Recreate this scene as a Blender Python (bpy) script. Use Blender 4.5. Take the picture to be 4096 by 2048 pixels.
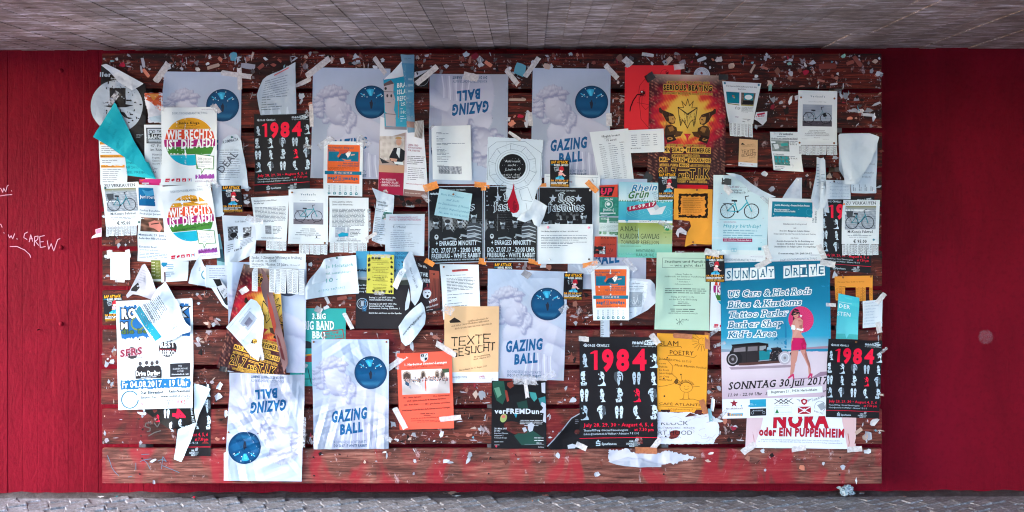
import bpy, math, random
import numpy as np
from mathutils import Vector, geometry as G
from mathutils import noise as MN

sc = bpy.context.scene
COL = sc.collection
for o in list(bpy.data.objects):
    bpy.data.objects.remove(o)

# ------------------------------------------------------------------ scale: one photo pixel at the board is 1.35 mm
S = 0.00135
EYE = 1.64
YB = -0.16            # front face of the planks (wall face is y = 0)
DIST = 6.0
def X(px): return (px - 2048.0) * S
def Z(py): return EYE + (770.0 - py) * S
KW = (DIST - YB) / DIST
def ZW(py): return EYE + (770.0 - py) * S * KW
def XW(px): return X(2110) + (px - 2110.0) * S * KW

# ------------------------------------------------------------------ camera
cam = bpy.data.cameras.new('camera'); camo = bpy.data.objects.new('camera', cam); COL.objects.link(camo)
camo.location = (X(2110), YB - DIST, EYE); camo.rotation_euler = (math.pi / 2, 0, 0)
cam.sensor_width = 36.0; cam.lens = 36.0 * DIST / (4096 * S)
cam.shift_x = (2048 - 2110) / 4096.0; cam.shift_y = (770 - 1024) / 4096.0
cam.clip_start = 0.05; cam.clip_end = 600
sc.camera = camo

# ------------------------------------------------------------------ daylight
SUN_EL, SUN_AZ, SUN_E, SUN_ANG, SKY = 24.0, 76.0, 0.5, 20.0, 0.15
EXPOSURE = 3.9
w = bpy.data.worlds.new('World'); sc.world = w; w.use_nodes = True
nt = w.node_tree; nt.nodes.clear()
sky = nt.nodes.new('ShaderNodeTexSky'); sky.sky_type = 'NISHITA'; sky.sun_disc = False
sky.sun_elevation = math.radians(SUN_EL); sky.sun_rotation = math.radians(180 + SUN_AZ)
sky.air_density = 1.0; sky.dust_density = 0.8; sky.ozone_density = 1.7
bg = nt.nodes.new('ShaderNodeBackground'); bg.inputs[1].default_value = SKY
ow = nt.nodes.new('ShaderNodeOutputWorld')
nt.links.new(sky.outputs[0], bg.inputs[0]); nt.links.new(bg.outputs[0], ow.inputs[0])
sl = bpy.data.lights.new('sun', 'SUN'); sl.energy = SUN_E; sl.angle = math.radians(SUN_ANG); sl.color = (1.0, 0.98, 0.95)
so = bpy.data.objects.new('sun', sl); COL.objects.link(so)
_az, _el = math.radians(SUN_AZ), math.radians(SUN_EL)
_d = Vector((math.sin(_az) * math.cos(_el), math.cos(_az) * math.cos(_el), -math.sin(_el)))   # travel direction: from the left front
so.rotation_euler = _d.to_track_quat('-Z', 'Y').to_euler(); so.location = (-6, -8, 6)
sc.view_settings.view_transform = 'Standard'; sc.view_settings.look = 'None'
sc.view_settings.exposure = EXPOSURE; sc.view_settings.gamma = 1.0
sc.view_settings.use_curve_mapping = False
sc.cycles.max_bounces = 8; sc.cycles.diffuse_bounces = 5; sc.cycles.glossy_bounces = 3; sc.cycles.transparent_max_bounces = 16
sc.cycles.use_denoising = True; sc.cycles.filter_width = 1.15; sc.cycles.sample_clamp_indirect = 6.0

# ------------------------------------------------------------------ small helpers
def C(h):
    v = [int(h[i:i + 2], 16) / 255.0 for i in (0, 2, 4)]
    return np.array([c / 12.92 if c <= 0.04045 else ((c + 0.055) / 1.055) ** 2.4 for c in v])
def CC(c): return C(c) if isinstance(c, str) else np.asarray(c, float)
def tag(o, label=None, cat=None, group=None, kind=None):
    if label: o['label'] = label
    if cat: o['category'] = cat
    if group: o['group'] = group
    if kind: o['kind'] = kind
    return o
class NT:
    def __init__(s, name):
        s.m = bpy.data.materials.new(name); s.m.use_nodes = True; s.t = s.m.node_tree; s.t.nodes.clear()
        s.out = s.n('OutputMaterial')
    def n(s, t, **kw):
        nd = s.t.nodes.new('ShaderNode' + t)
        for k, v in kw.items():
            if k in nd.inputs.keys() if hasattr(nd.inputs, 'keys') else False: nd.inputs[k].default_value = v
            else: setattr(nd, k, v)
        return nd
    def l(s, a, b): s.t.links.new(a, b)
    def coord(s, scale, kind='Object'):
        tc = s.n('TexCoord'); mp = s.n('Mapping'); mp.inputs['Scale'].default_value = scale
        s.l(tc.outputs[kind], mp.inputs[0]); return mp
    def noise(s, vec, scale, detail=4, rough=.55, dist=0.):
        nd = s.n('TexNoise'); nd.inputs['Scale'].default_value = scale; nd.inputs['Detail'].default_value = detail
        nd.inputs['Roughness'].default_value = rough; nd.inputs['Distortion'].default_value = dist
        if vec is not None: s.l(vec, nd.inputs['Vector'])
        return nd
    def ramp(s, fac, stops):
        r = s.n('ValToRGB'); e = r.color_ramp.elements
        while len(e) < len(stops): e.new(0.5)
        for i, (p, c) in enumerate(stops):
            e[i].position = p
            if isinstance(c, (int, float)): e[i].color = (c, c, c, 1)
            else: e[i].color = tuple(CC(c)) + (1,)
        s.l(fac, r.inputs[0]); return r
    def mix(s, fac, a, b, mode='MIX'):
        m = s.n('Mix', data_type='RGBA', blend_type=mode)
        for v, i in ((fac, 0), (a, 6), (b, 7)):
            if hasattr(v, 'links') or hasattr(v, 'is_output'): s.l(v, m.inputs[i])
            elif i == 0: m.inputs[0].default_value = v
            else: m.inputs[i].default_value = tuple(CC(v)) + (1,)
        return m.outputs[2]
    def bump(s, h, strength, dist, prev=None):
        b = s.n('Bump'); b.inputs['Strength'].default_value = strength; b.inputs['Distance'].default_value = dist
        s.l(h, b.inputs['Height'])
        if prev is not None: s.l(prev, b.inputs['Normal'])
        return b.outputs[0]
    def bsdf(s, col=None, rough=.6, normal=None, spec=.5, metal=0.):
        b = s.n('BsdfPrincipled')
        if col is not None:
            if hasattr(col, 'links') or hasattr(col, 'is_output'): s.l(col, b.inputs['Base Color'])
            else: b.inputs['Base Color'].default_value = tuple(CC(col)) + (1,)
        if hasattr(rough, 'is_output'): s.l(rough, b.inputs['Roughness'])
        else: b.inputs['Roughness'].default_value = rough
        b.inputs['Specular IOR Level'].default_value = spec; b.inputs['Metallic'].default_value = metal
        if normal is not None: s.l(normal, b.inputs['Normal'])
        return b
    def done(s, sh): s.l(sh.outputs[0], s.out.inputs[0]); return s.m

def mat_paper(name, rough, bumpd, spec=.4, back='cfd3dc'):
    k = NT(name)
    a = k.n('Attribute'); a.attribute_name = 'Col'
    mp = k.coord((1, 1, 1))
    n1 = k.noise(mp.outputs[0], 9, 5, .6); r = k.ramp(n1.outputs[0], [(.25, .77), (.75, .84)])
    c = k.mix(1.0, a.outputs[0], r.outputs[0], 'MULTIPLY')
    geo = k.n('NewGeometry')
    c = k.mix(geo.outputs['Backfacing'], c, back)
    n2 = k.noise(mp.outputs[0], 60, 4, .6)
    nb = k.bump(n2.outputs[0], .25, bumpd)
    return k.done(k.bsdf(c, rough, nb, spec))
M = {}
M['paper'] = mat_paper('printed_paper', .7, .001, .1)
M['gloss'] = mat_paper('glossy_print', .42, .0012, .16)
M['teal'] = mat_paper('teal_card', .6, .001, .1, back='0d8fa0')
def mat_tape(name, col, alpha, rough=.4):
    k = NT(name); mp = k.coord((1, 1, 1))
    n = k.noise(mp.outputs[0], 70, 3, .6); nb = k.bump(n.outputs[0], .5, .0008)
    r = k.ramp(n.outputs[0], [(.3, CC(col) * .82), (.7, col)])
    b = k.bsdf(r.outputs[0], rough, nb, .5); t = k.n('BsdfTransparent'); m = k.n('MixShader')
    r2 = k.ramp(n.outputs[0], [(.3, alpha - .1), (.7, min(1, alpha + .1))])
    k.l(r2.outputs[0], m.inputs[0]); k.l(t.outputs[0], m.inputs[1]); k.l(b.outputs[0], m.inputs[2])
    return k.done(m)
M['tape'] = mat_tape('masking_tape', 'e8e2e2', .66)
M['tape_clear'] = mat_tape('clear_tape', 'dcdce4', .35, .2)
M['tape_orange'] = mat_tape('orange_tape', 'e8871c', .85, .35)
M['tape_black'] = mat_tape('black_tape', '1a1616', .97, .4)
M['tape_silver'] = mat_tape('silver_tape', '8d8a90', .97, .3)
M['tape_brown'] = mat_tape('brown_tape', 'b06a45', .85, .35)
def mat_plain(name, col, rough=.4, metal=0.):
    k = NT(name); mp = k.coord((1, 1, 1)); n = k.noise(mp.outputs[0], 120, 2)
    r = k.ramp(n.outputs[0], [(.3, CC(col) * .8), (.7, col)])
    return k.done(k.bsdf(r.outputs[0], rough, None, .5, metal))
M['pin_steel'] = mat_plain('steel_pin', 'a8a2a0', .3, .9)
M['pin_brass'] = mat_plain('brass_pin', '8a5a3a', .35, .8)
M['pin_blue'] = mat_plain('blue_pin', '2a6f8e'); M['pin_green'] = mat_plain('green_pin', '14605a')
M['pin_pink'] = mat_plain('pink_pin', 'f29ab4'); M['pin_white'] = mat_plain('white_pin', 'd8dae0')
M['pin_orange'] = mat_plain('orange_pin', 'ee8830'); M['pin_dark'] = mat_plain('dark_pin', '3a2422')

# wood: grain along local x, knots, glue stains, weathering
def mat_wood(name, dark, mid, light, stain, red):
    k = NT(name)
    oi = k.n('ObjectInfo'); tc = k.n('TexCoord')
    comb = k.n('CombineXYZ'); mul = k.n('Math', operation='MULTIPLY'); mul.inputs[1].default_value = 37.0
    k.l(oi.outputs['Random'], mul.inputs[0]); k.l(mul.outputs[0], comb.inputs[0]); k.l(mul.outputs[0], comb.inputs[2])
    add = k.n('VectorMath', operation='ADD'); k.l(tc.outputs['Object'], add.inputs[0]); k.l(comb.outputs[0], add.inputs[1])
    mp = k.n('Mapping'); mp.inputs['Scale'].default_value = (2.6, 44, 44); k.l(add.outputs[0], mp.inputs[0])
    g = k.noise(mp.outputs[0], 2.2, 6, .62, .6)
    mpw = k.n('Mapping'); mpw.inputs['Scale'].default_value = (.55, 6, 6.2); k.l(add.outputs[0], mpw.inputs[0])
    wv = k.noise(mpw.outputs[0], 1.3, 2, .5, .7)
    wm = k.n('Math', operation='MULTIPLY'); wm.inputs[1].default_value = 34.0; k.l(wv.outputs[0], wm.inputs[0])
    fr = k.n('Math', operation='PINGPONG'); fr.inputs[1].default_value = 1.0; k.l(wm.outputs[0], fr.inputs[0])
    c = k.ramp(g.outputs[0], [(.34, dark), (.5, mid), (.66, light)]).outputs[0]
    rr = k.ramp(fr.outputs[0], [(0.0, .62), (.28, 1.0), (1, 1.0)])
    c = k.mix(.5, c, rr.outputs[0], 'MULTIPLY')
    # dark weather stains
    mp2 = k.n('Mapping'); mp2.inputs['Scale'].default_value = (2.2, 7, 7); k.l(add.outputs[0], mp2.inputs[0])
    st = k.noise(mp2.outputs[0], 1.6, 6, .65, .3)
    sr = k.ramp(st.outputs[0], [(.42, 1.0), (.56, 0.0)])
    sm = k.n('Math', operation='MULTIPLY'); sm.inputs[1].default_value = stain; k.l(sr.outputs[0], sm.inputs[0])
    c = k.mix(sm.outputs[0], c, '1d100e')
    # knots
    mpk = k.n('Mapping'); mpk.inputs['Scale'].default_value = (1.7, 5.5, 5.5); k.l(add.outputs[0], mpk.inputs[0])
    vo = k.n('TexVoronoi'); vo.inputs['Scale'].default_value = 1.0; k.l(mpk.outputs[0], vo.inputs['Vector'])
    kr = k.ramp(vo.outputs['Distance'], [(.035, 1.0), (.075, 0.0)])
    c = k.mix(kr.outputs[0], c, '2a1410')
    # rubbed remains of glued paper
    mp3 = k.n('Mapping'); mp3.inputs['Scale'].default_value = (11, 9, 7); k.l(add.outputs[0], mp3.inputs[0])
    gl = k.noise(mp3.outputs[0], 1.5, 9, .72, .4)
    gr = k.ramp(gl.outputs[0], [(.605, 0.0), (.65, .5), (.72, .95)])
    c = k.mix(gr.outputs[0], c, 'b8a4a8')
    # sprayed red
    if red > 0:
        mp4 = k.n('Mapping'); mp4.inputs['Scale'].default_value = (5.5, 3.5, 3.5); k.l(add.outputs[0], mp4.inputs[0])
        rp = k.noise(mp4.outputs[0], 1.0, 3, .5, .9)
        rq = k.ramp(rp.outputs[0], [(.48, 0.0), (.62, red)])
        c = k.mix(rq.outputs[0], c, '8e0e24')
    h = k.bump(g.outputs[0], .5, .002); h = k.bump(fr.outputs[0], .35, .0012, h); h = k.bump(gl.outputs[0], .5, .001, h)
    ro = k.ramp(st.outputs[0], [(.3, .5), (.7, .7)])
    return k.done(k.bsdf(c, ro.outputs[0], h, .16))
M['wood0'] = mat_wood('dark_plank_wood', '260b08', '4c1811', '7e2e20', .9, 0)
M['wood1'] = mat_wood('brown_plank_wood', '321009', '5a1e14', '843c2c', .8, 0)
M['wood2'] = mat_wood('worn_plank_wood', '32150f', '58281f', '7e4438', .75, .3)
M['wood3'] = mat_wood('raw_plank_wood', '4a2a24', '74443a', '966458', .5, .7)
M['batten'] = mat_plain('batten_wood', '6d6668', .7)
M['screw'] = mat_plain('rusty_screw', '2a1c1a', .5, .6)

# board-marked concrete wall painted crimson
def mat_wall():
    k = NT('crimson_painted_concrete')
    mp = k.coord((1, 1, 1)); a = k.noise(mp.outputs[0], .7, 5, .6)
    c = k.ramp(a.outputs[0], [(.3, '660a18'), (.7, '780d20')]).outputs[0]
    mg = k.coord((7, 7, 1.6)); g = k.noise(mg.outputs[0], 3, 7, .65, 1.6)
    f = k.noise(mp.outputs[0], 38, 6, .6)
    v = k.n('TexVoronoi'); v.inputs['Scale'].default_value = 7.0; k.l(mp.outputs[0], v.inputs['Vector'])
    pit = k.ramp(v.outputs['Distance'], [(.03, 0.0), (.09, 1.0)])
    h = k.bump(g.outputs[0], .6, .006); h = k.bump(f.outputs[0], .55, .004, h); h = k.bump(pit.outputs[0], .35, .003, h)
    d = k.ramp(f.outputs[0], [(.28, .8), (.5, 1.0)])
    c = k.mix(1.0, c, d.outputs[0], 'MULTIPLY')
    dr = k.noise(k.coord((2.2, 2.2, 1.0)).outputs[0], 1.6, 7, .68, .4); dd = k.ramp(dr.outputs[0], [(.36, .74), (.6, 1.0)]); c = k.mix(1.0, c, dd.outputs[0], 'MULTIPLY')
    ch = k.noise(mp.outputs[0], 26, 3, .6, .2); cr = k.ramp(ch.outputs[0], [(.72, 0.0), (.76, .5)]); c = k.mix(cr.outputs[0], c, '4a1420')
    return k.done(k.bsdf(c, .65, h, .04))
M['wall'] = mat_wall()
def mat_ceiling():
    k = NT('board_marked_concrete')
    oi = k.n('Attribute'); oi.attribute_name = 'Col'
    mp = k.coord((2.4, 9, 1)); a = k.noise(mp.outputs[0], 2.6, 9, .72, .6)
    c = k.ramp(a.outputs[0], [(.34, '5e4c44'), (.5, '96827a'), (.58, 'bcacac'), (.68, 'f2e8ee')]).outputs[0]
    bl = k.noise(k.coord((1, 1, 1)).outputs[0], 1.1, 3, .6, .8); br = k.ramp(bl.outputs[0], [(.35, .72), (.62, 1.12)]); c = k.mix(1.0, c, br.outputs[0], 'MULTIPLY')
    c = k.mix(1.0, c, oi.outputs[0], 'MULTIPLY')
    mg = k.coord((9, 2.2, 1)); g = k.noise(mg.outputs[0], 2.0, 3, .5, 2.0)
    wm = k.n('Math', operation='MULTIPLY'); wm.inputs[1].default_value = 30.0; k.l(g.outputs[0], wm.inputs[0])
    fr = k.n('Math', operation='PINGPONG'); fr.inputs[1].default_value = 1.0; k.l(wm.outputs[0], fr.inputs[0])
    rr = k.ramp(fr.outputs[0], [(0, .84), (.5, 1.0)]); c = k.mix(.45, c, rr.outputs[0], 'MULTIPLY')
    h = k.bump(fr.outputs[0], .3, .0015); h = k.bump(a.outputs[0], .5, .006, h)
    f = k.noise(k.coord((1, 1, 1)).outputs[0], 55, 5, .65); h = k.bump(f.outputs[0], .5, .003, h)
    return k.done(k.bsdf(c, .55, h, .3))
M['ceiling'] = mat_ceiling()
def mat_floor(name, c0, c1, c2):
    k = NT(name); mp = k.coord((1, 1, 1)); a = k.noise(mp.outputs[0], 26, 8, .75)
    b = k.noise(mp.outputs[0], 90, 4, .6)
    c = k.ramp(a.outputs[0], [(.3, c0), (.52, c1), (.72, c2)]).outputs[0]
    d = k.ramp(b.outputs[0], [(.3, .6), (.55, 1.0)]); c = k.mix(1.0, c, d.outputs[0], 'MULTIPLY')
    oi = k.n('ObjectInfo'); rr = k.ramp(oi.outputs['Random'], [(0, .78), (1, 1.15)]); c = k.mix(1.0, c, rr.outputs[0], 'MULTIPLY')
    h = k.bump(a.outputs[0], .6, .008); h = k.bump(b.outputs[0], .6, .004, h)
    return k.done(k.bsdf(c, .5, h, .5))
M['floor'] = mat_floor('dirty_mortar', '1d1819', '3a3233', '564c4e')
M['paving'] = mat_floor('pale_paving', '5c5a5e', '7a7a80', '94949a')
M['sett'] = mat_floor('granite_sett', '464040', '7a7a80', 'c0c6d2')
M['attr'] = mat_paper('scrap_paper', .65, .0008, .15)

def mesh_obj(name, verts, faces, mats, parent=None, loc=None, smooth=False, col=None):
    me = bpy.data.meshes.new(name)
    me.from_pydata([tuple(v) for v in verts], [], [tuple(f) for f in faces]); me.update()
    for m in (mats if isinstance(mats, (list, tuple)) else [mats]): me.materials.append(m)
    if smooth: me.polygons.foreach_set('use_smooth', [True] * len(me.polygons))
    if col is not None:
        a = me.attributes.new('Col', 'FLOAT_COLOR', 'POINT')
        cc = np.ones((len(verts), 4)); cc[:, :3] = col; a.data.foreach_set('color', cc.ravel())
    o = bpy.data.objects.new(name, me); COL.objects.link(o)
    if parent: o.parent = parent
    if loc is not None: o.location = loc
    return o
def box_data(x0, x1, y0, y1, z0, z1, b=0.0):
    if b <= 0:
        v = [(x, y, z) for z in (z0, z1) for y in (y0, y1) for x in (x0, x1)]
        return v, [(0, 2, 3, 1), (4, 5, 7, 6), (0, 1, 5, 4), (2, 6, 7, 3), (0, 4, 6, 2), (1, 3, 7, 5)]
    v = []; f = []
    def add(ps):
        n = len(v); v.extend(ps); f.append(tuple(range(n, n + len(ps))))
    import bmesh
    bm = bmesh.new()
    vs = [bm.verts.new(p) for p in [(x, y, z) for z in (z0, z1) for y in (y0, y1) for x in (x0, x1)]]
    for q in [(0, 2, 3, 1), (4, 5, 7, 6), (0, 1, 5, 4), (2, 6, 7, 3), (0, 4, 6, 2), (1, 3, 7, 5)]: bm.faces.new([vs[i] for i in q])
    bmesh.ops.bevel(bm, geom=bm.edges[:], offset=b, segments=2, affect='EDGES')
    bm.verts.index_update()
    v = [tuple(p.co) for p in bm.verts]; f = [[p.index for p in q.verts] for q in bm.faces]; bm.free()
    return v, f

# ------------------------------------------------------------------ the underpass: wall, ceiling, ground
rnd = random.Random(5)
FZ = ZW(1977); CZ = ZW(197)
TILT = 0.0022
XL, XR = -4.7, 14.0
YF = -6.5
def ztilt(z, x): return z + TILT * x
# wall of vertical shuttering marks: every strip a little proud or set back, joints recessed
v = []; f = []
wx = XW(30) - 82 * 0.0 ; wstep = 60.6 * S * KW
xs0 = XW(30) - wstep * math.ceil((XW(30) - XL) / wstep)
x = xs0; prof = []
while x < XR:
    k_ = 1.0 if x < 0 else .35; d = rnd.uniform(-.0005, .0005) * k_; g = (.0012 if rnd.random() < .5 else .0003) * k_
    prof += [(x + .0006, d + g), (x + .0026, d), (x + wstep - .0026, d + rnd.uniform(-.0008, .0008)), (x + wstep - .0006, d + g)]
    x += wstep
zz = [FZ - .15, FZ + .5, FZ + 1.2, CZ + .15]
for (px, py) in prof:
    for z in zz: v.append((px, py, ztilt(z, px)))
nz = len(zz)
for i in range(len(prof) - 1):
    for j in range(nz - 1): f.append((i * nz + j, (i + 1) * nz + j, (i + 1) * nz + j + 1, i * nz + j + 1))
wall = tag(mesh_obj('wall', v, f, M['wall']), 'crimson painted board-marked concrete wall behind the notice board', 'wall', kind='structure')
# concrete end face of the wall block so it reads solid from the side
vb, fb = box_data(XL, XR, .012, .9, FZ - .3, CZ + .3); mesh_obj('wall_core', vb, fb, M['ceiling'], wall)
# ceiling of planks running away from the wall; each casting board has its own level and tone, with end joints
v = []; f = []; cols = []
cst = 65.2 * S * KW
x = XW(2110) - cst * math.ceil((XW(2110) - XL) / cst)
while x < XR:
    y = .0; wj = rnd.uniform(-.006, .006)
    while y > YF:
        ln = rnd.uniform(.5, 2.4); y2 = max(YF, y - ln)
        d = rnd.uniform(-.003, .003); tn = rnd.uniform(.86, 1.08) * (1.2 if rnd.random() < .08 else 1)
        n = len(v); e = .0012
        zc = CZ + d
        ps = [(x + e, y - .0008), (x + cst - e, y - .0008), (x + cst - e, y2 + .0008), (x + e, y2 + .0008)]
        for (a, b) in ps: v.append((a, b, ztilt(zc, a)))
        for (a, b) in ps: v.append((a + (-e if a < x + cst / 2 else e) , b, ztilt(CZ + .006, a)))
        f += [(n + 0, n + 3, n + 2, n + 1)[::-1], (n, n + 1, n + 5, n + 4), (n + 1, n + 2, n + 6, n + 5), (n + 2, n + 3, n + 7, n + 6), (n + 3, n, n + 4, n + 7)]
        cols += [[tn] * 3] * 8
        y = y2
    x += cst
ceil = tag(mesh_obj('ceiling', v, f, M['ceiling'], col=np.array(cols)), 'grey board-marked concrete underside of the bridge above the board', 'ceiling', kind='structure')
vb, fb = box_data(XL, XR, YF, .9, CZ + .0065, CZ + .9); o = mesh_obj('bridge_deck', vb, fb, M['ceiling'], ceil, col=np.array([[.8] * 3] * 8))
o.rotation_euler = (0, -TILT, 0)
# ground sheet and laid setts along the foot of the wall
def gz(x, y): return ztilt(FZ, x)
v = []; f = []
gx = [-60, -20, XL, -3, 0, 3, 8, XR, 30, 60]; gy = [.2, -.03, -.5, -3, -8, -20, -60, -120]
for b in gy:
    for a in gx: v.append((a, b, FZ - .0055 + TILT * max(-8, min(14, a))))
for j in range(len(gy) - 1):
    for i in range(len(gx) - 1):
        n = j * len(gx) + i; f.append((n, n + len(gx), n + len(gx) + 1, n + 1))
ground = tag(mesh_obj('ground', v, f, M['paving']), 'dark gritty pavement at the foot of the wall', 'ground', kind='structure')
vb, fb = box_data(-30, 34, -14.6, -13.8, FZ - .3, FZ + 2.5); tag(mesh_obj('light_block_wall', vb, fb, M['paving']), 'unseen grey wall added behind the viewer to block low front light', 'wall', kind='structure')  # added out of view behind the camera to cut low-angle front light
import bmesh
setts = []
for q in range(6):
    bm = bmesh.new()
    bmesh.ops.create_cube(bm, size=1)
    rr_ = random.Random(q)
    for p in bm.verts:
        p.co.x *= .0985; p.co.y *= .0665; p.co.z *= .05
        if p.co.z > 0:
            p.co.x *= .975; p.co.y *= .97
        p.co += Vector((rr_.uniform(-.004, .004), rr_.uniform(-.003, .003), rr_.uniform(-.003, .003)))
    bmesh.ops.bevel(bm, geom=[e for e in bm.edges if max(a.co.z for a in e.verts) > 0], offset=.003, segments=1, affect='EDGES')
    me = bpy.data.meshes.new('paving_sett'); bm.to_mesh(me); bm.free(); me.materials.append(M['sett']); setts.append(me)
def sett_positions(y_from, rows, x0, x1):
    """rows of setts laid slantwise to the wall"""
    r2 = random.Random(11); al = math.radians(27); ca, sa = math.cos(al), math.sin(al); out = []
    for j in range(-70, 70):
        off = r2.uniform(0, .1)
        for i in range(-60, 60):
            a, b = i * .1015 + off, j * .0695
            x, y = a * ca - b * sa, a * sa + b * ca
            if x0 < x < x1 and y_from - rows * .069 < y < y_from: out.append((x, y + r2.uniform(-.001, .001), r2.uniform(-.004, .004), al + r2.uniform(-.03, .03), r2.randrange(6)))
    out.sort(key=lambda q: -q[1])
    return out
nst = 0
allv = []; allf = []
for (x, y, dz, rz, q) in sett_positions(-.07, 14, -4.3, 4.3):
    vis = -2.85 < x < 2.95 and y > -.4 and nst < 296
    if vis:
        o = bpy.data.objects.new('sett', setts[q]); COL.objects.link(o); o.parent = ground
        o.location = (x, y, gz(x, y) - .024 + dz); o.rotation_euler = (dz * 3, dz * 2, rz); nst += 1
    else:
        n = len(allv); me = setts[q]
        cr, sr_ = math.cos(rz), math.sin(rz)
        for p in me.vertices: allv.append((x + p.co.x * cr - p.co.y * sr_, y + p.co.x * sr_ + p.co.y * cr, gz(x, y) - .024 + dz + p.co.z))
        for p in me.polygons: allf.append([n + i for i in p.vertices])
o = mesh_obj('sett_paving', allv, allf, M['sett'], ground); o['kind'] = 'stuff'
# strip of grit against the wall
v = []; f = []; n = 240
for i in range(n):
    x = -4.2 + 8.4 * i / (n - 1)
    for (y, h) in ((-.002, .016 + .010 * MN.noise(Vector((x * 9, 0, 0)))), (-.03, .009 + .008 * MN.noise(Vector((x * 13, 3, 0)))), (-.055 + .012 * MN.noise(Vector((x * 7, 9, 0))), -.012)):
        v.append((x, y, gz(x, y) + h))
for i in range(n - 1):
    for j in range(2): f.append((i * 3 + j, i * 3 + j + 1, i * 3 + j + 4, i * 3 + j + 3))
o = tag(mesh_obj('grit_drift', v, f, M['floor'], smooth=True), 'dark line of grit and dirt gathered along the foot of the crimson wall', 'dirt', kind='stuff')

# wall details: formwork anchor caps, a nail, a chalk mark, marker graffiti
def disc_data(r, h, n=20, dome=.25):
    v = [(0, -h, 0)]; f = []
    for rr, hh in ((r * .8, -h * (1 - dome)), (r, 0)):
        for i in range(n): a = 2 * math.pi * i / n; v.append((rr * math.cos(a), hh, rr * math.sin(a)))
    for i in range(n):
        j = (i + 1) % n; f.append((0, 1 + i, 1 + j)); f.append((1 + i, 1 + n + i, 1 + n + j, 1 + j))
    return v, f
vd, fd = disc_data(.013, .006)
cap0 = None
for (px, py) in ((245, 283), (245, 990), (245, 1295)):
    o = mesh_obj('anchor_cap', vd, fd, M['wall'], wall, (XW(px), -.002, ZW(py)), smooth=True)
vd, fd = disc_data(.0035, .03, 8)
mesh_obj('nail', vd, fd, M['screw'], wall, (XW(157), -.002, ZW(1318)))
# ------------------------------------------------------------------ the notice board of eleven planks
board = bpy.data.objects.new('notice_board', None); COL.objects.link(board); board.location = (X(1967), 0, Z(1930))
tag(board, 'long notice board of eleven horizontal reddish planks fixed to the crimson wall', 'notice board')
PT, PP, PH = 214.0, 158.1, 139.0
BX, BZ = X(1967), Z(1930)
def plank_mesh(seed):
    r = random.Random(seed); L = 3119 * S
    v, f = box_data(-L / 2, L / 2, 0, .03, -PH * S / 2, PH * S / 2, .0022)
    return v, f
pm = plank_mesh(1); shared = {}
for i in range(11):
    key = 'wood0' if i < 4 else 'wood1' if i < 7 else 'wood2' if i < 10 else 'wood3'
    if key not in shared:
        o = mesh_obj('plank', pm[0], pm[1], M[key], board); shared[key] = o
    else:
        o = shared[key].copy(); COL.objects.link(o); o.parent = board
    o.location = (rnd.uniform(-3, 3) * S, YB + rnd.uniform(-.0015, .0015), Z(PT + PP * i + PH / 2) - BZ)
    o.rotation_euler = (0, rnd.uniform(-.0004, .0004), 0)
    if i == 10: o['label'] = 'palest bare plank with red spray haze, lowest on the board'
for k_, px in enumerate((561, 1262, 1962, 2662, 3360)):
    v, f = box_data(-.019, .019, YB + .0325, -.004, 0, 1716 * S, .002)
    mesh_obj('batten', v, f, M['batten'], board, (X(px) - BX, 0, 0))
vd, fd = disc_data(.0052, .0022, 12)
s0 = None
for i in range(11):
    for px in (561, 1262, 1962, 2662, 3360):
        for dz in (35, 104):
            if s0 is None: s0 = mesh_obj('screw', vd, fd, M['screw'], board); o = s0
            else: o = s0.copy(); COL.objects.link(o); o.parent = board
            o.location = (X(px + rnd.uniform(-9, 9)) - BX, YB - .0004, Z(PT + PP * i + dz + rnd.uniform(-6, 6)) - BZ)
# ------------------------------------------------------------------ lettering: glyphs of the built-in font, read once as flat triangles
_tc = bpy.data.curves.new('glyph', 'FONT'); _to = bpy.data.objects.new('glyph', _tc); COL.objects.link(_to)
_tc.size = 1.0
_G = {}
def _mesh(body, off, res):
    _tc.body = body; _tc.offset = off; _tc.resolution_u = res
    me = bpy.data.meshes.new_from_object(_to)
    n = len(me.vertices)
    if n == 0:
        bpy.data.meshes.remove(me); return np.zeros((0, 2)), np.zeros((0, 3), int)
    co = np.empty(n * 3); me.vertices.foreach_get('co', co); co = co.reshape(-1, 3)[:, :2]
    me.calc_loop_triangles(); t = np.empty(len(me.loop_triangles) * 3, int); me.loop_triangles.foreach_get('vertices', t)
    bpy.data.meshes.remove(me); return co, t.reshape(-1, 3)
_I = _mesh('I', 0, 1)[0][:, 0].max()
_ADV = {}
def adv(ch):
    if ch not in _ADV: _ADV[ch] = _mesh(ch + 'I', 0, 1)[0][:, 0].max() - _I
    return _ADV[ch]
def glyph(ch, off, res):
    k = (ch, off, res)
    if k not in _G: _G[k] = _mesh(ch, off, res) if ch != ' ' else (np.zeros((0, 2)), np.zeros((0, 3), int))
    return _G[k]
CAP = _mesh('H', 0, 1)[0][:, 1].max()
NOSERIF = set("OCQGSoceasg0368925&€.,:;-–•!?'\"/@()_+*#~<>=%½ßäöü„“")
_SR = {}
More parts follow.
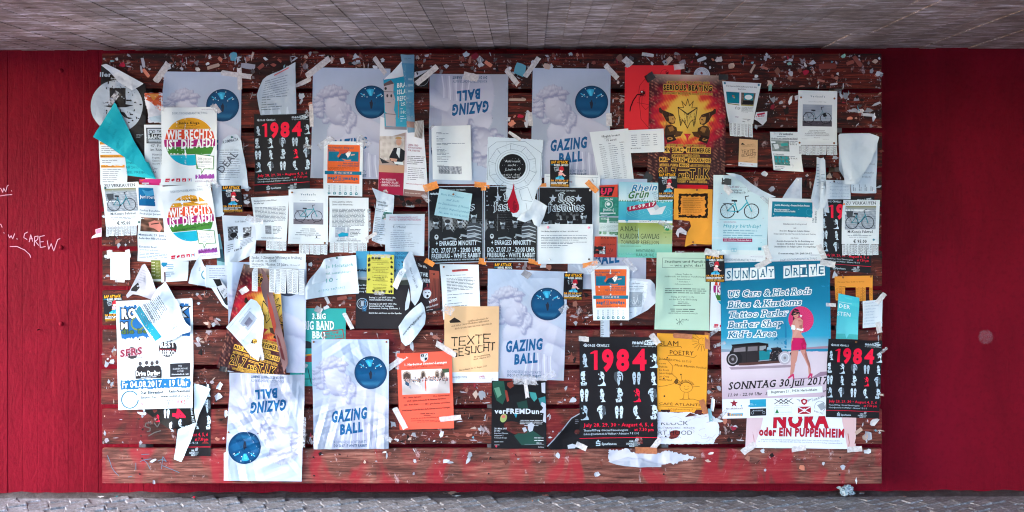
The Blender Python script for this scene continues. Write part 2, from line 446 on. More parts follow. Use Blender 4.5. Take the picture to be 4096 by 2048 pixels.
def serifs(ch, off):
    """short slabs at the feet and heads of the stems of one glyph, as boxes (x0,x1,y0,y1)"""
    k = (ch, off)
    if k in _SR: return _SR[k]
    out = []
    if ch not in NOSERIF and ch != ' ':
        v, t = glyph(ch, off, 1)
        if len(v):
            y0, y1 = v[:, 1].min(), v[:, 1].max()
            for yy, sgn in ((y0, 1), (y1, -1)):
                y = yy + sgn * .02; iv = []
                for a in v[t]:
                    if a[:, 1].min() <= y <= a[:, 1].max():
                        xs = []
                        for i in range(3):
                            p, q = a[i], a[(i + 1) % 3]
                            if (p[1] - y) * (q[1] - y) <= 0 and p[1] != q[1]: xs.append(p[0] + (q[0] - p[0]) * (y - p[1]) / (q[1] - p[1]))
                        if xs: iv.append([min(xs), max(xs)])
                iv.sort(); mg = []
                for a in iv:
                    if mg and a[0] <= mg[-1][1] + .01: mg[-1][1] = max(mg[-1][1], a[1])
                    else: mg.append(list(a))
                for a in mg:
                    if a[1] - a[0] < .3: out.append((a[0] - .07, a[1] + .07, yy if sgn > 0 else yy - .075, yy + .075 if sgn > 0 else yy))
    _SR[k] = out; return out

# ------------------------------------------------------------------ height of what is already pinned up, on a grid of 16 px
HM = np.zeros((130, 258)); COVER = np.zeros((130, 258), bool)
def hidx(px, py): return np.clip((np.asarray(py) / 16).astype(int), 0, 129), np.clip((np.asarray(px) / 16).astype(int), 0, 257)
def envelope():
    """smooth surface lying on top of everything already pinned up; the next sheet is draped over it"""
    D = HM.copy()
    for _ in range(2):
        q = np.pad(D, 1, 'edge'); D = np.max([q[i:i + D.shape[0], j:j + D.shape[1]] for i in range(3) for j in range(3)], 0)
    q = np.pad(D, 1, 'edge'); D = np.mean([q[i:i + D.shape[0], j:j + D.shape[1]] for i in range(3) for j in range(3)], 0)
    return D
def sample(E, px, py):
    x = np.clip(np.asarray(px) / 16 - .5, 0, 256.999); y = np.clip(np.asarray(py) / 16 - .5, 0, 128.999); i, j = y.astype(int), x.astype(int); a, b = y - i, x - j
    return E[i, j] * (1 - a) * (1 - b) + E[i + 1, j] * a * (1 - b) + E[i, j + 1] * (1 - a) * b + E[i + 1, j + 1] * a * b
SHEETS = []
YUP = Vector((0, 0, 1))
def subdivide(T, Cc, Ly, h):
    for _ in range(14):
        e = np.stack([np.hypot(*(T[:, (i + 1) % 3] - T[:, i]).T) for i in range(3)], 1)
        m = e.argmax(1); L = e.max(1); s = L > h
        if not s.any(): break
        k = T[~s], Cc[~s], Ly[~s]
        t, c, l, m = T[s], Cc[s], Ly[s], m[s]; r = np.arange(len(t))
        a, b, d = t[r, m], t[r, (m + 1) % 3], t[r, (m + 2) % 3]
        ca, cb, cd = c[r, m], c[r, (m + 1) % 3], c[r, (m + 2) % 3]
        mid, cm = (a + b) / 2, (ca + cb) / 2
        T = np.concatenate([k[0], np.stack([a, mid, d], 1), np.stack([mid, b, d], 1)])
        Cc = np.concatenate([k[1], np.stack([ca, cm, cd], 1), np.stack([cm, cb, cd], 1)])
        Ly = np.concatenate([k[2], l, l])
    return T, Cc, Ly
def clip_half(T, Cc, Ly, p, n):
    """cut triangles by a half plane, keep (x-p).n <= 0"""
    d = ((T - p) @ n)
    keep = (d <= 0).all(1); out = (d > 0).all(1); mixm = ~(keep | out)
    RT, RC, RL = [T[keep]], [Cc[keep]], [Ly[keep]]
    for t, c, l, dd in zip(T[mixm], Cc[mixm], Ly[mixm], d[mixm]):
        P, Q = [], []
        for i in range(3):
            j = (i + 1) % 3
            if dd[i] <= 0: P.append(t[i]); Q.append(c[i])
            if (dd[i] <= 0) != (dd[j] <= 0):
                s = dd[i] / (dd[i] - dd[j]); P.append(t[i] + (t[j] - t[i]) * s); Q.append(c[i] + (c[j] - c[i]) * s)
        for i in range(1, len(P) - 1):
            RT.append(np.array([[P[0], P[i], P[i + 1]]])); RC.append(np.array([[Q[0], Q[i], Q[i + 1]]])); RL.append(np.array([l]))
    return np.concatenate(RT), np.concatenate(RC), np.concatenate(RL)

class Sheet:
    def __init__(s, name, label, cat, quad=None, W=None, H=None, outline=None, col='e4eaf4', mat='paper', wr=.9, cell=12,
                 group=None, lifts=(), bends=(), base=None, crumple=0., parent=None, z=None, clip=(), seed=None, bow=None, short=None, rag=0):
        s.name, s.label, s.cat, s.group, s.mat, s.parent = name, label, cat, group, mat, parent
        s.quad = None if quad is None else np.array(quad, float)
        if s.quad is not None:
            q = s.quad
            s.W = W or (np.hypot(*(q[1] - q[0])) + np.hypot(*(q[2] - q[3]))) / 2
            s.H = H or (np.hypot(*(q[3] - q[0])) + np.hypot(*(q[2] - q[1]))) / 2
        if outline is not None:
            q = [np.array(a, float) for a in outline]
            if rag or (wr >= 1.4 and quad is None):
                o2 = []; rr = random.Random(len(q) + int(q[0][0]))
                for a, b in zip(q, q[1:] + q[:1]):
                    L = np.hypot(*(b - a)); e = min(.15, 2.2 / max(L, 1)); a1, b1 = a + (b - a) * e, b - (b - a) * e; o2.append(a1)
                    m = int(L / (5 if rag else 22)); nn = np.array((-(b - a)[1], (b - a)[0])) / max(L, 1)
                    for i in range(1, m): o2.append(a1 + (b1 - a1) * i / m + nn * rr.uniform(-1, 1) * (rag if rag else .7))
                    o2.append(b1)
                q = o2
            outline = [tuple(a) for a in q]; xs = [a[0] for a in outline]; ys = [a[1] for a in outline]
            s.box = (min(xs), min(ys), max(xs), max(ys))
            if quad is None and wr >= 1.2 and mat != 'gloss' and not crumple: crumple = 1.5
        s.outline = outline; s.col = CC(col); s.cell = cell; s.lifts = list(lifts); s.bends = list(bends); s.base = base
        s.clip = [(np.array(p, float), np.array(n, float) / np.hypot(*n)) for p, n in clip]
        if crumple >= 1 and cell > 8: s.cell = 8
        s.z = z; s.r = random.Random(seed if seed is not None else len(SHEETS) * 7 + 3); s.wr = wr; s.crumple = crumple; s.bow = bow
        s.short = short or label
        r = s.r
        s.waves = [(r.uniform(.5, 1), r.uniform(.008, .035) if quad is not None else r.uniform(.02, .07), r.uniform(0, 6.28), r.uniform(0, 6.28)) for _ in range(6)]
        s.ridges = [(r.uniform(.4, 1), r.uniform(.02, .05), r.uniform(0, 3.14), r.uniform(0, 6.28), r.uniform(0, 1), r.uniform(0, 1), r.uniform(40, 130)) for _ in range(16)]
        if crumple >= 1: s.ridges = [(a, k * 2.4, th, ph, cx, cy, R) for a, k, th, ph, cx, cy, R in s.ridges]
        s.P = []; s.kids = []
        if s.quad is not None and z is None and mat == 'paper' and not crumple: s.crumple = .5
        if s.quad is not None and z is None and s.H > 120 and not s.lifts:      # free corners stand off a little
            for cx, cy in r.sample([(0, s.H), (s.W, s.H), (s.W, 0), (0, 0)], 2 if mat == 'paper' else 1):
                if cy or mat == 'paper': s.lifts.append((cx, cy, r.uniform(.3, .55) * s.H, r.uniform(3, 9) * (1 if cy else .4)))
    # -- mapping from the sheet to the board
    def h0(s, u, v):
        h = np.zeros_like(u)
        if s.wr:
            for a, k, th, ph in s.waves: h += a * np.sin((u * math.cos(th) + v * math.sin(th)) * k + ph)
            h *= s.wr * .45
        if s.crumple:
            W, H = (s.W, s.H) if s.quad is not None else (s.box[2] - s.box[0], s.box[3] - s.box[1]); ox, oy = (0, 0) if s.quad is not None else s.box[:2]
            for a, k, th, ph, cx, cy, R in s.ridges:
                x = (u * math.cos(th) + v * math.sin(th)) * k + ph
                tri = np.abs(((x / math.pi) % 2) - 1) * 2 - 1; tri = np.sign(tri) * np.abs(tri) ** 1.4
                g = np.exp(-(((u - ox - cx * W) / R) ** 2 + ((v - oy - cy * H) / R) ** 2))
                h += s.crumple * a * tri * g
        for (cx, cy, R, hh) in s.lifts:
            d = np.clip(1 - np.hypot(u - cx, v - cy) / R, 0, 1); h += hh * d * d
        if s.bow:
            W, H = s.W, s.H
            for (edge, depth, hh) in s.bow:
                t = {'b': (v - (H - depth)) / depth, 't': (depth - v) / depth, 'r': (u - (W - depth)) / depth, 'l': (depth - u) / depth}[edge]
                h += hh * np.clip(t, 0, None) ** 2
        return h
    def pos(s, u, v):
        h = s.h0(u, v) - s.hmin
        u = u.copy(); v = v.copy()
        for (px, py, dx, dy, r, th) in s.bends:
            L = math.hypot(dx, dy); dx /= L; dy /= L; th = math.radians(th)
            t = (u - px) * dx + (v - py) * dy; m = t > 0
            a = np.clip(t / r, 0, th); rest = np.clip(t - r * th, 0, None)
            nt_ = (r - h) * np.sin(a) + rest * np.cos(th); nh = r - (r - h) * np.cos(a) + rest * np.sin(th)
            u = np.where(m, u + (nt_ - t) * dx, u); v = np.where(m, v + (nt_ - t) * dy, v); h = np.where(m, nh, h)
        if s.quad is not None:
            a, b = (u / s.W)[:, None], (v / s.H)[:, None]; q = s.quad
            p = q[0] * (1 - a) * (1 - b) + q[1] * a * (1 - b) + q[2] * a * b + q[3] * (1 - a) * b
        else: p = np.stack([u, v], 1)
        return p[:, 0], p[:, 1], h + (sample(s.E, p[:, 0], p[:, 1]) + .6 if s.z is None else s.z)
    def world(s, u, v):
        px, py, h = s.pos(u, v)
        return np.stack([(px - 2048) * S, YB - h * S, EYE + (770 - py) * S], 1)
    def normal(s, u, v):
        e = .6
        a = s.world(u + e, v) - s.world(u - e, v); b = s.world(u, v + e) - s.world(u, v - e)
        n = np.cross(b, a); n = -n
        # flat sheet: a = +x, b = -z ; cross(a,b) = x cross -z = +y ; front is -y
        n = np.cross(b, a)
        return n / np.maximum(np.linalg.norm(n, axis=1)[:, None], 1e-12)
    # -- drawing (all in sheet units)
    def add(s, v, t, col, layer=1):
        v = np.asarray(v, float); t = np.asarray(t, int).reshape(-1, 3)
        if len(t) == 0: return
        col = CC(col)
        if col.ndim == 1: col = np.broadcast_to(col, (len(v), 3))
        s.P.append((v[t], col[t], np.full(len(t), float(layer))))
    def poly(s, pts, col, layer=1):
        pts = [tuple(p) for p in pts]
        t = G.tessellate_polygon([[Vector((p[0], p[1], 0)) for p in pts]])
        s.add(pts, [tuple(x) for x in t], col, layer)
    def rect(s, x0, y0, x1, y1, col, layer=1): s.add([(x0, y0), (x1, y0), (x1, y1), (x0, y1)], [(0, 1, 2), (0, 2, 3)], col, layer)
    def grad(s, x0, y0, x1, y1, ct, cb, layer=1):
        c = np.array([CC(ct), CC(ct), CC(cb), CC(cb)]); s.add([(x0, y0), (x1, y0), (x1, y1), (x0, y1)], [(0, 1, 2), (0, 2, 3)], c, layer)
    def ell(s, cx, cy, rx, ry, col, layer=1, n=None, a0=0, a1=360, rot=0):
        n = n or max(8, min(48, int(max(rx, ry) * 1.2)))
        c, sn = math.cos(math.radians(rot)), math.sin(math.radians(rot))
        pts = [(cx, cy)]
        for i in range(n + 1):
            a = math.radians(a0 + (a1 - a0) * i / n); x, y = rx * math.cos(a), ry * math.sin(a); pts.append((cx + x * c - y * sn, cy + x * sn + y * c))
        s.add(pts, [(0, i, i + 1) for i in range(1, n + 1)], col, layer)
    def ring(s, cx, cy, r, w_, col, layer=1, ry=None, n=None, a0=0, a1=360):
        n = n or max(12, min(56, int(r * 1.2))); k = (ry or r) / r; pts = []; t = []
        for i in range(n + 1):
            a = math.radians(a0 + (a1 - a0) * i / n)
            for rr in (r - w_ / 2, r + w_ / 2): pts.append((cx + rr * math.cos(a), cy + rr * k * math.sin(a)))
        for i in range(n): t += [(2 * i, 2 * i + 1, 2 * i + 3), (2 * i, 2 * i + 3, 2 * i + 2)]
        s.add(pts, t, col, layer)
    def line(s, pts, w_, col, layer=2, nib=None):
        """stroke of even width, or of a broad nib held at an angle"""
        v = []; t = []
        for a, b in zip(pts[:-1], pts[1:]):
            dx, dy = b[0] - a[0], b[1] - a[1]; L = math.hypot(dx, dy) or 1
            if nib is None:
                nx, ny = -dy / L * w_ / 2, dx / L * w_ / 2; ex, ey = dx / L * w_ * .3, dy / L * w_ * .3
                q = [(a[0] - ex + nx, a[1] - ey + ny), (b[0] + ex + nx, b[1] + ey + ny), (b[0] + ex - nx, b[1] + ey - ny), (a[0] - ex - nx, a[1] - ey - ny)]
                n = len(v); v += q; t += [(n, n + 1, n + 2), (n, n + 2, n + 3)]
            else:
                for (nx, ny) in ((nib[0] / 2, nib[1] / 2),):
                    q = [(a[0] + nx, a[1] + ny), (b[0] + nx, b[1] + ny), (b[0] - nx, b[1] - ny), (a[0] - nx, a[1] - ny)]
                    n = len(v); v += q; t += [(n, n + 1, n + 2), (n, n + 2, n + 3)]
                if w_:   # a little thickness across the nib too
                    nx, ny = -dy / L * w_ / 2, dx / L * w_ / 2
                    for (ox, oy) in ((nib[0] / 2, nib[1] / 2), (-nib[0] / 2, -nib[1] / 2), (0, 0)):
                        q = [(a[0] + nx + ox, a[1] + ny + oy), (b[0] + nx + ox, b[1] + ny + oy), (b[0] - nx + ox, b[1] - ny + oy), (a[0] - nx + ox, a[1] - ny + oy)]
                        n = len(v); v += q; t += [(n, n + 1, n + 2), (n, n + 2, n + 3)]
        s.add(v, t, col, layer)
    def text(s, st, x0, y, cap, x1=None, col='26262c', bold=1, y1=None, al='l', slant=0., layer=4, sp=0., serif=False, out=None, ang=0., res=None, jit=0.):
        off = {0: -.004, 1: 0, 2: .011, 3: .022, 4: .034, 5: .05}[bold] if isinstance(bold, int) else bold
        k = cap / CAP; res = res or (1 if cap < 16 else 2)
        a_ = [adv(c) * k + sp + 2 * max(off, 0) * k for c in st]; wtot = sum(a_) - sp
        g0, g1 = glyph(st[0], off, 1)[0], glyph(st[-1], off, 1)[0]; lead = tail = 0.
        if len(g0) and len(g1): lead = (g0[:, 0].min() + max(off, 0)) * k; tail = a_[-1] - sp - (g1[:, 0].max() + max(off, 0)) * k
        wtot -= lead + tail
        kx = (x1 - x0) / wtot if x1 is not None else 1.0
        sh = (y1 - y) / (x1 - x0) if (y1 is not None) else 0.
        X0 = x0 if (al == 'l' or x1 is not None) else x0 - wtot / 2 if al == 'c' else x0 - wtot
        ca, sa = math.cos(math.radians(ang)), math.sin(math.radians(ang))
        def place(v, pen, jy):
            xx = X0 + (pen + v[:, 0] * k) * kx; yy = y - v[:, 1] * k + jy
            xx = xx + (y + jy - yy) * slant; yy = yy + sh * (xx - x0)
            if ang: dx, dy = xx - x0, yy - y; xx = x0 + dx * ca - dy * sa; yy = y + dx * sa + dy * ca
            return np.stack([xx, yy], 1)
        pen = max(off, 0) * k - lead
        for ch, ad in zip(st, a_):
            if ch != ' ':
                jy = s.r.uniform(-jit, jit) * cap
                if out:
                    v, t = glyph(ch, round(off + out[1] / k, 3), 1 if cap < 14 else 2); s.add(place(v, pen, jy), t, out[0], layer - 1)
                    if serif:
                        e = out[1] / k
                        for (a, b, c, d) in serifs(ch, off):
                            s.add(place(np.array([(a - e, c - e), (b + e, c - e), (b + e, d + e), (a - e, d + e)]), pen, jy), [(0, 1, 2), (0, 2, 3)], out[0], layer - .9)
                v, t = glyph(ch, off, res); s.add(place(v, pen, jy), t, col, layer)
                if serif:
                    for (a, b, c, d) in serifs(ch, off):
                        s.add(place(np.array([(a, c), (b, c), (b, d), (a, d)]), pen, jy), [(0, 1, 2), (0, 2, 3)], col, layer + .15)
            pen += ad
    def lines(s, x0, y0, x1, n, dy, h, col='55585f', rag=.15, al='l', ang=0., layer=3, last=.6):
        """rows of words too small to read"""
        ca, sa = math.cos(math.radians(ang)), math.sin(math.radians(ang)); v = []; t = []
        for i in range(n):
            y = i * dy; L = (x1 - x0) * (1 - s.r.uniform(0, rag)) * (last if i == n - 1 else 1)
            x = 0 if al == 'l' else ((x1 - x0) - L) / 2; e = x + L
            while x < e - h:
                wl = min(e - x, h * s.r.uniform(1.2, 6)); hh = h * s.r.uniform(.45, .6)
                q = [(x, y - hh), (x + wl, y - hh), (x + wl, y), (x, y)]; nn = len(v)
                v += [(x0 + a * ca - b * sa, y0 + a * sa + b * ca) for a, b in q]; t += [(nn, nn + 1, nn + 2), (nn, nn + 2, nn + 3)]
                x += wl + h * .55
        s.add(v, t, col, layer)
    def field(s, x0, y0, x1, y1, nx, ny, fn, layer=1):
        u, v = np.meshgrid(np.linspace(x0, x1, nx + 1), np.linspace(y0, y1, ny + 1)); a = (u - x0) / (x1 - x0); b = (v - y0) / (y1 - y0)
        c = fn(a.ravel(), b.ravel()); i = np.arange(nx)[None] + np.arange(ny)[:, None] * (nx + 1); i = i.ravel()
        t = np.concatenate([np.stack([i, i + 1, i + nx + 2], 1), np.stack([i, i + nx + 2, i + nx + 1], 1)])
        s.add(np.stack([u.ravel(), v.ravel()], 1), t, np.clip(c, 0, 1), layer)
    # -- pieces that belong to the sheet
    def pin(s, x, y, kind='pin_steel', r=4.2): s.kids.append(('pin', x, y, kind, r))
    def tape(s, x, y, L, w_=21, ang=0., kind='tape'): s.kids.append(('tape', x, y, L, w_, ang, kind))
    def strips(s, pts0, pts1, n, length, down=(0, 1), gap=1.2, textcol='6a6d76', missing=(), bendy=8.):
        """tear-off strips hanging between two points of the sheet's lower edge"""
        s.kids.append(('strips', pts0, pts1, n, length, down, gap, textcol, missing, bendy))
    def sub(s, name, outline, col='dfe4ee', **kw):
        d = Sheet(name, None, None, None, outline=outline, col=col, parent=s, **kw); s.kids.append(('sheet', d)); return d
    # -- geometry
    def base_mesh(s):
        if s.outline is None:
            nx = max(2, int(math.ceil(s.W / s.cell))); ny = max(2, int(math.ceil(s.H / s.cell)))
            u, v = np.meshgrid(np.linspace(0, s.W, nx + 1), np.linspace(0, s.H, ny + 1)); u = u.ravel(); v = v.ravel()
            i = (np.arange(nx)[None] + np.arange(ny)[:, None] * (nx + 1)).ravel()
            t = np.concatenate([np.stack([i, i + 1, i + nx + 2], 1), np.stack([i, i + nx + 2, i + nx + 1], 1)])
        else:
            o = [Vector(p) for p in s.outline]; xs = [p[0] for p in s.outline]; ys = [p[1] for p in s.outline]
            pts = list(o); c = s.cell
            x = min(xs) + c * .5
            while x < max(xs):
                y = min(ys) + c * .5
                while y < max(ys):
                    pts.append(Vector((x + s.r.uniform(-.1, .1) * c, y + s.r.uniform(-.1, .1) * c))); y += c
                x += c
            e = [(i, (i + 1) % len(o)) for i in range(len(o))]
            rv, re_, rf, *_ = G.delaunay_2d_cdt(pts, e, [], 1, 1e-4)
            u = np.array([p[0] for p in rv]); v = np.array([p[1] for p in rv]); t = np.array(rf)
        T = np.stack([u, v], 1)[t]
        if s.base is not None: cc = np.clip(s.base(u, v), 0, 1)
        else: cc = np.broadcast_to(s.col, (len(u), 3))
        return T, cc[t], np.zeros(len(T))
    def build(s):
        T, Cc, Ly = s.base_mesh(); s.hmin = 0.; s.E = envelope()
        for (p, n) in s.clip: T, Cc, Ly = clip_half(T, Cc, Ly, p, n)
        U = T.reshape(-1, 2); hh = s.h0(U[:, 0], U[:, 1]); s.hmin = hh.min()
        px, py, h = s.pos(U[:, 0], U[:, 1]); iy, ix = hidx(px, py)
        own = np.clip(s.h0(U[:, 0], U[:, 1]) - s.hmin, 0, 9) if not s.bends else 3
        base = sample(s.E, px, py) if s.z is None else s.z
        np.maximum.at(HM, (iy, ix), base + own + 1.3)
        COVER[iy, ix] = True
        if s.P:
            PT_ = np.concatenate([p[0] for p in s.P]); PC = np.concatenate([p[1] for p in s.P]); PL = np.concatenate([p[2] for p in s.P])
            for (p, n) in s.clip: PT_, PC, PL = clip_half(PT_, PC, PL, p, n)
            h = 7 if s.crumple >= 1 else 14 if (s.bends or s.crumple or s.lifts or s.bow) else 26
            PT_, PC, PL = subdivide(PT_, PC, PL, h)
            T = np.concatenate([T, PT_]); Cc = np.concatenate([Cc, PC]); Ly = np.concatenate([Ly, PL])
        # counter-clockwise seen from the front
        ar = (T[:, 1, 0] - T[:, 0, 0]) * (T[:, 2, 1] - T[:, 0, 1]) - (T[:, 2, 0] - T[:, 0, 0]) * (T[:, 1, 1] - T[:, 0, 1])
        ok = np.abs(ar) > 1e-6; T, Cc, Ly, ar = T[ok], Cc[ok], Ly[ok], ar[ok]
        fl = ar > 0; T[fl] = T[fl][:, ::-1]; Cc[fl] = Cc[fl][:, ::-1]
        U = T.reshape(-1, 2); W_ = s.world(U[:, 0], U[:, 1]); N = s.normal(U[:, 0], U[:, 1])
        lay = np.repeat(Ly, 3)
        W_ = W_ + N * (lay * .00022)[:, None]
        org = W_.mean(0); s.org = org; n = len(W_)
        # weld exact duplicates to keep the mesh light
        key = np.round(np.concatenate([U * 50, lay[:, None] * 100, Cc.reshape(-1, 3) * 500], 1)).astype(np.int64)
        kk = np.ascontiguousarray(key).view([('', np.int64)] * key.shape[1]).ravel()
        _, first, inv = np.unique(kk, return_index=True, return_inverse=True)
        V = W_[first] - org; NN = N[first]; CL = Cc.reshape(-1, 3)[first]; F = inv.reshape(-1, 3)
        good = (F[:, 0] != F[:, 1]) & (F[:, 1] != F[:, 2]) & (F[:, 0] != F[:, 2]); F = F[good]
        me = bpy.data.meshes.new(s.name)
        me.vertices.add(len(V)); me.vertices.foreach_set('co', V.ravel())
        me.loops.add(len(F) * 3); me.loops.foreach_set('vertex_index', F.ravel().astype(np.int32))
        me.polygons.add(len(F)); me.polygons.foreach_set('loop_start', np.arange(0, len(F) * 3, 3, dtype=np.int32))
        me.update(calc_edges=True)
        me.polygons.foreach_set('use_smooth', np.ones(len(F), bool))
        a = me.attributes.new('Col', 'FLOAT_COLOR', 'POINT'); c4 = np.ones((len(V), 4)); c4[:, :3] = np.clip(CL, 0, .86); a.data.foreach_set('color', c4.ravel())
        me.normals_split_custom_set_from_vertices(NN.tolist())
        me.materials.append(M[s.mat]); o = bpy.data.objects.new(s.name, me); COL.objects.link(o); s.obj = o
        if s.parent is not None:
            o.parent = s.parent.obj; o.location = Vector(org) - Vector(s.parent.org)
        else:
            o.location = Vector(org); tag(o, s.label, s.cat, s.group)
        if s.parent is None:
            p0, p1, _ = s.pos(U[:, 0], U[:, 1]); s.bb = (p0.min(), p1.min(), p0.max(), p1.max()); SHEETS.append(s)
        for k in s.kids: getattr(s, 'k_' + k[0])(*k[1:])
        return s
    def z0mask(s, h):
        return h < 12
    def at(s, x, y):
        a = s.pos(np.array([float(x)]), np.array([float(y)])); return a[0][0], a[1][0], a[2][0]
    def k_pin(s, x, y, kind, r):
        px, py, h = s.at(x, y)
        key = ('pin', r)
        if key not in _SHM:
            vd, fd = disc_data(r * S, r * S * .9, 12, .35); me = bpy.data.meshes.new('pin'); me.from_pydata(vd, [], fd); me.polygons.foreach_set('use_smooth', [True] * len(me.polygons)); _SHM[key] = me; me.materials.append(M['pin_steel'])
        o = bpy.data.objects.new('pin', _SHM[key]); COL.objects.link(o); o.parent = s.obj
        o.material_slots[0].link = 'OBJECT'; o.material_slots[0].material = M[kind]
        o.location = Vector((X(px), YB - (h + .8) * S, Z(py))) - Vector(s.org)
    def k_tape(s, x, y, L, w_, ang, kind):
        px, py, h = s.at(x, y); a = math.radians(ang); ca, sa = math.cos(a), math.sin(a)
        n = 7; v = []; fc = []; r = s.r; iy, ix = hidx([px + (L / 2) * t * ca for t in (-.9, -.4, 0, .4, .9)], [py + (L / 2) * t * sa for t in (-.9, -.4, 0, .4, .9)])
        top = max(h + .6, float(np.median(HM[iy, ix])) + .4); js = [r.uniform(-.06, .06) for _ in range(8)]
        for i in range(n):
            t = -L / 2 + L * i / (n - 1); hh = .5 + .35 * math.sin(i * 1.7 + x) + (1.8 if i in (0, n - 1) else 0)
            for q in (-1, 0, 1):
                tt = t + (js[q] * L if i in (0, n - 1) else 0) * .8; ww = q * w_ / 2 * (1 + .05 * math.sin(i * 2.1))
                v.append((X(px + tt * ca - ww * sa) - s.org[0], YB - (top + hh + (q == 0) * .2) * S - s.org[1], Z(py + tt * sa + ww * ca) - s.org[2]))
        for i in range(n - 1):
            for j in range(2): b = i * 3 + j; fc.append((b, b + 1, b + 4, b + 3))
        mesh_obj('tape', v, fc, M[kind], s.obj, smooth=True)
    def k_sheet(s, d): d.build()
    def k_strips(s, a, b, n, length, down, gap, tcol, missing, bendy):
        a = np.array(a, float); b = np.array(b, float); d = (b - a) / n
        for i in range(n):
            if i in missing: continue
            p = a + d * i + d * gap / (2 * np.hypot(*d)); q = a + d * (i + 1) - d * gap / (2 * np.hypot(*d))
            pp = np.array(s.at(*p)[:2]); qq = np.array(s.at(*q)[:2]); dn = np.array(down, float) + np.array((s.r.uniform(-.03, .03), 0)); dn = dn / np.hypot(*dn)
            L = length * s.r.uniform(.96, 1.03); W_ = np.hypot(*(qq - pp))
            k = Sheet('tear_off_strip', None, None, [pp, qq, qq + dn * L, pp + dn * L], col=s.col, mat=s.mat, wr=.3, cell=9, parent=s, z=s.at(*((a + b) / 2))[2] + .3, bow=[('b', L * .9, s.r.uniform(.3, 1) * bendy)])
            for q_ in range(max(1, int(W_ / 5))):
                yy = 3.; x_ = 3.2 + q_ * 4.4
                if x_ > W_ - 2: break
                while yy < L - 5:
                    e = yy + s.r.uniform(4, 12); k.rect(x_, yy, x_ + 1.7, min(e, L - 3), tcol, 2); yy = e + 2
            k.build()
_SHM = {}
# ------------------------------------------------------------------ printed designs that come back on several sheets
def bust_raster():
    W, H = 156, 221
    u, v = np.meshgrid(np.arange(W) * 2., np.arange(H) * 2.)
    z = np.full(u.shape, -60.); part = np.zeros(u.shape)
    def E(cx, cy, rx, ry, z0, rz, rot=0, pid=1):
        nonlocal z, part
        a = math.radians(rot); x = (u - cx) * math.cos(a) + (v - cy) * math.sin(a); y = -(u - cx) * math.sin(a) + (v - cy) * math.cos(a)
        q = 1 - (x / rx) ** 2 - (y / ry) ** 2; h = np.where(q > 0, z0 + rz * np.sqrt(np.clip(q, 0, None)), -60)
        m = h > z; z = np.where(m, h, z); part = np.where(m, pid, part)
    # torso, shoulders, arms
    E(150, 330, 95, 150, -20, 42, 12); E(205, 238, 150, 46, -22, 34, 20); E(120, 262, 62, 60, -18, 34, 0); E(255, 330, 95, 40, -22, 30, 28)
    E(120, 210, 32, 58, -12, 28, -18)
    E(230, 400, 60, 90, -26, 36, 10)
    # head and face
    E(96, 168, 48, 62, 0, 40, -22, 2); E(113, 196, 30, 30, 8, 34, -15, 2); E(116, 176, 7, 24, 30, 16, -24, 2); E(121, 189, 9, 7, 34, 14, -20, 2)
    E(86, 150, 20, 10, 24, 16, -20, 2); E(128, 208, 12, 5, 28, 12, -22, 2); E(126, 217, 13, 9, 24, 12, -22, 2)
    # curls heaped over the crown and one falling on the shoulder
    r = random.Random(4)
    for i in range(120):
        t = r.random(); a = math.radians(r.uniform(150, 330)); rr = r.uniform(.78, 1.12)
        cx, cy = 80 + 60 * rr * math.cos(a), 150 + 66 * rr * math.sin(a)
        if cx < 5 or (cx > 95 and cy > 150): continue
        E(cx, cy, r.uniform(9, 20), r.uniform(6, 10), r.uniform(12, 32), r.uniform(9, 16), r.uniform(-50, 20), 3)
    for (cx, cy) in ((70, 88), (84, 82), (62, 100), (92, 96), (50, 104), (76, 104), (30, 150), (24, 170), (34, 190), (54, 212)): E(cx, cy, 16, 12, 30, 16, r.uniform(-40, 40), 3)
    for i in range(34):
        t = i / 33.; E(138 + 26 * math.sin(t * 3.1) + r.uniform(-8, 8), 150 + 100 * t, r.uniform(8, 15), r.uniform(5, 8), 14, 14, r.uniform(20, 100), 3)
    zs = z.copy()
    for _ in range(2):
        p = np.pad(zs, 1, 'edge'); zs = (p[1:-1, 1:-1] * 4 + p[:-2, 1:-1] + p[2:, 1:-1] + p[1:-1, :-2] + p[1:-1, 2:]) / 8
    gy_, gx_ = np.gradient(np.clip(zs, -24, 99), 2.0)
    nrm = np.stack([-gx_, -gy_, np.ones_like(gx_)], -1); nrm /= np.linalg.norm(nrm, axis=-1)[..., None]
    Ld = np.array([-.35, -.62, .7]); Ld /= np.linalg.norm(Ld)
    sh = np.clip(nrm @ Ld, 0, 1)
    fig = np.clip((zs + 24) / 8, 0, 1)
    st_ = .5 + .5 * np.sin((u * .62 + v * .34) + 5 * np.sin(v * .045) + 4 * np.sin(u * .06)); sh = np.where(part == 3, sh * (.72 + .34 * st_), sh * .82 + .16)
    return sh, fig, part
_BS, _BF, _BP = bust_raster()
def gazing_base(u, v):
    i = np.clip((v / 2).astype(int), 0, 220); j = np.clip((u / 2).astype(int), 0, 155)
    sh, fig = _BS[i, j], _BF[i, j]
    t = np.clip(v / 440, 0, 1)[:, None]
    bgc = C('b4c2da') * (1 - t) + C('a2a8b8') * t
    bgc = bgc * (1 + .07 * np.sin(u * .012 + v * .02)[:, None])
    st = (C('74749a') * (1 - sh)[:, None] + C('dcdce8') * sh[:, None])
    lo = np.clip((v - 250) / 190, 0, 1)[:, None]
    st = st * (1 - .6 * lo) + bgc * .6 * lo; st = st * .6 + C('aeb2ca') * .4
    return bgc * (1 - fig[:, None]) + st * fig[:, None]
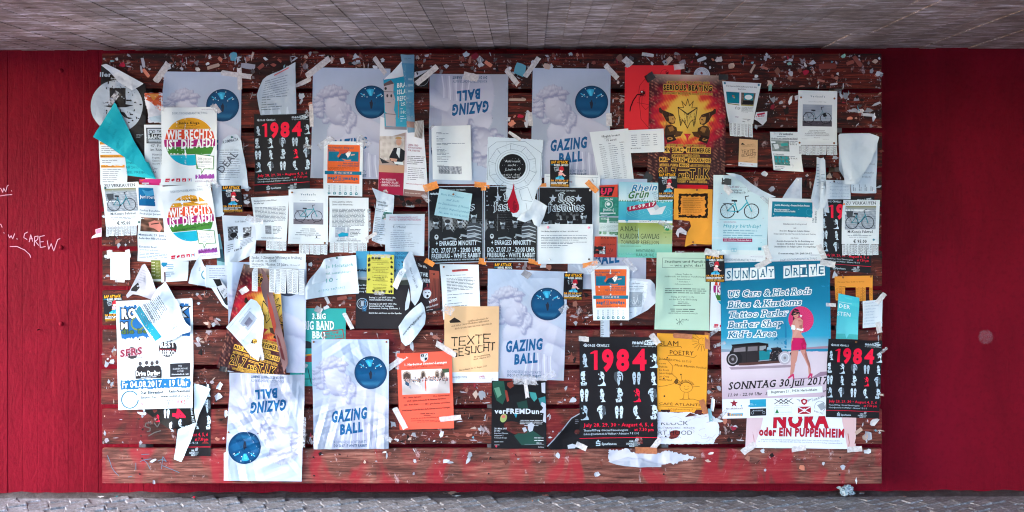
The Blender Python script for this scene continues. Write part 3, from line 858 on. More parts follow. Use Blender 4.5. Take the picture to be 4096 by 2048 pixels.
def ball(s, cx, cy, r, dark=False):
    nr, na = 10, 40; v = [(cx, cy)]; c = [(.0, 0)]; t = []
    for i in range(1, nr + 1):
        for j in range(na):
            a = 2 * math.pi * j / na; rr = i / nr; v.append((cx + r * rr * math.cos(a), cy + r * rr * math.sin(a))); c.append((rr * math.cos(a), rr * math.sin(a)))
    for j in range(na): t.append((0, 1 + j, 1 + (j + 1) % na))
    for i in range(nr - 1):
        for j in range(na):
            a, b = 1 + i * na + j, 1 + i * na + (j + 1) % na; t += [(a, a + na, b + na), (a, b + na, b)]
    c = np.array(c); rr = np.hypot(c[:, 0], c[:, 1]); hi = np.exp(-((c[:, 1] - .1) / .35) ** 2) * .3 + np.clip(-c[:, 1], 0, 1) * .25
    col = C('003a66') * (1 - hi)[:, None] + C('106c9c') * hi[:, None]; e = np.clip((rr - .72) / .28, 0, 1)[:, None] ** 2
    col = col * (1 - e) + C('05304f') * e
    lo = np.exp(-((c[:, 1] - .66) / .12) ** 2) * (rr < .9); col = col * (1 - lo * .5)[:, None] + C('2d7ea8') * (lo * .5)[:, None]
    if dark: col = col * .25 + C('3c3c4a') * .6
    s.add(v, t, col, 2)
    hl = '48bfe8' if not dark else '6a7078'
    q = r / 66.
    def P(pts, cc, l=3): s.poly([(cx + x * q, cy + y * q) for x, y in pts], cc, l)
    P([(-22, -48), (-10, -53), (10, -51), (2, -24), (-8, -24)], '2a9cc8' if not dark else hl); P([(-14, -46), (-2, -47), (0, -26), (-6, -26)], hl, 3.3); P([(-46, -33), (-42, -36), (-24, -23), (-28, -21)], '2a9cc8' if not dark else hl); P([(18, -24), (38, -36), (41, -31), (25, -22)], '2a9cc8' if not dark else hl)
    for (x, y) in ((-26, -53), (12, -54), (-30, -30), (10, -36), (38, -30), (40, -24), (44, -26), (-38, -22), (-18, -20), (20, -18)): s.ell(cx + x * q, cy + y * q, 1.9 * q, 1.9 * q, 'e4f4fc' if not dark else 'b0b4bc', 4, 6)
    P([(-4, -2), (4, -2), (6, 6), (3, 26), (-3, 26), (-6, 8)], '1d2436'); s.ell(cx, cy - 4 * q, 3 * q, 4 * q, '1d2436', 3, 8)
    P([(-8, 0), (-4, 0), (-6, 12)], '1d2436'); P([(12, 0), (16, 0), (15, 9), (12, 9)], '17406a')
def gazing(s, blue='0d5688', ink='1f6288'):
    ball(s, 236, 134, 66)
    # a simple clasped hand and drapery low on the sheet
    for i in range(9): s.line([(150 + i * 13, 340 + 6 * math.sin(i)), (158 + i * 12, 380), (150 + i * 14, 432)], 5, 'a9a8c0' if i % 2 else 'cfcfdf', 1.2)
    s.text('GAZING', 74, 333, 41, 219, blue, 5, y1=316, slant=.06, layer=4); s.text('BALL', 110, 381, 37, 203, blue, 5, y1=369, slant=.02, layer=4)
    s.text('KOONSGESCHICHTSPARTY', 84, 417, 11, 220, '40607c', 0, layer=4); s.text('DO 20.07.17 WHITE RABBIT', 84, 432, 11, 220, '1c4868', 3, layer=4)
def gaz_sheet(quad, label, short, **kw):
    kw.setdefault('crumple', .45)
    return Sheet('party_poster', label, 'poster', quad, 310, 440, col='a9afc4', base=gazing_base, cell=kw.pop('cell', 4.2), mat='gloss', group='pale bust and blue ball party posters', short=short, **kw)

WHT = 'ccdbe6'
def face(s, cx, cy, k, kind, col=WHT):
    """one high-contrast photocopy portrait, cut from light shapes on black"""
    def P(pts, c=col, l=2): s.poly([(cx + x * k, cy + y * k) for x, y in pts], c, l)
    B = '161214'
    sh = [(3, -28), (16, -24), (19, -6), (15, 8), (8, 17), (4, 12), (6, 4), (3, -4), (6, -14)]
    if kind in 'wlg': s.poly([(cx + x * k * (1 if (cx + cy) % 2 < 1 else -1), cy + y * k) for x, y in sh], '1f1b1e' if kind != 'l' else '4a5058', 3.5)
    if kind == 'w':      # young woman, far side of the face in shadow
        P([(-8, -22), (2, -27), (10, -20), (13, -6), (11, 6), (4, 15), (-2, 17), (-8, 8), (-12, -2), (-12, -12)])
        P([(2, 14), (9, 8), (12, 20), (18, 27), (-2, 28), (4, 22)]); P([(-10, -9), (-3, -11), (-3, -7), (-9, -6)], B, 3); P([(3, -11), (10, -12), (9, -8), (3, -7)], B, 3)
        P([(-4, -6), (-2, 2), (-6, 2)], B, 3); P([(-5, 7), (3, 6), (0, 10)], B, 3); P([(6, -26), (12, -18), (13, -4), (9, -14)], B, 3); P([(-1, 12), (5, 9), (4, 14)], B, 3)
    elif kind == 'b':    # bearded man turned to the light
        P([(-2, -28), (8, -26), (14, -14), (13, -2), (8, 4), (2, 0), (0, -8), (-6, -10), (-2, -14)]); P([(8, -2), (13, -4), (12, 12), (18, 22), (20, 30), (-12, 31), (0, 24), (6, 20), (10, 12)])
        P([(-12, -18), (-8, -20), (-7, -15), (-11, -14)]); P([(-6, -2), (-2, -2), (-1, 5), (-6, 6)]); P([(4, -12), (11, -13), (10, -9), (4, -9)], B, 3); P([(-8, 26), (-14, 28), (-10, 31)])
    elif kind == 'l':    # blonde woman with hair to the jaw
        P([(-16, -2), (-16, -14), (-8, -26), (4, -29), (15, -22), (19, -8), (17, 10), (14, 6), (15, -8), (8, -20), (-4, -18), (-12, -8)]); P([(-8, -14), (2, -17), (11, -12), (10, 4), (5, 14), (6, 22), (0, 30), (-4, 20), (-6, 10), (-10, -2)])
        P([(-9, -8), (-2, -9), (-3, -5), (-8, -5)], B, 3); P([(3, -9), (10, -9), (9, -5), (3, -5)], B, 3); P([(-3, 5), (5, 5), (2, 8)], B, 3); P([(0, -4), (2, 1), (-2, 1)], B, 3); P([(5, 12), (10, 4), (8, 16)], B, 3)
    elif kind == 'm':    # one face split and mirrored
        for q in (-1, 1): P([(q * 2.5, -14), (q * 5, -24), (q * 12, -26), (q * 17, -16), (q * 16, 0), (q * 13, 14), (q * 13, 24), (q * 6, 26), (q * 4, 14), (q * 2, 6), (q * 5, 2), (q * 2, -2)]); P([(q * 7, -10), (q * 13, -10), (q * 12, -7), (q * 7, -6)], B, 3); P([(q * 4, 8), (q * 9, 8), (q * 7, 11)], B, 3)
    else:                # gaunt man facing us
        P([(-13, -16), (-10, -27), (3, -30), (12, -24), (14, -12), (18, -8), (15, 2), (10, 10), (6, 14), (-6, 14), (-11, 4)]); P([(-13, 16), (-8, 14), (0, 20), (9, 12), (13, 20), (10, 28), (-10, 29)])
        P([(-11, -10), (-3, -9), (-4, -5), (-11, -4)], B, 3); P([(3, -9), (12, -10), (11, -5), (3, -5)], B, 3); P([(-2, -4), (2, -4), (3, 3), (-3, 3)], 'a2b4c2', 3); P([(-6, 7), (6, 7), (4, 10), (-4, 10)], B, 3); P([(-13, 4), (-7, 4), (-8, 14), (-12, 12)], B, 3); P([(7, 4), (12, 3), (10, 13)], B, 3)
        for x in (-8, -2, 4): P([(x, 22), (x + 3, 21), (x + 2, 29)], B, 3)
FACES = [[(18, 93, 'w'), (295, 93, 'b')], [(17, 165, 'g'), (86, 165, 'b'), (156, 165, 'l'), (228, 165, 'm'), (292, 165, 'w')],
         [(19, 232, 'm'), (87, 232, 'w'), (157, 232, 'g'), (228, 232, 'r'), (290, 232, 'l')], [(18, 300, 'b'), (86, 300, 'l'), (158, 300, 'm'), (226, 300, 'w'), (295, 300, 'g')]]
def orwell(s):
    RED = 'f0123c'
    s.text("G", 15, 39, 12, None, WHT, 3); s.text("EORGE", 25, 39, 10, 62, WHT, 3); s.text("O", 67, 39, 12, None, WHT, 3); s.text("RWELL'S", 78, 39, 10, 119, WHT, 3)
    s.text("mani", 212, 28, 14, 256, WHT, 4); s.poly([(262, 13), (292, 8), (290, 32), (258, 31)], WHT, 2); s.text("ACT", 260, 28, 14, 289, '161214', 4, slant=.15); s.text("s", 290, 28, 14, 301, WHT, 4)
    s.text("the english department drama group", 212, 38, 4.5, 305, WHT, 1)
    s.poly([(58, 131), (72, 131), (72, 54), (60, 54), (43, 64), (43, 68), (58, 66)], RED, 4); s.text("9", 88, 131, 77, 137, RED, 5, res=3); s.text("8", 146, 131, 77, 200, RED, 5, res=3); s.text("4", 212, 130, 78, 268, RED, 4, res=3)
    for row in FACES:
        for (x, y, k) in row:
            if k == 'r': face(s, x, y, .92, 'b', RED)
            else: face(s, x, y, .98, k, WHT if (x + y) % 3 else 'b4c6d4')
    s.text("July 28, 29, 30 • August 4, 5, 6", 16, 357, 14, 294, RED, 2); s.text("at 7.30 pm", 219, 376, 12.5, 295, RED, 2)
    s.text("TheaterFISTung • Hörsaal Fahnenbergplatz", 16, 375, 8, 194, WHT, 1); s.text("tickets@maniacts.de & Walthari • Admission 7 € / 5 €", 16, 389, 8, 237, WHT, 1)
    s.rect(0, 401, 310, 403, RED, 2)
    s.ell(74, 412, 3, 3, 'b8ccd8', 3, 8); s.line([(82, 417), (67, 417), (67, 424), (81, 424), (81, 431), (66, 431)], 3.4, 'b8ccd8', 3); s.text("Sparkasse", 88, 430, 9.5, 148, 'c4d4de', 3)
    s.text("CARL", 198, 420, 7, 216, WHT, 4); s.text("SCHURZ", 187, 430, 7, 217, WHT, 4); s.text("HAUS", 198, 440 - 1, 7, 217, WHT, 4); s.rect(218, 421, 219, 438, WHT, 3)
    for i in range(5): s.line([(220 + i * 3, 418), (224 + i * 3, 407 - (i % 2) * 3)], 1.4, WHT, 3)
    s.lines(221, 424, 242, 4, 4, 3, 'a8b8c2', rag=.3)
def orwell_sheet(quad, label, short, **kw):
    s = Sheet('theatre_poster', label, 'poster', quad, 310, 440, col='1b1719', mat='gloss', group='black theatre posters with red numerals', short=short, **kw); orwell(s); return s

def wie_rechts(s, marker=False):
    s.text("DISKUSSIONSVERANSTALTUNG", 44, 28, 9, 178, '4f7289', 0); s.text("aufstehen-gegen-rassismus.de", 156, 11, 3.4, 205, '6a4a90', 1)
    def band(y0, y1, col, dl=0, dr=0, skew=0):
        r = 96; cx, cy = 110, 137; pts = []
        for i in range(13):
            y = y0 + (y1 - y0) * i / 12; x = math.sqrt(max(0, r * r - (y - cy) ** 2)); pts.append((cx + x + dr, y + skew))
        for i in range(12, -1, -1):
            y = y0 + (y1 - y0) * i / 12; x = math.sqrt(max(0, r * r - (y - cy) ** 2)); pts.append((cx - x - dl, y - skew))
        s.poly(pts, col, 1)
    band(41.5, 87, 'd99a24', 0, 0); band(88, 127, 'dc4a2a', 0, 1); band(128, 157, 'a81e72', 4, 4); band(158, 188, '3f7f32', 0, 0); band(190, 232.5, '16a8c4', 0, 0)
    s.text("Janke Kluge", 66, 67, 10, 147, '1e1a18', 3); s.text("mit", 102, 53, 4, 112, '8a5a1a', 1)
    s.lines(70, 74, 150, 1, 6, 4, '7a5218', al='c'); s.lines(62, 80, 156, 2, 6, 4, '8a5c18', al='c')
    s.text("WIE RECHTS", 20, 127, 34, 198, 'f4f8fc', 4, y1=123, slant=.03, layer=5); s.text("IST DIE AFD?", 20, 165, 33, 204, 'f4f8fc', 4, y1=159, slant=.03, layer=5)
    s.poly([(128, 184), (205, 196), (204, 250), (165, 248), (152, 268), (150, 248), (132, 246)], '4f8a52', 5.5); s.poly([(131, 188), (202, 199), (201, 246.5), (163, 245), (153.5, 260), (152.5, 245), (135, 242.5)], 'eef4fa', 6)
    s.text("DI 25. JULI 2017", 139, 210, 9, 194, '2c4a62', 1, y1=214, layer=8); s.text("DGB-HAUS FREIBURG", 137, 222, 8, 195, '2c4a62', 1, y1=225, layer=8); s.lines(137, 232, 196, 2, 7, 4, '93a6b4', layer=8)
    pts = [(127, 286)]
    r = random.Random(3)
    for i in range(27): pts.append((127 + i * 3, 268 + (r.uniform(0, 9) if i % 2 else -r.uniform(0, 3))))
    pts += [(207, 284)] + [(207 - i * 3, 285 + (r.uniform(0, 4) if i % 2 else 0)) for i in range(1, 26)]
    s.poly(pts, '93449c', 2); s.text("AUFSTEHEN GEGEN RASSISMUS", 126, 299, 6, 207, '7c4a94', 1)
    for x, k in ((15, 0), (38, 1), (57, 2), (78, 2), (98, 3)):
        c = 'c81a3c'
        if k == 0: s.poly([(x + 3, 283), (x + 20, 283), (x + 16, 297), (x, 297)], c, 3); s.text('DGB', x + 3, 294, 5, x + 16, 'f4e8ee', 2)
        elif k == 1: s.ell(x + 5, 290, 4, 5, c, 3); s.rect(x + 7, 284, x + 13, 292, c, 3.2)
        elif k == 2: s.rect(x, 283, x + 14, 296, c, 3); s.poly([(x + 3, 294), (x + 7, 286), (x + 11, 294)], 'f0dfe6', 3.5)
        else: s.rect(x, 283, x + 2, 296, '1f5f9a', 3); s.rect(x + 12, 283, x + 14, 296, '1f5f9a', 3); s.poly([(x + 3, 284), (x + 11, 284), (x + 7, 296)], c, 3)
    if marker:
        s.text("super-duper-mäßig, im Backery", 36, 186, 8, 186, '24262a', 0, y1=172, slant=.3, jit=.2, layer=7); s.text("Bündnis für Gleichstellung", 130, 284, 8, 206, '1a1420', 1, y1=272, slant=.3, jit=.25, layer=8)

def rap(s):
    s.text("RAP ATTACK", 5, 13.5, 10, 72, 'f0aa1c', 5, slant=.12, jit=.08); s.text("REBEL MUSIC", 17, 23.5, 7, 74, 'e8f0f6', 4, serif=True); s.rect(3, 17, 16, 21, '1e8cb8', 2); s.text("MEETS", 4, 20.6, 3, 15.5, '0c1c28', 3)
    s.poly([(15, 29), (34, 25), (36, 42), (20, 46)], '9aa6b0', 2); s.poly([(18, 32), (32, 29), (33, 34), (19, 37)], '3a444c', 3); s.ell(23, 40, 3, 3, '2a3238', 3, 8); s.ell(31, 38, 3, 3, '2a3238', 3, 8)
    s.poly([(35, 42), (38, 30), (46, 24), (53, 27), (57, 41), (46, 43)], 'c81c30', 3); s.poly([(38, 33), (55, 35), (56, 37), (38, 36)], '8a1424', 3.5)
    s.ell(45, 44, 7, 5, 'f0cdbc', 4, 10); s.poly([(40, 42), (52, 43), (51, 46), (41, 45)], 'e8f4f8', 4.5)
    s.poly([(34, 48), (48, 48), (50, 60), (36, 62)], 'd86a78', 3); s.poly([(48, 49), (56, 55), (62, 62), (58, 65), (50, 58)], 'f0b4b0', 3.6); s.line([(58, 62), (64, 60)], 1.6, 'f0cdbc', 4)
    for i in range(4): s.line([(35, 50 + i * 3), (49, 51 + i * 3)], 1.2, 'f4e4e8', 4)
    s.poly([(33, 60), (44, 60), (42, 70), (32, 70)], '1a8ab4', 3); s.poly([(40, 60), (47, 59), (52, 70), (44, 71)], '2a98c0', 3.2); s.poly([(33, 58), (46, 58), (46, 61), (33, 62)], 'e89a28', 3.6)
    s.poly([(22, 71), (34, 66), (40, 72), (36, 76), (24, 76)], '38b4dc', 4); s.poly([(40, 71), (52, 68), (58, 72), (54, 76), (42, 76)], '38b4dc', 4.2); s.line([(22, 76), (56, 76.4)], 1.3, 'e8f4f8', 5)
    s.text("SA 05.08.2017", 3, 85, 6.5, 74, 'eea228', 4); s.lines(3, 90, 74, 2, 5, 5, 'd8dee4', rag=.1, last=.9); s.text("HARMONIE GEWÖLBEKELLER", 3, 101.5, 5.2, 75, 'e8a82c', 4); s.text("GRÜNWÄLDERSTR. 16 // FREIBURG", 3, 106, 3.2, 75, 'd89a28', 2)
def rap_sheet(quad, label, short, **kw):
    s = Sheet('club_flyer', label, 'flyer', quad, 78, 107, col='171216', mat='gloss', wr=.3, group='small black club flyers with a red-hatted figure', short=short, cell=14, **kw); rap(s); return s

def zapf(s):
    O, B = 'ec6a34', '17708e'
    s.rect(15, 14, 144, 168, O, 1); s.rect(18, 41, 139, 80, B, 2)
    s.text("Du brauchst dringend", 17, 29, 8, 118, '14566e', 3); s.text("Kohle ...", 17, 39.5, 8, 58, '14566e', 3)
    s.poly([(62, 33), (104, 33), (100, 48), (60, 50)], 'c4503c', 3); s.poly([(86, 50), (96, 42), (108, 44), (104, 56), (96, 66), (92, 58)], 'eef2f4', 4); s.ell(101, 41, 5, 4, 'd8a890', 5, 9); s.poly([(60, 58), (88, 44), (98, 52), (92, 70), (76, 66), (60, 72)], '0e4a66', 3.5)
    s.poly([(108, 52), (124, 50), (124, 54), (108, 57)], 'd8a890', 4.5); s.poly([(72, 70), (92, 74), (110, 72), (108, 78), (88, 79)], 'd87a4c', 4.5); s.poly([(52, 60), (62, 48), (70, 50), (58, 66)], 'd86a44', 4)
    s.text("... dann mach doch", 66, 91, 7.5, 140, '14566e', 3); s.text("mal was praktisches!", 56, 100, 7.5, 140, '14566e', 3); s.lines(18, 106, 140, 3, 4.6, 3.6, 'a84a26', rag=.08)
    s.rect(5, 119, 152, 133, B, 2.5); s.text("☎ 0761 45 99 00", 41, 129.5, 7, 114, 'f2c8b4', 3)
    s.text("zapf", 17, 152, 11, 54, '0f5e7e', 5); s.text("umzüge", 76, 152, 11, 138, '0f5e7e', 5); s.ring(65, 145, 4.5, 2.2, '0f5e7e', 3); s.line([(59, 154), (71, 152)], 2, '0f5e7e', 3); s.lines(40, 158, 116, 1, 4, 3.5, '14566e'); s.lines(17, 165, 140, 1, 4, 3.4, '8a4a34', rag=0, last=1)
    for i in range(6):
        x = 17 + i * 22; s.ring(x + 5, 207, 4, 3, '1a7f8c', 2); s.line([(x, 212), (x + 10, 211)], 2, '1a7f8c', 2); s.rect(x + 14.5, 172, x + 15, 218, 'b4c0cc', 2)
        for q in range(2):
            yy = 176
            while yy < 198: e = yy + s.r.uniform(4, 9); s.rect(x + 2 + q * 4, yy, x + 3.6 + q * 4, min(e, 199), '7a98a8', 2); yy = e + 2
def serious_base(u, v):
    x, y = (u - 154) / 154, (v - 170) / 170
    r = np.hypot(x * 1.0, np.where(v < 170, y * 1.05, y * 1.12)); n = .16 * np.sin(u * .11 + 3 * np.sin(v * .05)) + .13 * np.sin(v * .17 + u * .05) + .09 * np.sin(u * .53 - v * .31)
    r = r + n * .35
    stops = [(.0, 'f4c860'), (.52, 'f0b848'), (.66, 'e0472e'), (.82, 'b80f30'), (1.02, '5a1420'), (1.35, '2c1214')]
    c = np.zeros((len(u), 3)); P = [p for p, _ in stops]; K = np.array([C(h) for _, h in stops])
    for i in range(3): c[:, i] = np.interp(r, P, K[:, i])
    low = np.clip((v - 285) / 50, 0, 1)[:, None]; c = c * (1 - low) + C('371618') * low
    q_ = np.sin(u * .31 + 4 * np.sin(v * .07)) * np.sin(v * .23 + 3 * np.sin(u * .06)) + .5 * np.sin(u * 1.7 + v * .9); f = np.clip(q_ - .35, 0, 1) * ((r > .85) | (v > 290)); spark = f[:, None] * np.clip((np.abs(x) - .35) * 1.8, 0, .8)[:, None]
    c = c * (1 - spark) + C('c8826a') * spark
    top = np.clip(1 - v / 40, 0, 1)[:, None] * np.clip(1 - np.abs(x) * .8, 0, 1)[:, None]; c = c * (1 - top * .8) + C('f0d8c4') * top * .8
    return c
def serious(s):
    K, Y = '1c0e0a', 'eab44a'
    def t(st, x0, y, cap, x1, b=3, o=1.6): s.text(st, x0, y, cap, x1, K, b, out=(Y, o), layer=5)
    t("::MIGHTY PRESSURE CREW & BEATING CREW::", 70, 35, 8.5, 242, 2, 1.1); t("SERIOUS BEATING", 57, 62, 20, 252, 5, 2.2); t("BLACKFORREST BASSCULTURE meets HELLTOWN D&B", 56, 79, 8.5, 255, 2, 1.1)
    cx = 155
    star = [(116, 130), (139, 132), (131, 105), (147, 124), (155, 96), (163, 124), (178, 104), (172, 132), (194, 130), (155, 156)]
    for q in (star,): s.line(q + [q[0]], 2.2, K, 4)
    bd = [(117, 131), (121, 165), (128, 205), (134, 180), (144, 192), (155, 214), (166, 190), (176, 180), (181, 206), (189, 165), (194, 131), (155, 160)]
    s.line(bd + [bd[0]], 2.6, K, 4)
    r = random.Random(2)
    for i in range(34):
        x = r.uniform(122, 188); y = r.uniform(146, 186); s.line([(x, y), (x, y + r.uniform(4, 16))], 1.1, '5c3a1a', 4); s.ell(x, y, 1.3, 1.3, K, 4.2, 6)
    for sg in (-1, 1):
        def Q(pts, c, l=3): s.poly([(cx + sg * (x - cx), y) for x, y in pts], c, l)
        Q([(40, 136), (46, 132), (54, 142), (98, 158), (108, 176), (104, 196), (88, 200), (70, 186), (56, 160), (42, 152)], '3c2414'); Q([(80, 168), (100, 166), (107, 182), (98, 196), (84, 190)], 'c8924a', 3.5)
        Q([(70, 205), (90, 200), (112, 212), (116, 234), (96, 250), (66, 250), (64, 224)], '4a2e18'); Q([(78, 212), (96, 206), (104, 222), (86, 230)], '9a6a34', 3.5); Q([(66, 246), (100, 240), (112, 262), (76, 275)], '2a1810', 3.6)
        Q([(110, 226), (138, 228), (128, 246), (104, 252)], '5a3a20', 3.7); s.ell(cx + sg * (86 - cx), 257, 12, 6, 'b07c40', 4, 14); s.ell(cx + sg * (86 - cx), 257, 5, 2.5, '2a1810', 4.5, 10); s.ell(cx + sg * (96 - cx), 178, 4, 2, '20100a', 4.5, 8)
        for i in range(26): s.line([(cx + sg * (r.uniform(46, 100) - cx), r.uniform(146, 262)) for _ in range(2)][:1] * 1 + [(cx + sg * (r.uniform(60, 100) - cx), r.uniform(150, 262))], .9, '1e120a' if i % 2 else 'a87440', 4.1) if i < 8 else None
    s.poly([(140, 236), (170, 236), (160, 250), (155, 270), (150, 250)], 'd0283a', 2)
    t("::BEATING CREW • SCHWÄBISCH HALL::", 73, 288, 9, 228, 2, 1.1)
    s.rect(61, 289, 250, 314, Y, 2); s.rect(139, 289, 152, 314, '371618', 2.2); s.rect(142, 297, 149, 305, Y, 3); s.text("MNESIAC", 63, 309, 16, 136, K, 4, layer=5); s.text("FREEMERGE", 155, 309, 16, 247, K, 4, layer=5)
    t("::MIGHTY PRESSURE CREW::", 94, 328, 9, 205, 2, 1.1)
    s.rect(46, 331, 250, 351, Y, 2); s.rect(146, 331, 158, 351, '371618', 2.2); s.rect(149, 338, 155, 344, Y, 3); s.text("MAD MERLIN", 48, 347.5, 14, 143, K, 4, layer=5); s.text("WODKA-JOE", 161, 347.5, 14, 248, K, 4, layer=5)
    t("::SPECIAL GUEST::", 48, 367, 8.5, 120, 2, 1.1); s.rect(124, 355, 165, 370, Y, 2); s.text("MAGO", 127, 367.5, 10.5, 162, K, 4, layer=5); t("::ELLEMENT•LAHR::", 170, 367, 8.5, 247, 2, 1.1)
    t("21.7", 46, 411, 34, 112, 4, 2.4); s.rect(122, 377, 164, 384, Y, 3); s.rect(124, 379, 162, 382, K, 5); t("sub", 124, 410, 19, 166, 4, 2); t("T.I.K", 168, 411, 33, 246, 5, 2.4)
    t("SUNDGAUALLEE 36 ▫ FREIBURG", 84, 421, 7, 232, 1, 1); t("MIGHTYPRESSURECREW ▫ BEATING-CREW.DE", 64, 431, 7, 236, 1, 1)

# broad-nib blackletter: every letter a few straight pen strokes in a box 1 wide, y down from ascender 0 to baseline 1, x-height .42
BL = {
 'L': (.95, [[(.25, .0), (.12, .12), (.25, .3), (.25, .78), (.1, .95)], [(.1, .88), (.3, 1.0), (.6, .88), (.85, 1.0), (.95, .85)], [(.25, .06), (.6, .0), (.8, .14)], [(.5, .1), (.5, .8)]]),
 'o': (.6, [[(.12, .5), (.12, .86), (.3, 1.0), (.5, .86), (.5, .52), (.3, .42), (.12, .5)]]),
 's': (.55, [[(.48, .5), (.3, .42), (.12, .52), (.16, .66), (.44, .76), (.46, .9), (.28, 1.0), (.08, .92)]]),
 'f': (.55, [[(.5, .06), (.36, -.02), (.22, .1), (.22, 1.08), (.08, 1.22)], [(.04, .44), (.44, .42)]]),
 'a': (.6, [[(.14, .52), (.3, .42), (.46, .5), (.46, .9), (.58, 1.0)], [(.44, .66), (.14, .76), (.14, .92), (.28, 1.0), (.46, .88)]]),
 't': (.42, [[(.18, .16), (.18, .88), (.32, 1.0), (.42, .92)], [(.04, .44), (.38, .42)]]),
 'i': (.32, [[(.06, .5), (.16, .44), (.16, .88), (.3, 1.0)], [(.1, .2), (.2, .28)]]),
 'd': (.62, [[(.1, .06), (.34, .2), (.52, .5), (.5, .88), (.3, 1.0), (.12, .86), (.12, .56), (.34, .46), (.5, .54)]]),
}
def blackletter(s, st, x0, y0, h, x1, layer=4, col='171215', out=WHT):
    wt = sum(BL[c][0] for c in st); kx = (x1 - x0) / wt; pen = 0
    for c in st:
        wd, sts = BL[c]
        for q in sts:
            p = [(x0 + (pen + a) * kx, y0 + b * h) for a, b in q]
            s.line(p, h * .12, out, layer, nib=(h * .17, -h * .15)); s.line(p, h * .02, col, layer + 1.2, nib=(h * .10, -h * .085))
        pen += wd
def star(s, cx, cy, r, col, layer=3, r2=.42):
    s.poly([(cx + (r if i % 2 == 0 else r * r2) * math.sin(i * math.pi / 5), cy - (r if i % 2 == 0 else r * r2) * math.cos(i * math.pi / 5)) for i in range(10)], col, layer)
def band_photo(s, x0, y0, x1, y1):
    w_, h = x1 - x0, y1 - y0
    def fn(a, b):
        ang = np.arctan2(b - 1.05, (a - .5) * 1.8); st = (np.sin(ang * 9) > 0) * 1.
        g = np.clip(.10 + .42 * st * (1 - b * .3) , 0, 1); vig = np.clip(1.25 - 2.1 * np.abs(a - .5) ** 1.5 - np.clip(.42 - b, 0, 1) * 2.8, 0, 1); g = g * vig
        return g[:, None] * C('dfe9f2') + .012
    s.field(x0, y0, x1, y1, 40, 24, fn, 1)
    D = ['16171b', '25272c', '3a3e45']
    for (cx, hy, sc_, shirt, hair) in ((.12, .38, .95, '1b1c20', '0f0f12'), (.34, .42, .92, '17181b', '2a2a2e'), (.58, .36, 1.0, '121316', '121214'), (.84, .16, 1.12, '3c4149', '0e0e10')):
        X_, Y_ = x0 + cx * w_, y0 + hy * h; k = sc_ * w_ / 218
        s.poly([(X_ - 26 * k, Y_ + 40 * k), (X_ - 14 * k, Y_ + 26 * k), (X_ + 14 * k, Y_ + 26 * k), (X_ + 28 * k, Y_ + 40 * k), (X_ + 30 * k, y1), (X_ - 30 * k, y1)], shirt, 2)
        s.poly([(X_ - 6 * k, Y_ + 10 * k), (X_ + 7 * k, Y_ + 10 * k), (X_ + 8 * k, Y_ + 28 * k), (X_ - 6 * k, Y_ + 28 * k)], '6c747e', 2.2)
        s.ell(X_, Y_, 11.5 * k, 15.5 * k, '98a4b0', 2.6, 16); s.ell(X_ - 4 * k, Y_ + 1 * k, 7 * k, 13 * k, 'c6d2dc', 2.8, 14)
        s.ell(X_, Y_ - 9 * k, 12.5 * k, 9 * k, hair, 3, 14); s.rect(X_ - 8 * k, Y_ - 3 * k, X_ - 2 * k, Y_ - 1 * k, '23262b', 3.3); s.rect(X_ + 2 * k, Y_ - 3 * k, X_ + 8 * k, Y_ - 1 * k, '23262b', 3.3)
        s.ell(X_, Y_ + 10 * k, 8 * k, 5.5 * k, '3a3f46', 3.3, 10); s.poly([(X_ - 1 * k, Y_ - 2 * k), (X_ + 3 * k, Y_ + 5 * k), (X_ - 1 * k, Y_ + 5 * k)], '6c747e', 3.3)
    X_, Y_ = x0 + .84 * w_, y0 + .16 * h
    for i in range(5): s.line([(X_ - 26, Y_ + 46 + i * 14), (X_ + 2, Y_ + 42 + i * 14), (X_ + 28, Y_ + 50 + i * 14)], 3.5, 'aeb9c4', 3.4)
    s.ell(x0 + .13 * w_, y1 - 14, 8, 10, 'c4ced6', 3.4); s.ell(x0 + .13 * w_, y1 - 16, 4, 4, '1b1c20', 3.6, 8); s.text('C', x0 + .56 * w_, y1 - 6, 9, None, 'c4ced6', 4)
    s.line([(x0 + .6 * w_, y1 - 20), (x0 + .74 * w_, y1 - 14), (x0 + .92 * w_, y1 - 22)], 8, '9aa5b0', 3.5)
    s.line([(x0 + .26 * w_, y1 - 5), (x0 + .4 * w_, y1 - 10), (x0 + .5 * w_, y1 - 4)], 6, '8e9aa5', 3.5)
def fastidios(s):
    s.rect(3, 3, 215, 300, '151215', 1)
    s.text("STRAIGHT AHEAD CREW PRESENTS:", 66, 18, 6, 148, WHT, 1)
    star(s, 57, 46, 16, 'a8b6c8'); star(s, 159, 46, 16, 'a8b6c8')
    blackletter(s, 'Los', 78, 26, 33, 142); blackletter(s, 'fastidios', 38, 60, 36, 182)
    band_photo(s, 4, 98, 214, 214)
    s.rect(3, 212, 215, 300, '151215', 1.9)
    s.text("+ ENRAGED MINORITY", 29, 234, 18, 192, 'c8d8e4', 3, layer=5); s.text("DO. 27.07.17 - 20:00 UHR", 13, 262, 18, 207, 'c8d8e4', 3, layer=5); s.text("FREIBURG - WHITE RABBIT", 13, 283, 17, 208, 'c8d8e4', 3, layer=5)
    s.text("WWW.STRAIGHTAHEADCREW.BLOGSPORT.DE - WWW.WHITE-RABBIT-CLUB.DE", 14, 293, 5.5, 208, 'c8d8e4', 2, layer=5)
def fast_sheet(quad, label, short, **kw):
    s = Sheet('concert_poster', label, 'poster', quad, 218, 303, col='bccada', mat='gloss', group='black band concert posters taped in a row', short=short, **kw); fastidios(s); return s

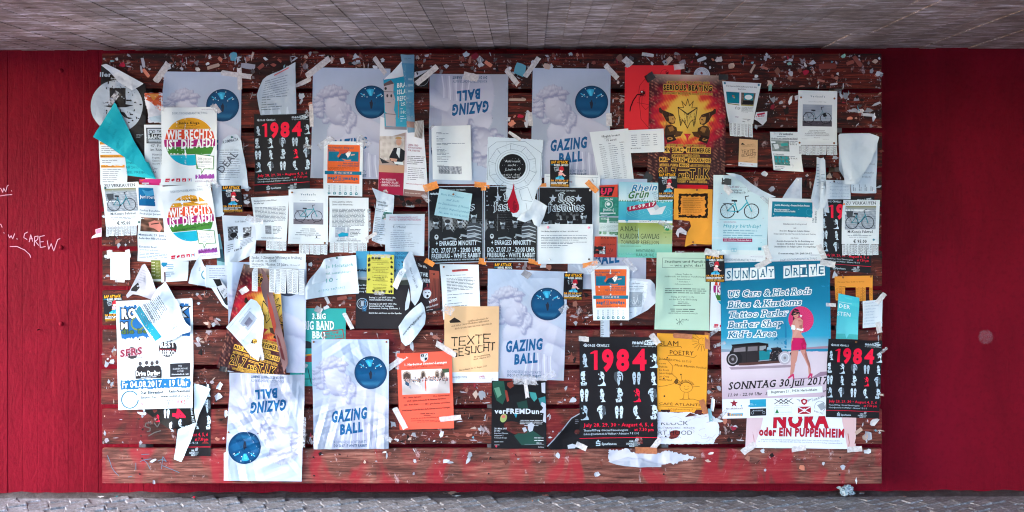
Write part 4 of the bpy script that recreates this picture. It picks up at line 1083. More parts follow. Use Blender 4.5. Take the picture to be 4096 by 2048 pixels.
def bike(s, x0, y0, x1, y1, frame='2a98a4', tyre='2c2a30', step=True, lw=2.2, basket=False):
    W_, H_ = x1 - x0, y1 - y0; r = min(H_ * .30, W_ * .235); by = y1 - r; ax, bx = x0 + r, x1 - r
    for cx in (ax, bx): s.ring(cx, by, r, lw * 1.1, tyre, 3); s.ell(cx, by, r * .09, r * .09, tyre, 3, 6)
    for cx in (ax, bx):
        for i in range(6): a = i * math.pi / 6; s.line([(cx - r * math.cos(a), by - r * math.sin(a)), (cx + r * math.cos(a), by + r * math.sin(a))], lw * .22, '8c929c', 2.6)
    sx, sy = x0 + W_ * .36, y0 + H_ * .28; hx, hy = x0 + W_ * .68, y0 + H_ * .22; cx, cy = x0 + W_ * .45, by + r * .12
    s.line([(sx, sy), (cx, cy)], lw * 1.2, frame, 4); s.line([(hx - W_ * .02, hy), (bx, by)], lw * 1.2, frame, 4); s.line([(ax, by), (cx, cy)], lw, frame, 4); s.line([(ax, by), (sx + W_ * .02, sy + H_ * .12)], lw, frame, 4)
    if step: s.line([(cx, cy), (cx + W_ * .1, cy - H_ * .12), (hx, hy + H_ * .14)], lw * 1.3, frame, 4)
    else: s.line([(cx, cy), (hx, hy + H_ * .12)], lw * 1.2, frame, 4); s.line([(sx + W_ * .01, sy + H_ * .08), (hx, hy + H_ * .08)], lw * 1.2, frame, 4)
    s.line([(sx - W_ * .06, sy - 1), (sx + W_ * .06, sy)], lw * 2.2, tyre, 5); s.line([(hx - W_ * .02, hy), (hx - W_ * .04, hy - H_ * .12), (hx + W_ * .05, hy - H_ * .15)], lw, tyre, 5); s.ell(cx, cy, r * .16, r * .16, tyre, 5, 8)
    s.line([(x0 + W_ * .06, sy + H_ * .12), (sx - W_ * .02, sy + H_ * .12)], lw * .7, tyre, 4); s.line([(x0 + W_ * .12, sy + H_ * .12), (ax, by)], lw * .6, tyre, 4)
    if basket: s.poly([(x0 + W_ * .0, y0 + H_ * .14), (x0 + W_ * .26, y0 + H_ * .14), (x0 + W_ * .23, y0 + H_ * .44), (x0 + W_ * .04, y0 + H_ * .44)], '4a5058', 5)
def photo(s, x0, y0, x1, y1, c0, c1, c2=None, layer=1, n=22, freq=9, seed=1):
    r = random.Random(seed); A = [(r.uniform(.4, 1), r.uniform(-1, 1) * freq, r.uniform(-1, 1) * freq, r.uniform(0, 6)) for _ in range(7)]
    c0, c1, c2 = CC(c0), CC(c1), CC(c2 if c2 is not None else c1)
    def fn(a, b):
        q = sum(k * np.sin(fx * a * 3 + fy * b * 3 + p) for k, fx, fy, p in A) / 3.2; q = np.clip(q * .5 + .5, 0, 1)[:, None]
        return np.where(q < .5, c0 * (1 - q * 2) + c1 * q * 2, c1 * (2 - q * 2) + c2 * (q * 2 - 1))
    s.field(x0, y0, x1, y1, n, max(6, int(n * (y1 - y0) / (x1 - x0))), fn, layer)
def mckenzie(s):       # local 150 x 172, strips below
    s.text("ZU VERKAUFEN", 11, 17, 11, 134, '1c2430', 2, serif=True)
    photo(s, 12, 23, 136, 114, '7c8694', 'a4aeba', 'c2cad2', n=20, freq=14, seed=3); s.grad(12, 23, 136, 38, '8a8a5a', 'a4aeba', 1.5)
    for i in range(9): s.line([(12, 44 + i * 9), (136, 36 + i * 9)], .8, '5c6674', 1.8)
    bike(s, 16, 32, 128, 112, '1f7f92', '2c3038', True, 2.6, basket=True)
    s.text("McKenzie Fahrrad", 24, 128, 9.5, 124, '1c2834', 2, serif=True); s.lines(46, 134, 100, 1, 5, 4, '76808c'); s.lines(24, 140, 124, 1, 6, 4, '76808c', last=1); s.lines(30, 146, 118, 1, 6, 4, '76808c', last=1)
    s.text("€ 95,00", 47, 168, 13, 101, '101820', 3, serif=True)
# ------------------------------------------------------------------ everything pinned to the board, lowest layer first (photo pixels)
def Qd(x0, y0, x1, y1): return [(x0, y0), (x1, y0), (x1, y1), (x0, y1)]
PAPER = 'e2eaf4'
def left_part():
    # black disc poster, curled corner
    s = Sheet('event_poster', 'black poster with a grey disc face, bowler hat and moustache at the top left corner', 'poster', None, outline=[(406, 264), (432, 258), (584, 336), (586, 480), (582, 600), (405, 606)], col='221e20', mat='gloss', wr=1.6, crumple=2.2, rag=1, short='moustache poster')
    s.ell(470, 425, 104, 104, 'b4bfcc', 1, 40); s.rect(441, 352, 505, 426, '201c1e', 2); s.poly([(416, 424), (441, 421), (505, 417), (536, 422), (505, 430), (441, 430)], '201c1e', 2.5)
    s.poly([(484, 446), (500, 450), (512, 468), (534, 473), (520, 477), (500, 470), (488, 458)], '201c1e', 2); s.poly([(424, 478), (436, 470), (446, 474), (436, 484)], '201c1e', 2)
    s.text("ller", 402, 307, 17, 447, 'c8d4de', 4); s.text("frei n", 444, 318, 7, 478, 'c8d4de', 3); s.lines(548, 540, 576, 3, 5, 4, 'a0aab4')
    d = s.sub('folded_corner', [(409, 262), (430, 257), (500, 292), (581, 336), (537, 363), (480, 330), (440, 286)], 'd6dde6', wr=2, lifts=[(540, 350, 70, 10)]); s.tape(462, 385, 44, 16, -60, 'tape_clear')
    s.build()
    s = Sheet('torn_poster', 'torn orange and white remains of a poster above the black-framed leaflet', 'poster', None, outline=[(585, 374), (652, 372), (652, 492), (597, 491), (598, 460), (586, 410)], col='e6e6ee', wr=1.2, rag=2, short='torn orange poster')
    s.poly([(585, 374), (652, 372), (652, 448), (636, 440), (610, 410), (590, 400)], 'd8603a', 1); s.poly([(600, 378), (640, 376), (620, 404)], 'ee9a4a', 2); s.poly([(600, 470), (652, 460), (652, 488), (610, 486)], 'c8dce8', 2); s.build()
    s = Sheet('jazz_leaflet', 'white leaflet with a black ornamental band title, half covered by the rainbow-circle poster', 'leaflet', Qd(582, 500, 655, 716), 73, 216, wr=.8, short='ornamental leaflet')
    s.rect(8, 12, 73, 74, '23262a', 1); s.rect(13, 16, 73, 70, 'c8d2dc', 2); s.rect(16, 36, 73, 58, '23262a', 3); s.text("THE", 50, 30, 9, 72, '23262a', 4); s.text("RÄNGT", 16, 55, 15, 73, 'e8eef4', 4, serif=True)
    s.ring(26, 28, 7, 2.4, '23262a', 3); s.ring(38, 26, 4, 2, '23262a', 3); s.text("Gronwälder & Freund", 14, 69, 5, 73, '23262a', 1)
    for i, (t, y, c) in enumerate((("47. Poe", 88, 10), ("im Räng", 104, 10), ("Mittwoch", 122, 7), ("Beginn: 2", 134, 7), ("Einlass: 20", 146, 7), ("Reserv. 50", 158, 7), ("Live-", 178, 8), ("Ad", 192, 8))): s.text(t, 24 + (i > 1) * 6, y, c, None if i > 1 else 72, '3a424c', 1, serif=True)
    s.build()
    s = Sheet('service_leaflet', 'white list leaflet with orange bars hanging under the turquoise fold', 'leaflet', [(399, 558), (512, 556), (510, 738), (402, 738)], 112, 180, wr=1.3, short='orange-bar leaflet')
    for y in (10, 62, 102): s.rect(4, y, 100, y + 11, 'e8a03c', 1); s.text({10: "VON TEXTEN", 62: "ÜBERSETZUNG VON TEXTEN", 102: "DEIN VORTEIL"}[y], 5, y + 8, 4.5, 60 if y != 62 else 78, '6a4418', 2)
    for y, n in ((30, 4), (86, 2), (122, 7)): s.lines(10, y, 92, n, 8, 4.5, '8a9098', rag=.3)
    s.build()
    s = Sheet('event_poster', 'magenta poster strip with white lettering behind the law-students flyer', 'poster', Qd(560, 716, 655, 760), 95, 44, col='c81e78', mat='gloss', short='magenta strip'); s.poly([(0, 8), (20, 0), (20, 44), (0, 44)], 'ea5a24', 1); s.text("T...!", 10, 42, 26, 90, 'f0e4ee', 4); s.build()
    s = Sheet('lakeside_poster', 'turquoise poster with handwritten capitals, its upper half folded down to the left', 'poster', None, outline=[(505, 632), (560, 640), (600, 650), (628, 716), (560, 708), (512, 702)], col='2ac0cc', mat='teal', wr=1.0, short='turquoise poster')
    for t, x, y, x1 in (("ONNERST", 508, 656, 566), ("NI 2017 - 22", 508, 674, 590), ("SEE, FREIBURG", 508, 694, 614)): s.text(t, x, y, 9, x1, '0e7484', 1, jit=.06)
    d = s.sub('folded_half', [(463, 410), (470, 418), (500, 480), (540, 560), (580, 626), (628, 716), (600, 700), (560, 668), (512, 634), (456, 596), (383, 549), (410, 500)], '12a4b6', mat='teal', wr=3.2, lifts=[(383, 549, 90, 12)], short='t')
    for i, t in enumerate(("XB MINI", "BE FABE", "MSXTV")): d.text(t, 444 + i * 16, 520 + i * 36, 8, None, '0e8a9a', 0, ang=-70, jit=.1)
    s.tape(455, 400, 50, 24, -52, 'tape_clear'); s.build()
    s = Sheet('sale_notice', 'white bicycle sale notice at the left edge of the board, its paper strips fluttering', 'notice', [(406, 733), (561, 727), (572, 900), (424, 905)], 150, 172, wr=1.2, short='left bicycle notice', group='bicycle sale notices at ninety-five euros'); mckenzie(s)
    s.pin(15, 20, 'pin_green'); s.strips((2, 172), (140, 172), 11, 40, down=(-.02, 1), missing=(10,)); s.build()
    s = Sheet('law_flyer', 'white flyer with a blue header and a photo of hands, left of the rainbow-circle posters', 'flyer', [(563, 738), (655, 742), (690, 1052), (551, 1044)], 130, 306, wr=1.4, short='blue-header flyer')
    s.grad(0, 12, 78, 84, '1672a4', '0e5f94', 1); s.poly([(20, 20), (50, 26), (78, 18), (78, 40), (40, 46)], '4aa0cc', 2); s.text("Juristenb", 6, 54, 13, 90, 'e8f2fa', 2)
    s.text("Fünftes Benefizko", 4, 106, 7.5, 100, '16486c', 2); s.text("Freiburger Jurasti", 4, 119, 7.5, 100, '16486c', 2)
    photo(s, 10, 130, 110, 186, '2a201c', '6a4a3c', 'c08a74', seed=9); s.poly([(44, 150), (70, 140), (92, 146), (104, 168), (90, 186), (66, 172), (48, 168)], 'e08a7c', 2); s.line([(56, 156), (90, 150)], 4, '3a2c28', 3)
    s.text("Mittwoch, 21. Juni 2", 4, 203, 8, 118, '16406a', 2); s.text("Aula der Albert-Ludw", 4, 217, 8, 118, '16406a', 2); s.text("Eintritt frei!", 6, 251, 7.5, 74, '16406a', 2); s.text("Spenden erbeten", 6, 262, 6, 80, '2c5478', 1); s.lines(6, 274, 124, 4, 6, 4.5, '7a94ac', rag=.05)
    s.pin(2, 150, 'pin_green'); s.build()
    gaz = gaz_sheet([(657, 286), (967, 290), (962, 724), (652, 722)], 'grey bust and blue ball poster at the top left, overlapped by the first rainbow-circle poster', 'first bust poster', wr=1.0)
    gazing(gaz); gaz.tape(-8, 4, 92, 26, -55); gaz.tape(290, 10, 122, 20, 8); gaz.tape(303, 26, 88, 18, 88); gaz.tape(214, 148, 40, 16, 55); gaz.build()
    s = Sheet('event_poster', 'lower half of a white letter folded under the grey scribbled note', 'letter', None, outline=[(852, 700), (900, 720), (898, 858), (884, 866), (852, 870)], col='ccd8e4', wr=1.5, short='folded letter'); s.build()
    s = Sheet('scribbled_note', 'grey typed note with large capitals scrawled across it, hanging from one green pin', 'note', None, outline=[(893, 560), (915, 543), (948, 536), (966, 560), (984, 660), (998, 754), (960, 756), (925, 748), (905, 762), (860, 700), (872, 640)], col='c6d2e0', wr=2.6, lifts=[(998, 754, 90, 10)], short='scrawled note')
    s.text("KOMHATA", 893, 575, 12, 955, '3a4048', 2, y1=563); s.lines(880, 602, 962, 14, 9, 4.5, '7e8894', rag=.1); s.text("DEAL", 893, 694, 28, None, '5a606c', 2, ang=-50, slant=-.1); s.pin(929, 549, 'pin_green'); s.build()
    s = Sheet('discussion_poster', 'flat upper rainbow-circle poster with white capitals on white paper', 'poster', [(652, 432), (868, 428), (873, 738), (655, 742)], 216, 310, wr=.9, short='upper rainbow-circle poster', group='white posters with a banded rainbow circle'); wie_rechts(s)
    s.tape(-2, 2, 36, 18, 20, 'tape_clear'); s.tape(208, 6, 36, 16, 50, 'tape_clear'); s.tape(212, 304, 40, 14, 60, 'tape_clear'); s.build()
    s = Sheet('concert_flyer', 'teal edged photo flyer peeping out right of the lower rainbow-circle poster', 'flyer', [(862, 940), (880, 935), (905, 1080), (870, 1070)], 30, 140, col='7fb0ba', wr=1.4, short='teal photo flyer'); s.rect(0, 60, 30, 110, '3a6470', 1); s.build()
    s = Sheet('discussion_poster', 'tilted lower rainbow-circle poster with marker scrawl over its green band', 'poster', [(652, 748), (848, 732), (884, 1030), (672, 1050)], 216, 310, wr=1.2, short='lower rainbow-circle poster', group='white posters with a banded rainbow circle', lifts=[(0, 310, 90, 6)]); wie_rechts(s, True)
    s.tape(208, 4, 36, 16, 60, 'tape_clear'); s.build()
    rap_sheet([(893, 743), (969, 742), (973, 849), (895, 850)], 'small black club flyer right of the lower rainbow-circle poster', 'upper left club flyer').build()
    s = Sheet('car_notice', 'creased grey car sale notice with two small car photos', 'notice', [(893, 861), (1034, 866), (1022, 1012), (905, 1074)], 138, 190, col='cdd6e2', wr=2.2, crumple=1.2, short='car notice')
    s.text("Golf Cabrio", 48, 27, 7, 92, '3a4048', 2); photo(s, 18, 42, 58, 94, '2a2a30', '50545c', 'a0a6b0', seed=5, n=12); photo(s, 78, 50, 114, 98, '3a3a3e', '70747c', 'c0c6d0', seed=6, n=12); s.ell(40, 76, 14, 10, '1c1c20', 2); s.ell(96, 84, 12, 8, '24242a', 2)
    s.lines(66, 106, 126, 5, 6, 4, '8a92a0'); s.lines(14, 112, 40, 4, 8, 4.5, '606874'); s.text("€ 800 VB", 42, 142, 8, 76, '2c3440', 3); s.tape(124, 18, 66, 26, 18, 'tape_clear'); s.build()
    s = Sheet('room_notice', 'white flatshare notice with a bold heading and torn strips, beside the car notice', 'notice', [(1007, 790), (1156, 782), (1147, 964), (1030, 960)], 145, 176, wr=1.3, short='first flatshare notice')
    s.text("Günstiges Zimmer in netter WG und", 8, 18, 6, 96, '202830', 3); s.text("mit toller Lage!", 8, 28, 6, 46, '202830', 3); s.lines(8, 44, 138, 12, 5.2, 4.2, '6a727e', rag=.04); photo(s, 44, 116, 72, 150, '4a4a50', '8a8e96', 'c8ccd4', n=10); s.lines(78, 122, 122, 6, 5.2, 4.2, '505862', rag=.3); s.text("Gesucht.de | Das Immobilienportal", 24, 168, 5.5, 120, '2a323c', 3)
    s.tape(16, 96, 46, 20, 15, 'tape_clear'); s.strips((28, 176), (144, 176), 7, 38, missing=(0,)); s.build()
    # curtain of letters under the lower rainbow poster
    s = Sheet('menu_leaflet', 'olive leaflet with pale lines below the blue-header flyer', 'leaflet', Qd(606, 1040, 647, 1127), 41, 87, col='6d7332', wr=.6, short='olive leaflet')
    for y in (12, 24, 36, 48, 62): s.text("WARM", 2, y, 5, 16, 'd8dcc0', 2); s.lines(20, y, 38, 2, 4, 3, 'b4b890')
    s.rect(4, 76, 39, 85, 'd8dcd0', 1); s.build()
    s = Sheet('concert_leaflet', 'white leaflet with a blue blot, its lower edge curling, below the marker-scrawled poster', 'leaflet', [(648, 1040), (757, 1045), (752, 1122), (652, 1128)], 106, 86, wr=2.2, short='blue-blot leaflet', bow=[('b', 50, 12)])
    s.poly([(4, 8), (28, 8), (22, 22), (10, 26), (2, 18)], '1a7ca4', 1); s.lines(18, 18, 56, 3, 8, 5.5, '3c86ac', al='r'); s.lines(18, 48, 56, 3, 8, 5.5, '5a86a4'); s.rect(12, 46, 17, 84, '5a2030', 2); s.build()
    s = Sheet('shopping_note', 'small lined handwritten note taped at the left edge below the bicycle notice', 'note', Qd(442, 1009, 521, 1119), 79, 110, wr=.8, short='taped lined note')
    for i, t in enumerate(("verkaufe", "HI-TV Comfort", "SAT-Receiver", "DVD-Player", "Tisch grill", "Büro-Kopfhörer", "0162 472 7131")): s.text(t, 8, 16 + i * 13, 5.5, None, '8a9cb4', 0, slant=.25, jit=.1)
    s.tape(-2, 8, 34, 22, 88); s.tape(74, 6, 34, 18, 80); s.tape(40, 113, 38, 14, 2); s.build()
    s = Sheet('letter', 'white letter with a teal crescent logo hanging by its top corner', 'letter', None, outline=[(790, 1040), (803, 1020), (820, 1062), (862, 1108), (880, 1160), (926, 1236), (916, 1240), (890, 1220), (848, 1152), (800, 1140), (758, 1132), (770, 1080)], col='d2dce8', wr=3.4, short='crescent letter')
    s.ring(828, 1098, 18, 4, '1c7c98', 2, a0=110, a1=240); s.text("IPPI", 804, 1084, 7, None, '5a7488', 1, ang=-75); s.poly([(862, 1128), (882, 1150), (905, 1196), (920, 1232), (900, 1215), (872, 1160)], '2a2c34', 1.5); s.build()
    s = Sheet('timetable_sheet', 'grey sheet with fine lines behind the crescent letter', 'letter', Qd(828, 1060, 924, 1148), 96, 88, col='bcc8d8', wr=2, short='fine-lined sheet'); s.lines(14, 14, 80, 5, 9, 4.5, '8088a0'); s.build()
    s = Sheet('business_card', 'tilted black and white business card in front of the twisted fiery poster', 'card', [(858, 1114), (880, 1106), (927, 1172), (899, 1194)], 44, 78, col='c4c8d2', wr=.4, short='black and white card'); s.poly([(0, 0), (44, 10), (34, 34), (0, 30)], '16161a', 1); s.text("Blau", 8, 62, 11, None, '3a3c44', 1, ang=-20); s.lines(8, 70, 30, 2, 4, 3.5, '6a6c74'); s.build()
left_part()
def mid_left():
    s = Sheet('swing_poster', 'teal big band barbecue poster with white western lettering', 'poster', [(1165, 1233), (1384, 1234), (1380, 1544), (1160, 1545)], 218, 311, col='2c9c98', mat='gloss', short='teal big band poster')
    s.text("3.BIG", 84, 42, 21, 138, 'e4eef0', 4, serif=True); s.text("BIG BAND", 52, 84, 32, 172, 'e4eef0', 4, serif=True); s.text("BBQ", 86, 119, 26, 138, 'e4eef0', 4, serif=True)
    q = [(126, 94), (206, 84), (212, 118), (130, 128)]; s.line(q + [q[0]], 3.4, '9a3a30', 5); s.text("feat. THE", 134, 106, 9, 190, '9a3a30', 2, y1=100, layer=6); s.text("NUTTY BOYS", 132, 120, 9, 204, '9a3a30', 2, y1=113, layer=6)
    s.ell(60, 160, 34, 30, '22252a', 2, a0=180, a1=360); s.line([(54, 188), (100, 182)], 6, 'e09a2c', 3); s.poly([(54, 196), (90, 180), (90, 214), (54, 214)], 'a8302c', 2); s.line([(56, 240), (40, 300)], 3, '22353a', 2); s.line([(70, 240), (84, 300)], 3, '22353a', 2); s.line([(40, 282), (84, 282)], 3, '22353a', 2)
    s.tape(110, 6, 30, 24, 30, 'tape_silver'); s.tape(228, 50, 72, 16, 62); s.tape(52, 226, 34, 16, 20); s.build()
    g = gaz_sheet([(918, 1046), (1228, 1050), (1222, 1490), (912, 1486)], 'dull grey bust poster almost hidden behind the twisted fiery poster and the flat-wanted notice', 'hidden bust poster', wr=2.4, crumple=1.0, cell=9)
    g.text('GAZING', 74, 333, 40, 218, '3a4450', 4, y1=316); ball(g, 236, 74, 62, True); g.build()
    # twisted fiery poster
    s = Sheet('dance_poster', 'fiery red and brown dance poster hanging twisted at the left, its right side rolled over', 'poster', [(985, 1052), (1262, 1118), (1150, 1546), (873, 1466)], 308, 440, col='5a1a1c', base=serious_base, cell=6, mat='gloss', wr=4.0, crumple=2.2, short='twisted fiery poster', group='fiery orange and crimson dance posters',
              clip=[((150, 0), (1, -.37))], lifts=[(0, 440, 120, 8)])
    serious(s)
    d = s.sub('rolled_edge', [(1050, 1060), (1070, 1090), (1092, 1150), (1120, 1260), (1150, 1380), (1158, 1452), (1142, 1484), (1124, 1420), (1108, 1340), (1082, 1240), (1058, 1180), (1050, 1140), (1060, 1110)], '7c5c5c', wr=4, lifts=[(1100, 1300, 90, 8)], mat='gloss')
    d.poly([(1074, 1170), (1096, 1230), (1112, 1300), (1104, 1330), (1082, 1240)], 'a8402e', 1); d.poly([(1112, 1330), (1124, 1350), (1146, 1440), (1132, 1430)], '5a2426', 1); s.tape(30, 106, 34, 24, -30); s.tape(28, 440, 30, 20, 10, 'tape_black'); s.build()
    s = Sheet('tenant_letter', 'curled letter showing its printed back, lying over the twisted fiery poster', 'letter', None, outline=[(1014, 1191), (1034, 1200), (1050, 1222), (1064, 1262), (1066, 1300), (1056, 1350), (1050, 1390), (1044, 1437), (1010, 1420), (970, 1370), (912, 1306)], col='ccd8e6', wr=2, lifts=[(1060, 1290, 70, 14), (1044, 1437, 60, 12)], short='curled back-print letter')
    s.line([(925, 1308), (1008, 1210)], 1, '8a94a4', 2); s.line([(978, 1360), (1060, 1262)], 1, '8a94a4', 2); s.poly([(968, 1290), (1008, 1240), (1038, 1270), (998, 1322)], '98a2b4', 1.5); s.poly([(985, 1290), (1005, 1264), (1020, 1280), (998, 1306)], '6c6c80', 2); s.text("Nachmieter Gesucht", 1010, 1226, 6, None, '7c8698', 1, ang=130)
    s.tape(1054, 1410, 54, 14, 80); s.build()
    s = Sheet('flat_wanted_notice', 'white flat-wanted notice in serif type with most strips left, above the dull hidden bust poster', 'notice', [(1008, 1013), (1226, 1015), (1225, 1076), (1010, 1068)], 218, 58, wr=1.2, short='flat-wanted notice')
    s.text("Suche 1-Zimmer-Wohung in Freiburg,", 8, 20, 9.5, 204, '3a4450', 1, serif=True); s.text("ab sofort, ca. 500€", 8, 33, 9.5, 102, '3a4450', 1, serif=True); s.text("Studentin, Master, 25 Jahre,", 8, 47, 9.5, 150, '3a4450', 1, serif=True); s.text("NR, keine HT", 156, 46, 5, 196, '505a66', 1); s.lines(8, 54, 150, 1, 5, 4, '8a94a0')
    s.strips((4, 56), (216, 60), 9, 98, missing=(1, 2)); s.build()
    s = Sheet('sale_notice', 'white notice with a teal men’s bicycle photo in the middle of the left half', 'notice', [(1156, 754), (1313, 755), (1312, 978), (1156, 974)], 157, 222, wr=1.1, short='teal bicycle notice')
    s.text("V e r k a u f e", 48, 27, 8, 107, '1f5f7c', 3); s.lines(44, 48, 110, 1, 5, 4, '98a4b0', last=1); photo(s, 19, 56, 138, 143, 'a0aaba', 'b4bccb', 'c4ccd8', n=14, freq=3); s.rect(19, 122, 138, 143, '746e78', 1.5)
    for i in range(5): s.rect(26 + i * 24, 126 + (i % 2) * 8, 34 + i * 24, 129 + (i % 2) * 8, '4a444c', 1.8)
    bike(s, 24, 60, 134, 132, '2a8c98', '3c3a44', False, 2.4)
    for i, (a, b) in enumerate(((52, 108), (46, 114), (30, 130), (26, 134))): s.lines(a, 163 + i * 8, b, 1, 8, 5, '6a747e', last=1)
    s.text("Preis: 60 €", 66, 192, 5.5, 90, '4a545e', 1); s.lines(18, 200, 46, 1, 5, 3, 'a8b0ba', last=1); s.lines(104, 200, 130, 1, 5, 3, 'a8b0ba', last=1)
    s.pin(14, 16, 'pin_brass'); s.pin(144, 216, 'pin_brass'); s.strips((42, 224), (156, 224), 8, 38); s.build()
    orw = orwell_sheet([(1017, 458), (1237, 452), (1241, 753), (1022, 767)], 'smaller black numerals poster under the curled grey letter, upper left', 'upper left numerals poster', lifts=[(0, 440, 60, 4)]); orw.tape(300, 196, 34, 16, 5, 'tape_clear'); orw.tape(302, 4, 26, 14, 60, 'tape_clear'); orw.build()
    s = Sheet('letter', 'grey typed letter curled upwards, above the upper left numerals poster', 'letter', None, outline=[(1186, 250), (1184, 330), (1187, 456), (1120, 458), (1046, 462), (1033, 410), (1028, 380), (1038, 350), (1052, 318), (1068, 305), (1120, 284)], col='b2c0d0', wr=1.6, lifts=[(1186, 250, 130, 16), (1046, 462, 80, 6)], short='curled grey letter')
    s.line([(1100, 302), (1156, 272)], 5, 'c86a70', 2)
    for i in range(8): s.lines(1062 + i * -2, 328 + i * 9, 1166, 1, 8, 5, '7e8c9c', ang=-16 + i * .8, last=.95)
    for i, wd in enumerate((104, 44, 20, 60, 84, 90)): s.lines(1048, 392 + i * 10, 1048 + wd, 1, 9, 5.5, '66747f', ang=-4, last=1)
    for i in range(4): s.poly([(1052 + i * 32, 430), (1056 + i * 32, 426), (1062 + i * 32, 456), (1050 + i * 32, 458)], 'c8d6e4', 1.5)
    s.build()
    g = gaz_sheet([(1253, 270), (1562, 275), (1556, 717), (1244, 712)], 'bust and blue ball poster with the orange removal notice taped over its title', 'second bust poster', wr=1.0); gazing(g)
    g.tape(22, -2, 118, 24, -38); g.tape(268, -10, 80, 18, 55); g.tape(-2, 190, 90, 16, 88); g.tape(58, 300, 70, 24, -30, 'tape_clear'); g.tape(210, 290, 60, 24, 40, 'tape_clear'); g.build()
    s = Sheet('removal_notice', 'orange and teal removal firm job notice taped over the second bust poster', 'notice', [(1297, 564), (1453, 567), (1449, 786), (1296, 782)], 156, 218, wr=1.0, short='left removal notice', group='orange and teal removal firm job notices'); zapf(s)
    s.tape(10, 2, 44, 26, -35, 'tape_clear'); s.tape(150, 4, 44, 26, 40, 'tape_clear'); s.build()
    s = Sheet('room_notice', 'white flatshare notice with a small turquoise bed photo, left of the curling typed strip', 'notice', [(1320, 791), (1475, 791), (1474, 970), (1317, 968)], 155, 178, wr=1.1, short='bed photo notice')
    s.text("Großes, gemütliches, möbliertes", 11, 19, 6, 90, '242c34', 3); s.text("Zimmer in heller Altbauwohnung -", 11, 30, 6, 94, '242c34', 3)
    s.lines(10, 47, 142, 15, 4.9, 4.2, '5c6672', rag=.05); photo(s, 24, 118, 80, 159, '9098a4', 'b0b8c4', 'd0d8e2', n=12); s.poly([(34, 148), (50, 138), (76, 142), (74, 154), (40, 157)], '1f9cbc', 2); s.lines(82, 128, 126, 6, 5.4, 4.4, '46505c', rag=.3); s.lines(34, 166, 118, 1, 5, 4.4, '5c6672', last=1); s.text("WG-Gesucht.de | Das Immobilienportal", 30, 174, 6, 124, '2a323c', 3)
    s.strips((2, 178), (150, 178), 8, 42); s.tape(158, 90, 90, 12, 88, 'tape_clear'); s.build()
    s = Sheet('coaching_flyer', 'law coaching flyer with a blonde woman in a black jacket on a crimson panel', 'flyer', None, outline=[(1522, 466), (1610, 500), (1695, 486), (1698, 560), (1708, 700), (1712, 790), (1613, 782), (1513, 774), (1518, 600)], col='e4e6ee', mat='gloss', wr=1.6, lifts=[(1712, 790, 80, 8)], short='coaching flyer')
    s.poly([(1518, 560), (1622, 530), (1618, 690), (1516, 688)], 'b09a92', 1); photo(s, 1520, 545, 1618, 640, 'a89c94', 'cfc6c0', 'e4dcd8', layer=1.2, n=14); s.poly([(1517, 660), (1618, 662), (1617, 692), (1516, 688)], 'c89a7c', 1.6)
    s.poly([(1558, 628), (1576, 592), (1600, 590), (1620, 604), (1618, 640), (1590, 662), (1560, 640)], '1e1c22', 2.4); s.poly([(1590, 592), (1602, 592), (1598, 634), (1586, 612)], 'e8ecf2', 3); s.ell(1596, 568, 11, 15, 'd8a48c', 3, 14); s.ell(1595, 556, 13, 9, 'c09860', 3.4, 12, 180, 360); s.line([(1592, 576), (1600, 576)], 1.4, '9a4a48', 3.6); s.poly([(1560, 632), (1590, 636), (1586, 648), (1566, 644)], 'd8a48c', 3.4)
    s.poly([(1576, 646), (1612, 648), (1614, 660), (1580, 656)], 'e8eef4', 3.2); s.poly([(1518, 630), (1560, 652), (1530, 654)], '2a2a30', 2.4)
    s.poly([(1516, 688), (1616, 692), (1613, 782), (1513, 774)], 'a3163e', 2); s.rect(1623, 530, 1625, 690, 'a3163e', 2)
    for i, t in enumerate(("• WORKSHOPS", "• INDIVIDUELLES", "  EINZELCOACHING")): s.text(t, 1522, 721 + i * 11.5, 7, 1522 + (62, 72, 78)[i], 'f0dce4', 2, serif=True, y1=723 + i * 11.5)
    for i, t in enumerate(("LERN- UND", "PRÜFUNGSCOACHING", "FÜR JURISTEN")): s.text(t, 1632, 582 + i * 11, 6.5, 1632 + (42, 56, 48)[i], '9a2448', 2, serif=True, y1=586 + i * 11)
    s.lines(1630, 626, 1702, 5, 7.4, 5, '6a6a74', ang=3); s.lines(1632, 672, 1702, 7, 7.6, 4.6, '80808a', ang=3); s.text("www.jura-pruefungscoach.de", 1624, 736, 6, 1698, 'a3163e', 2, y1=742); s.poly([(1616, 756), (1709, 766), (1712, 790), (1613, 782)], '8a6a64', 2); s.lines(1620, 772, 1690, 1, 5, 4, 'c8b8b4', ang=4, last=1)
    s.tape(1536, 770, 30, 16, -30, 'tape_clear'); s.tape(1704, 792, 40, 18, 50, 'tape_clear'); s.build()
    s = Sheet('talk_poster', 'turquoise tower poster with a folded white corner and a rolled translucent right edge', 'poster', [(1534, 316), (1626, 304), (1628, 514), (1540, 516)], 92, 204, col='1893b4', mat='gloss', wr=1.4, short='tower poster')
    s.grad(0, 0, 92, 204, '1893b4', '3aa6c4', 1); s.poly([(0, 20), (30, 8), (42, 24), (38, 60), (46, 86), (40, 130), (48, 150), (46, 196), (6, 192)], 'b4aab0', 2); s.poly([(0, 20), (30, 8), (42, 24), (2, 30)], '5c4c50', 2.5)
    for y in (52, 96, 142): s.line([(2, y), (46, y + 6)], 3, '7c7078', 3)
    s.ell(8, 40, 5, 6, '2a282e', 3); s.ell(14, 70, 4, 7, '3a3840', 3); s.ell(30, 72, 4, 7, '3a3840', 3)
    for i, t in enumerate(("BRA", "ISLA", "REFO")): s.text(t, 54, 42 + i * 26, 17, 92, 'dcecf4', 4)
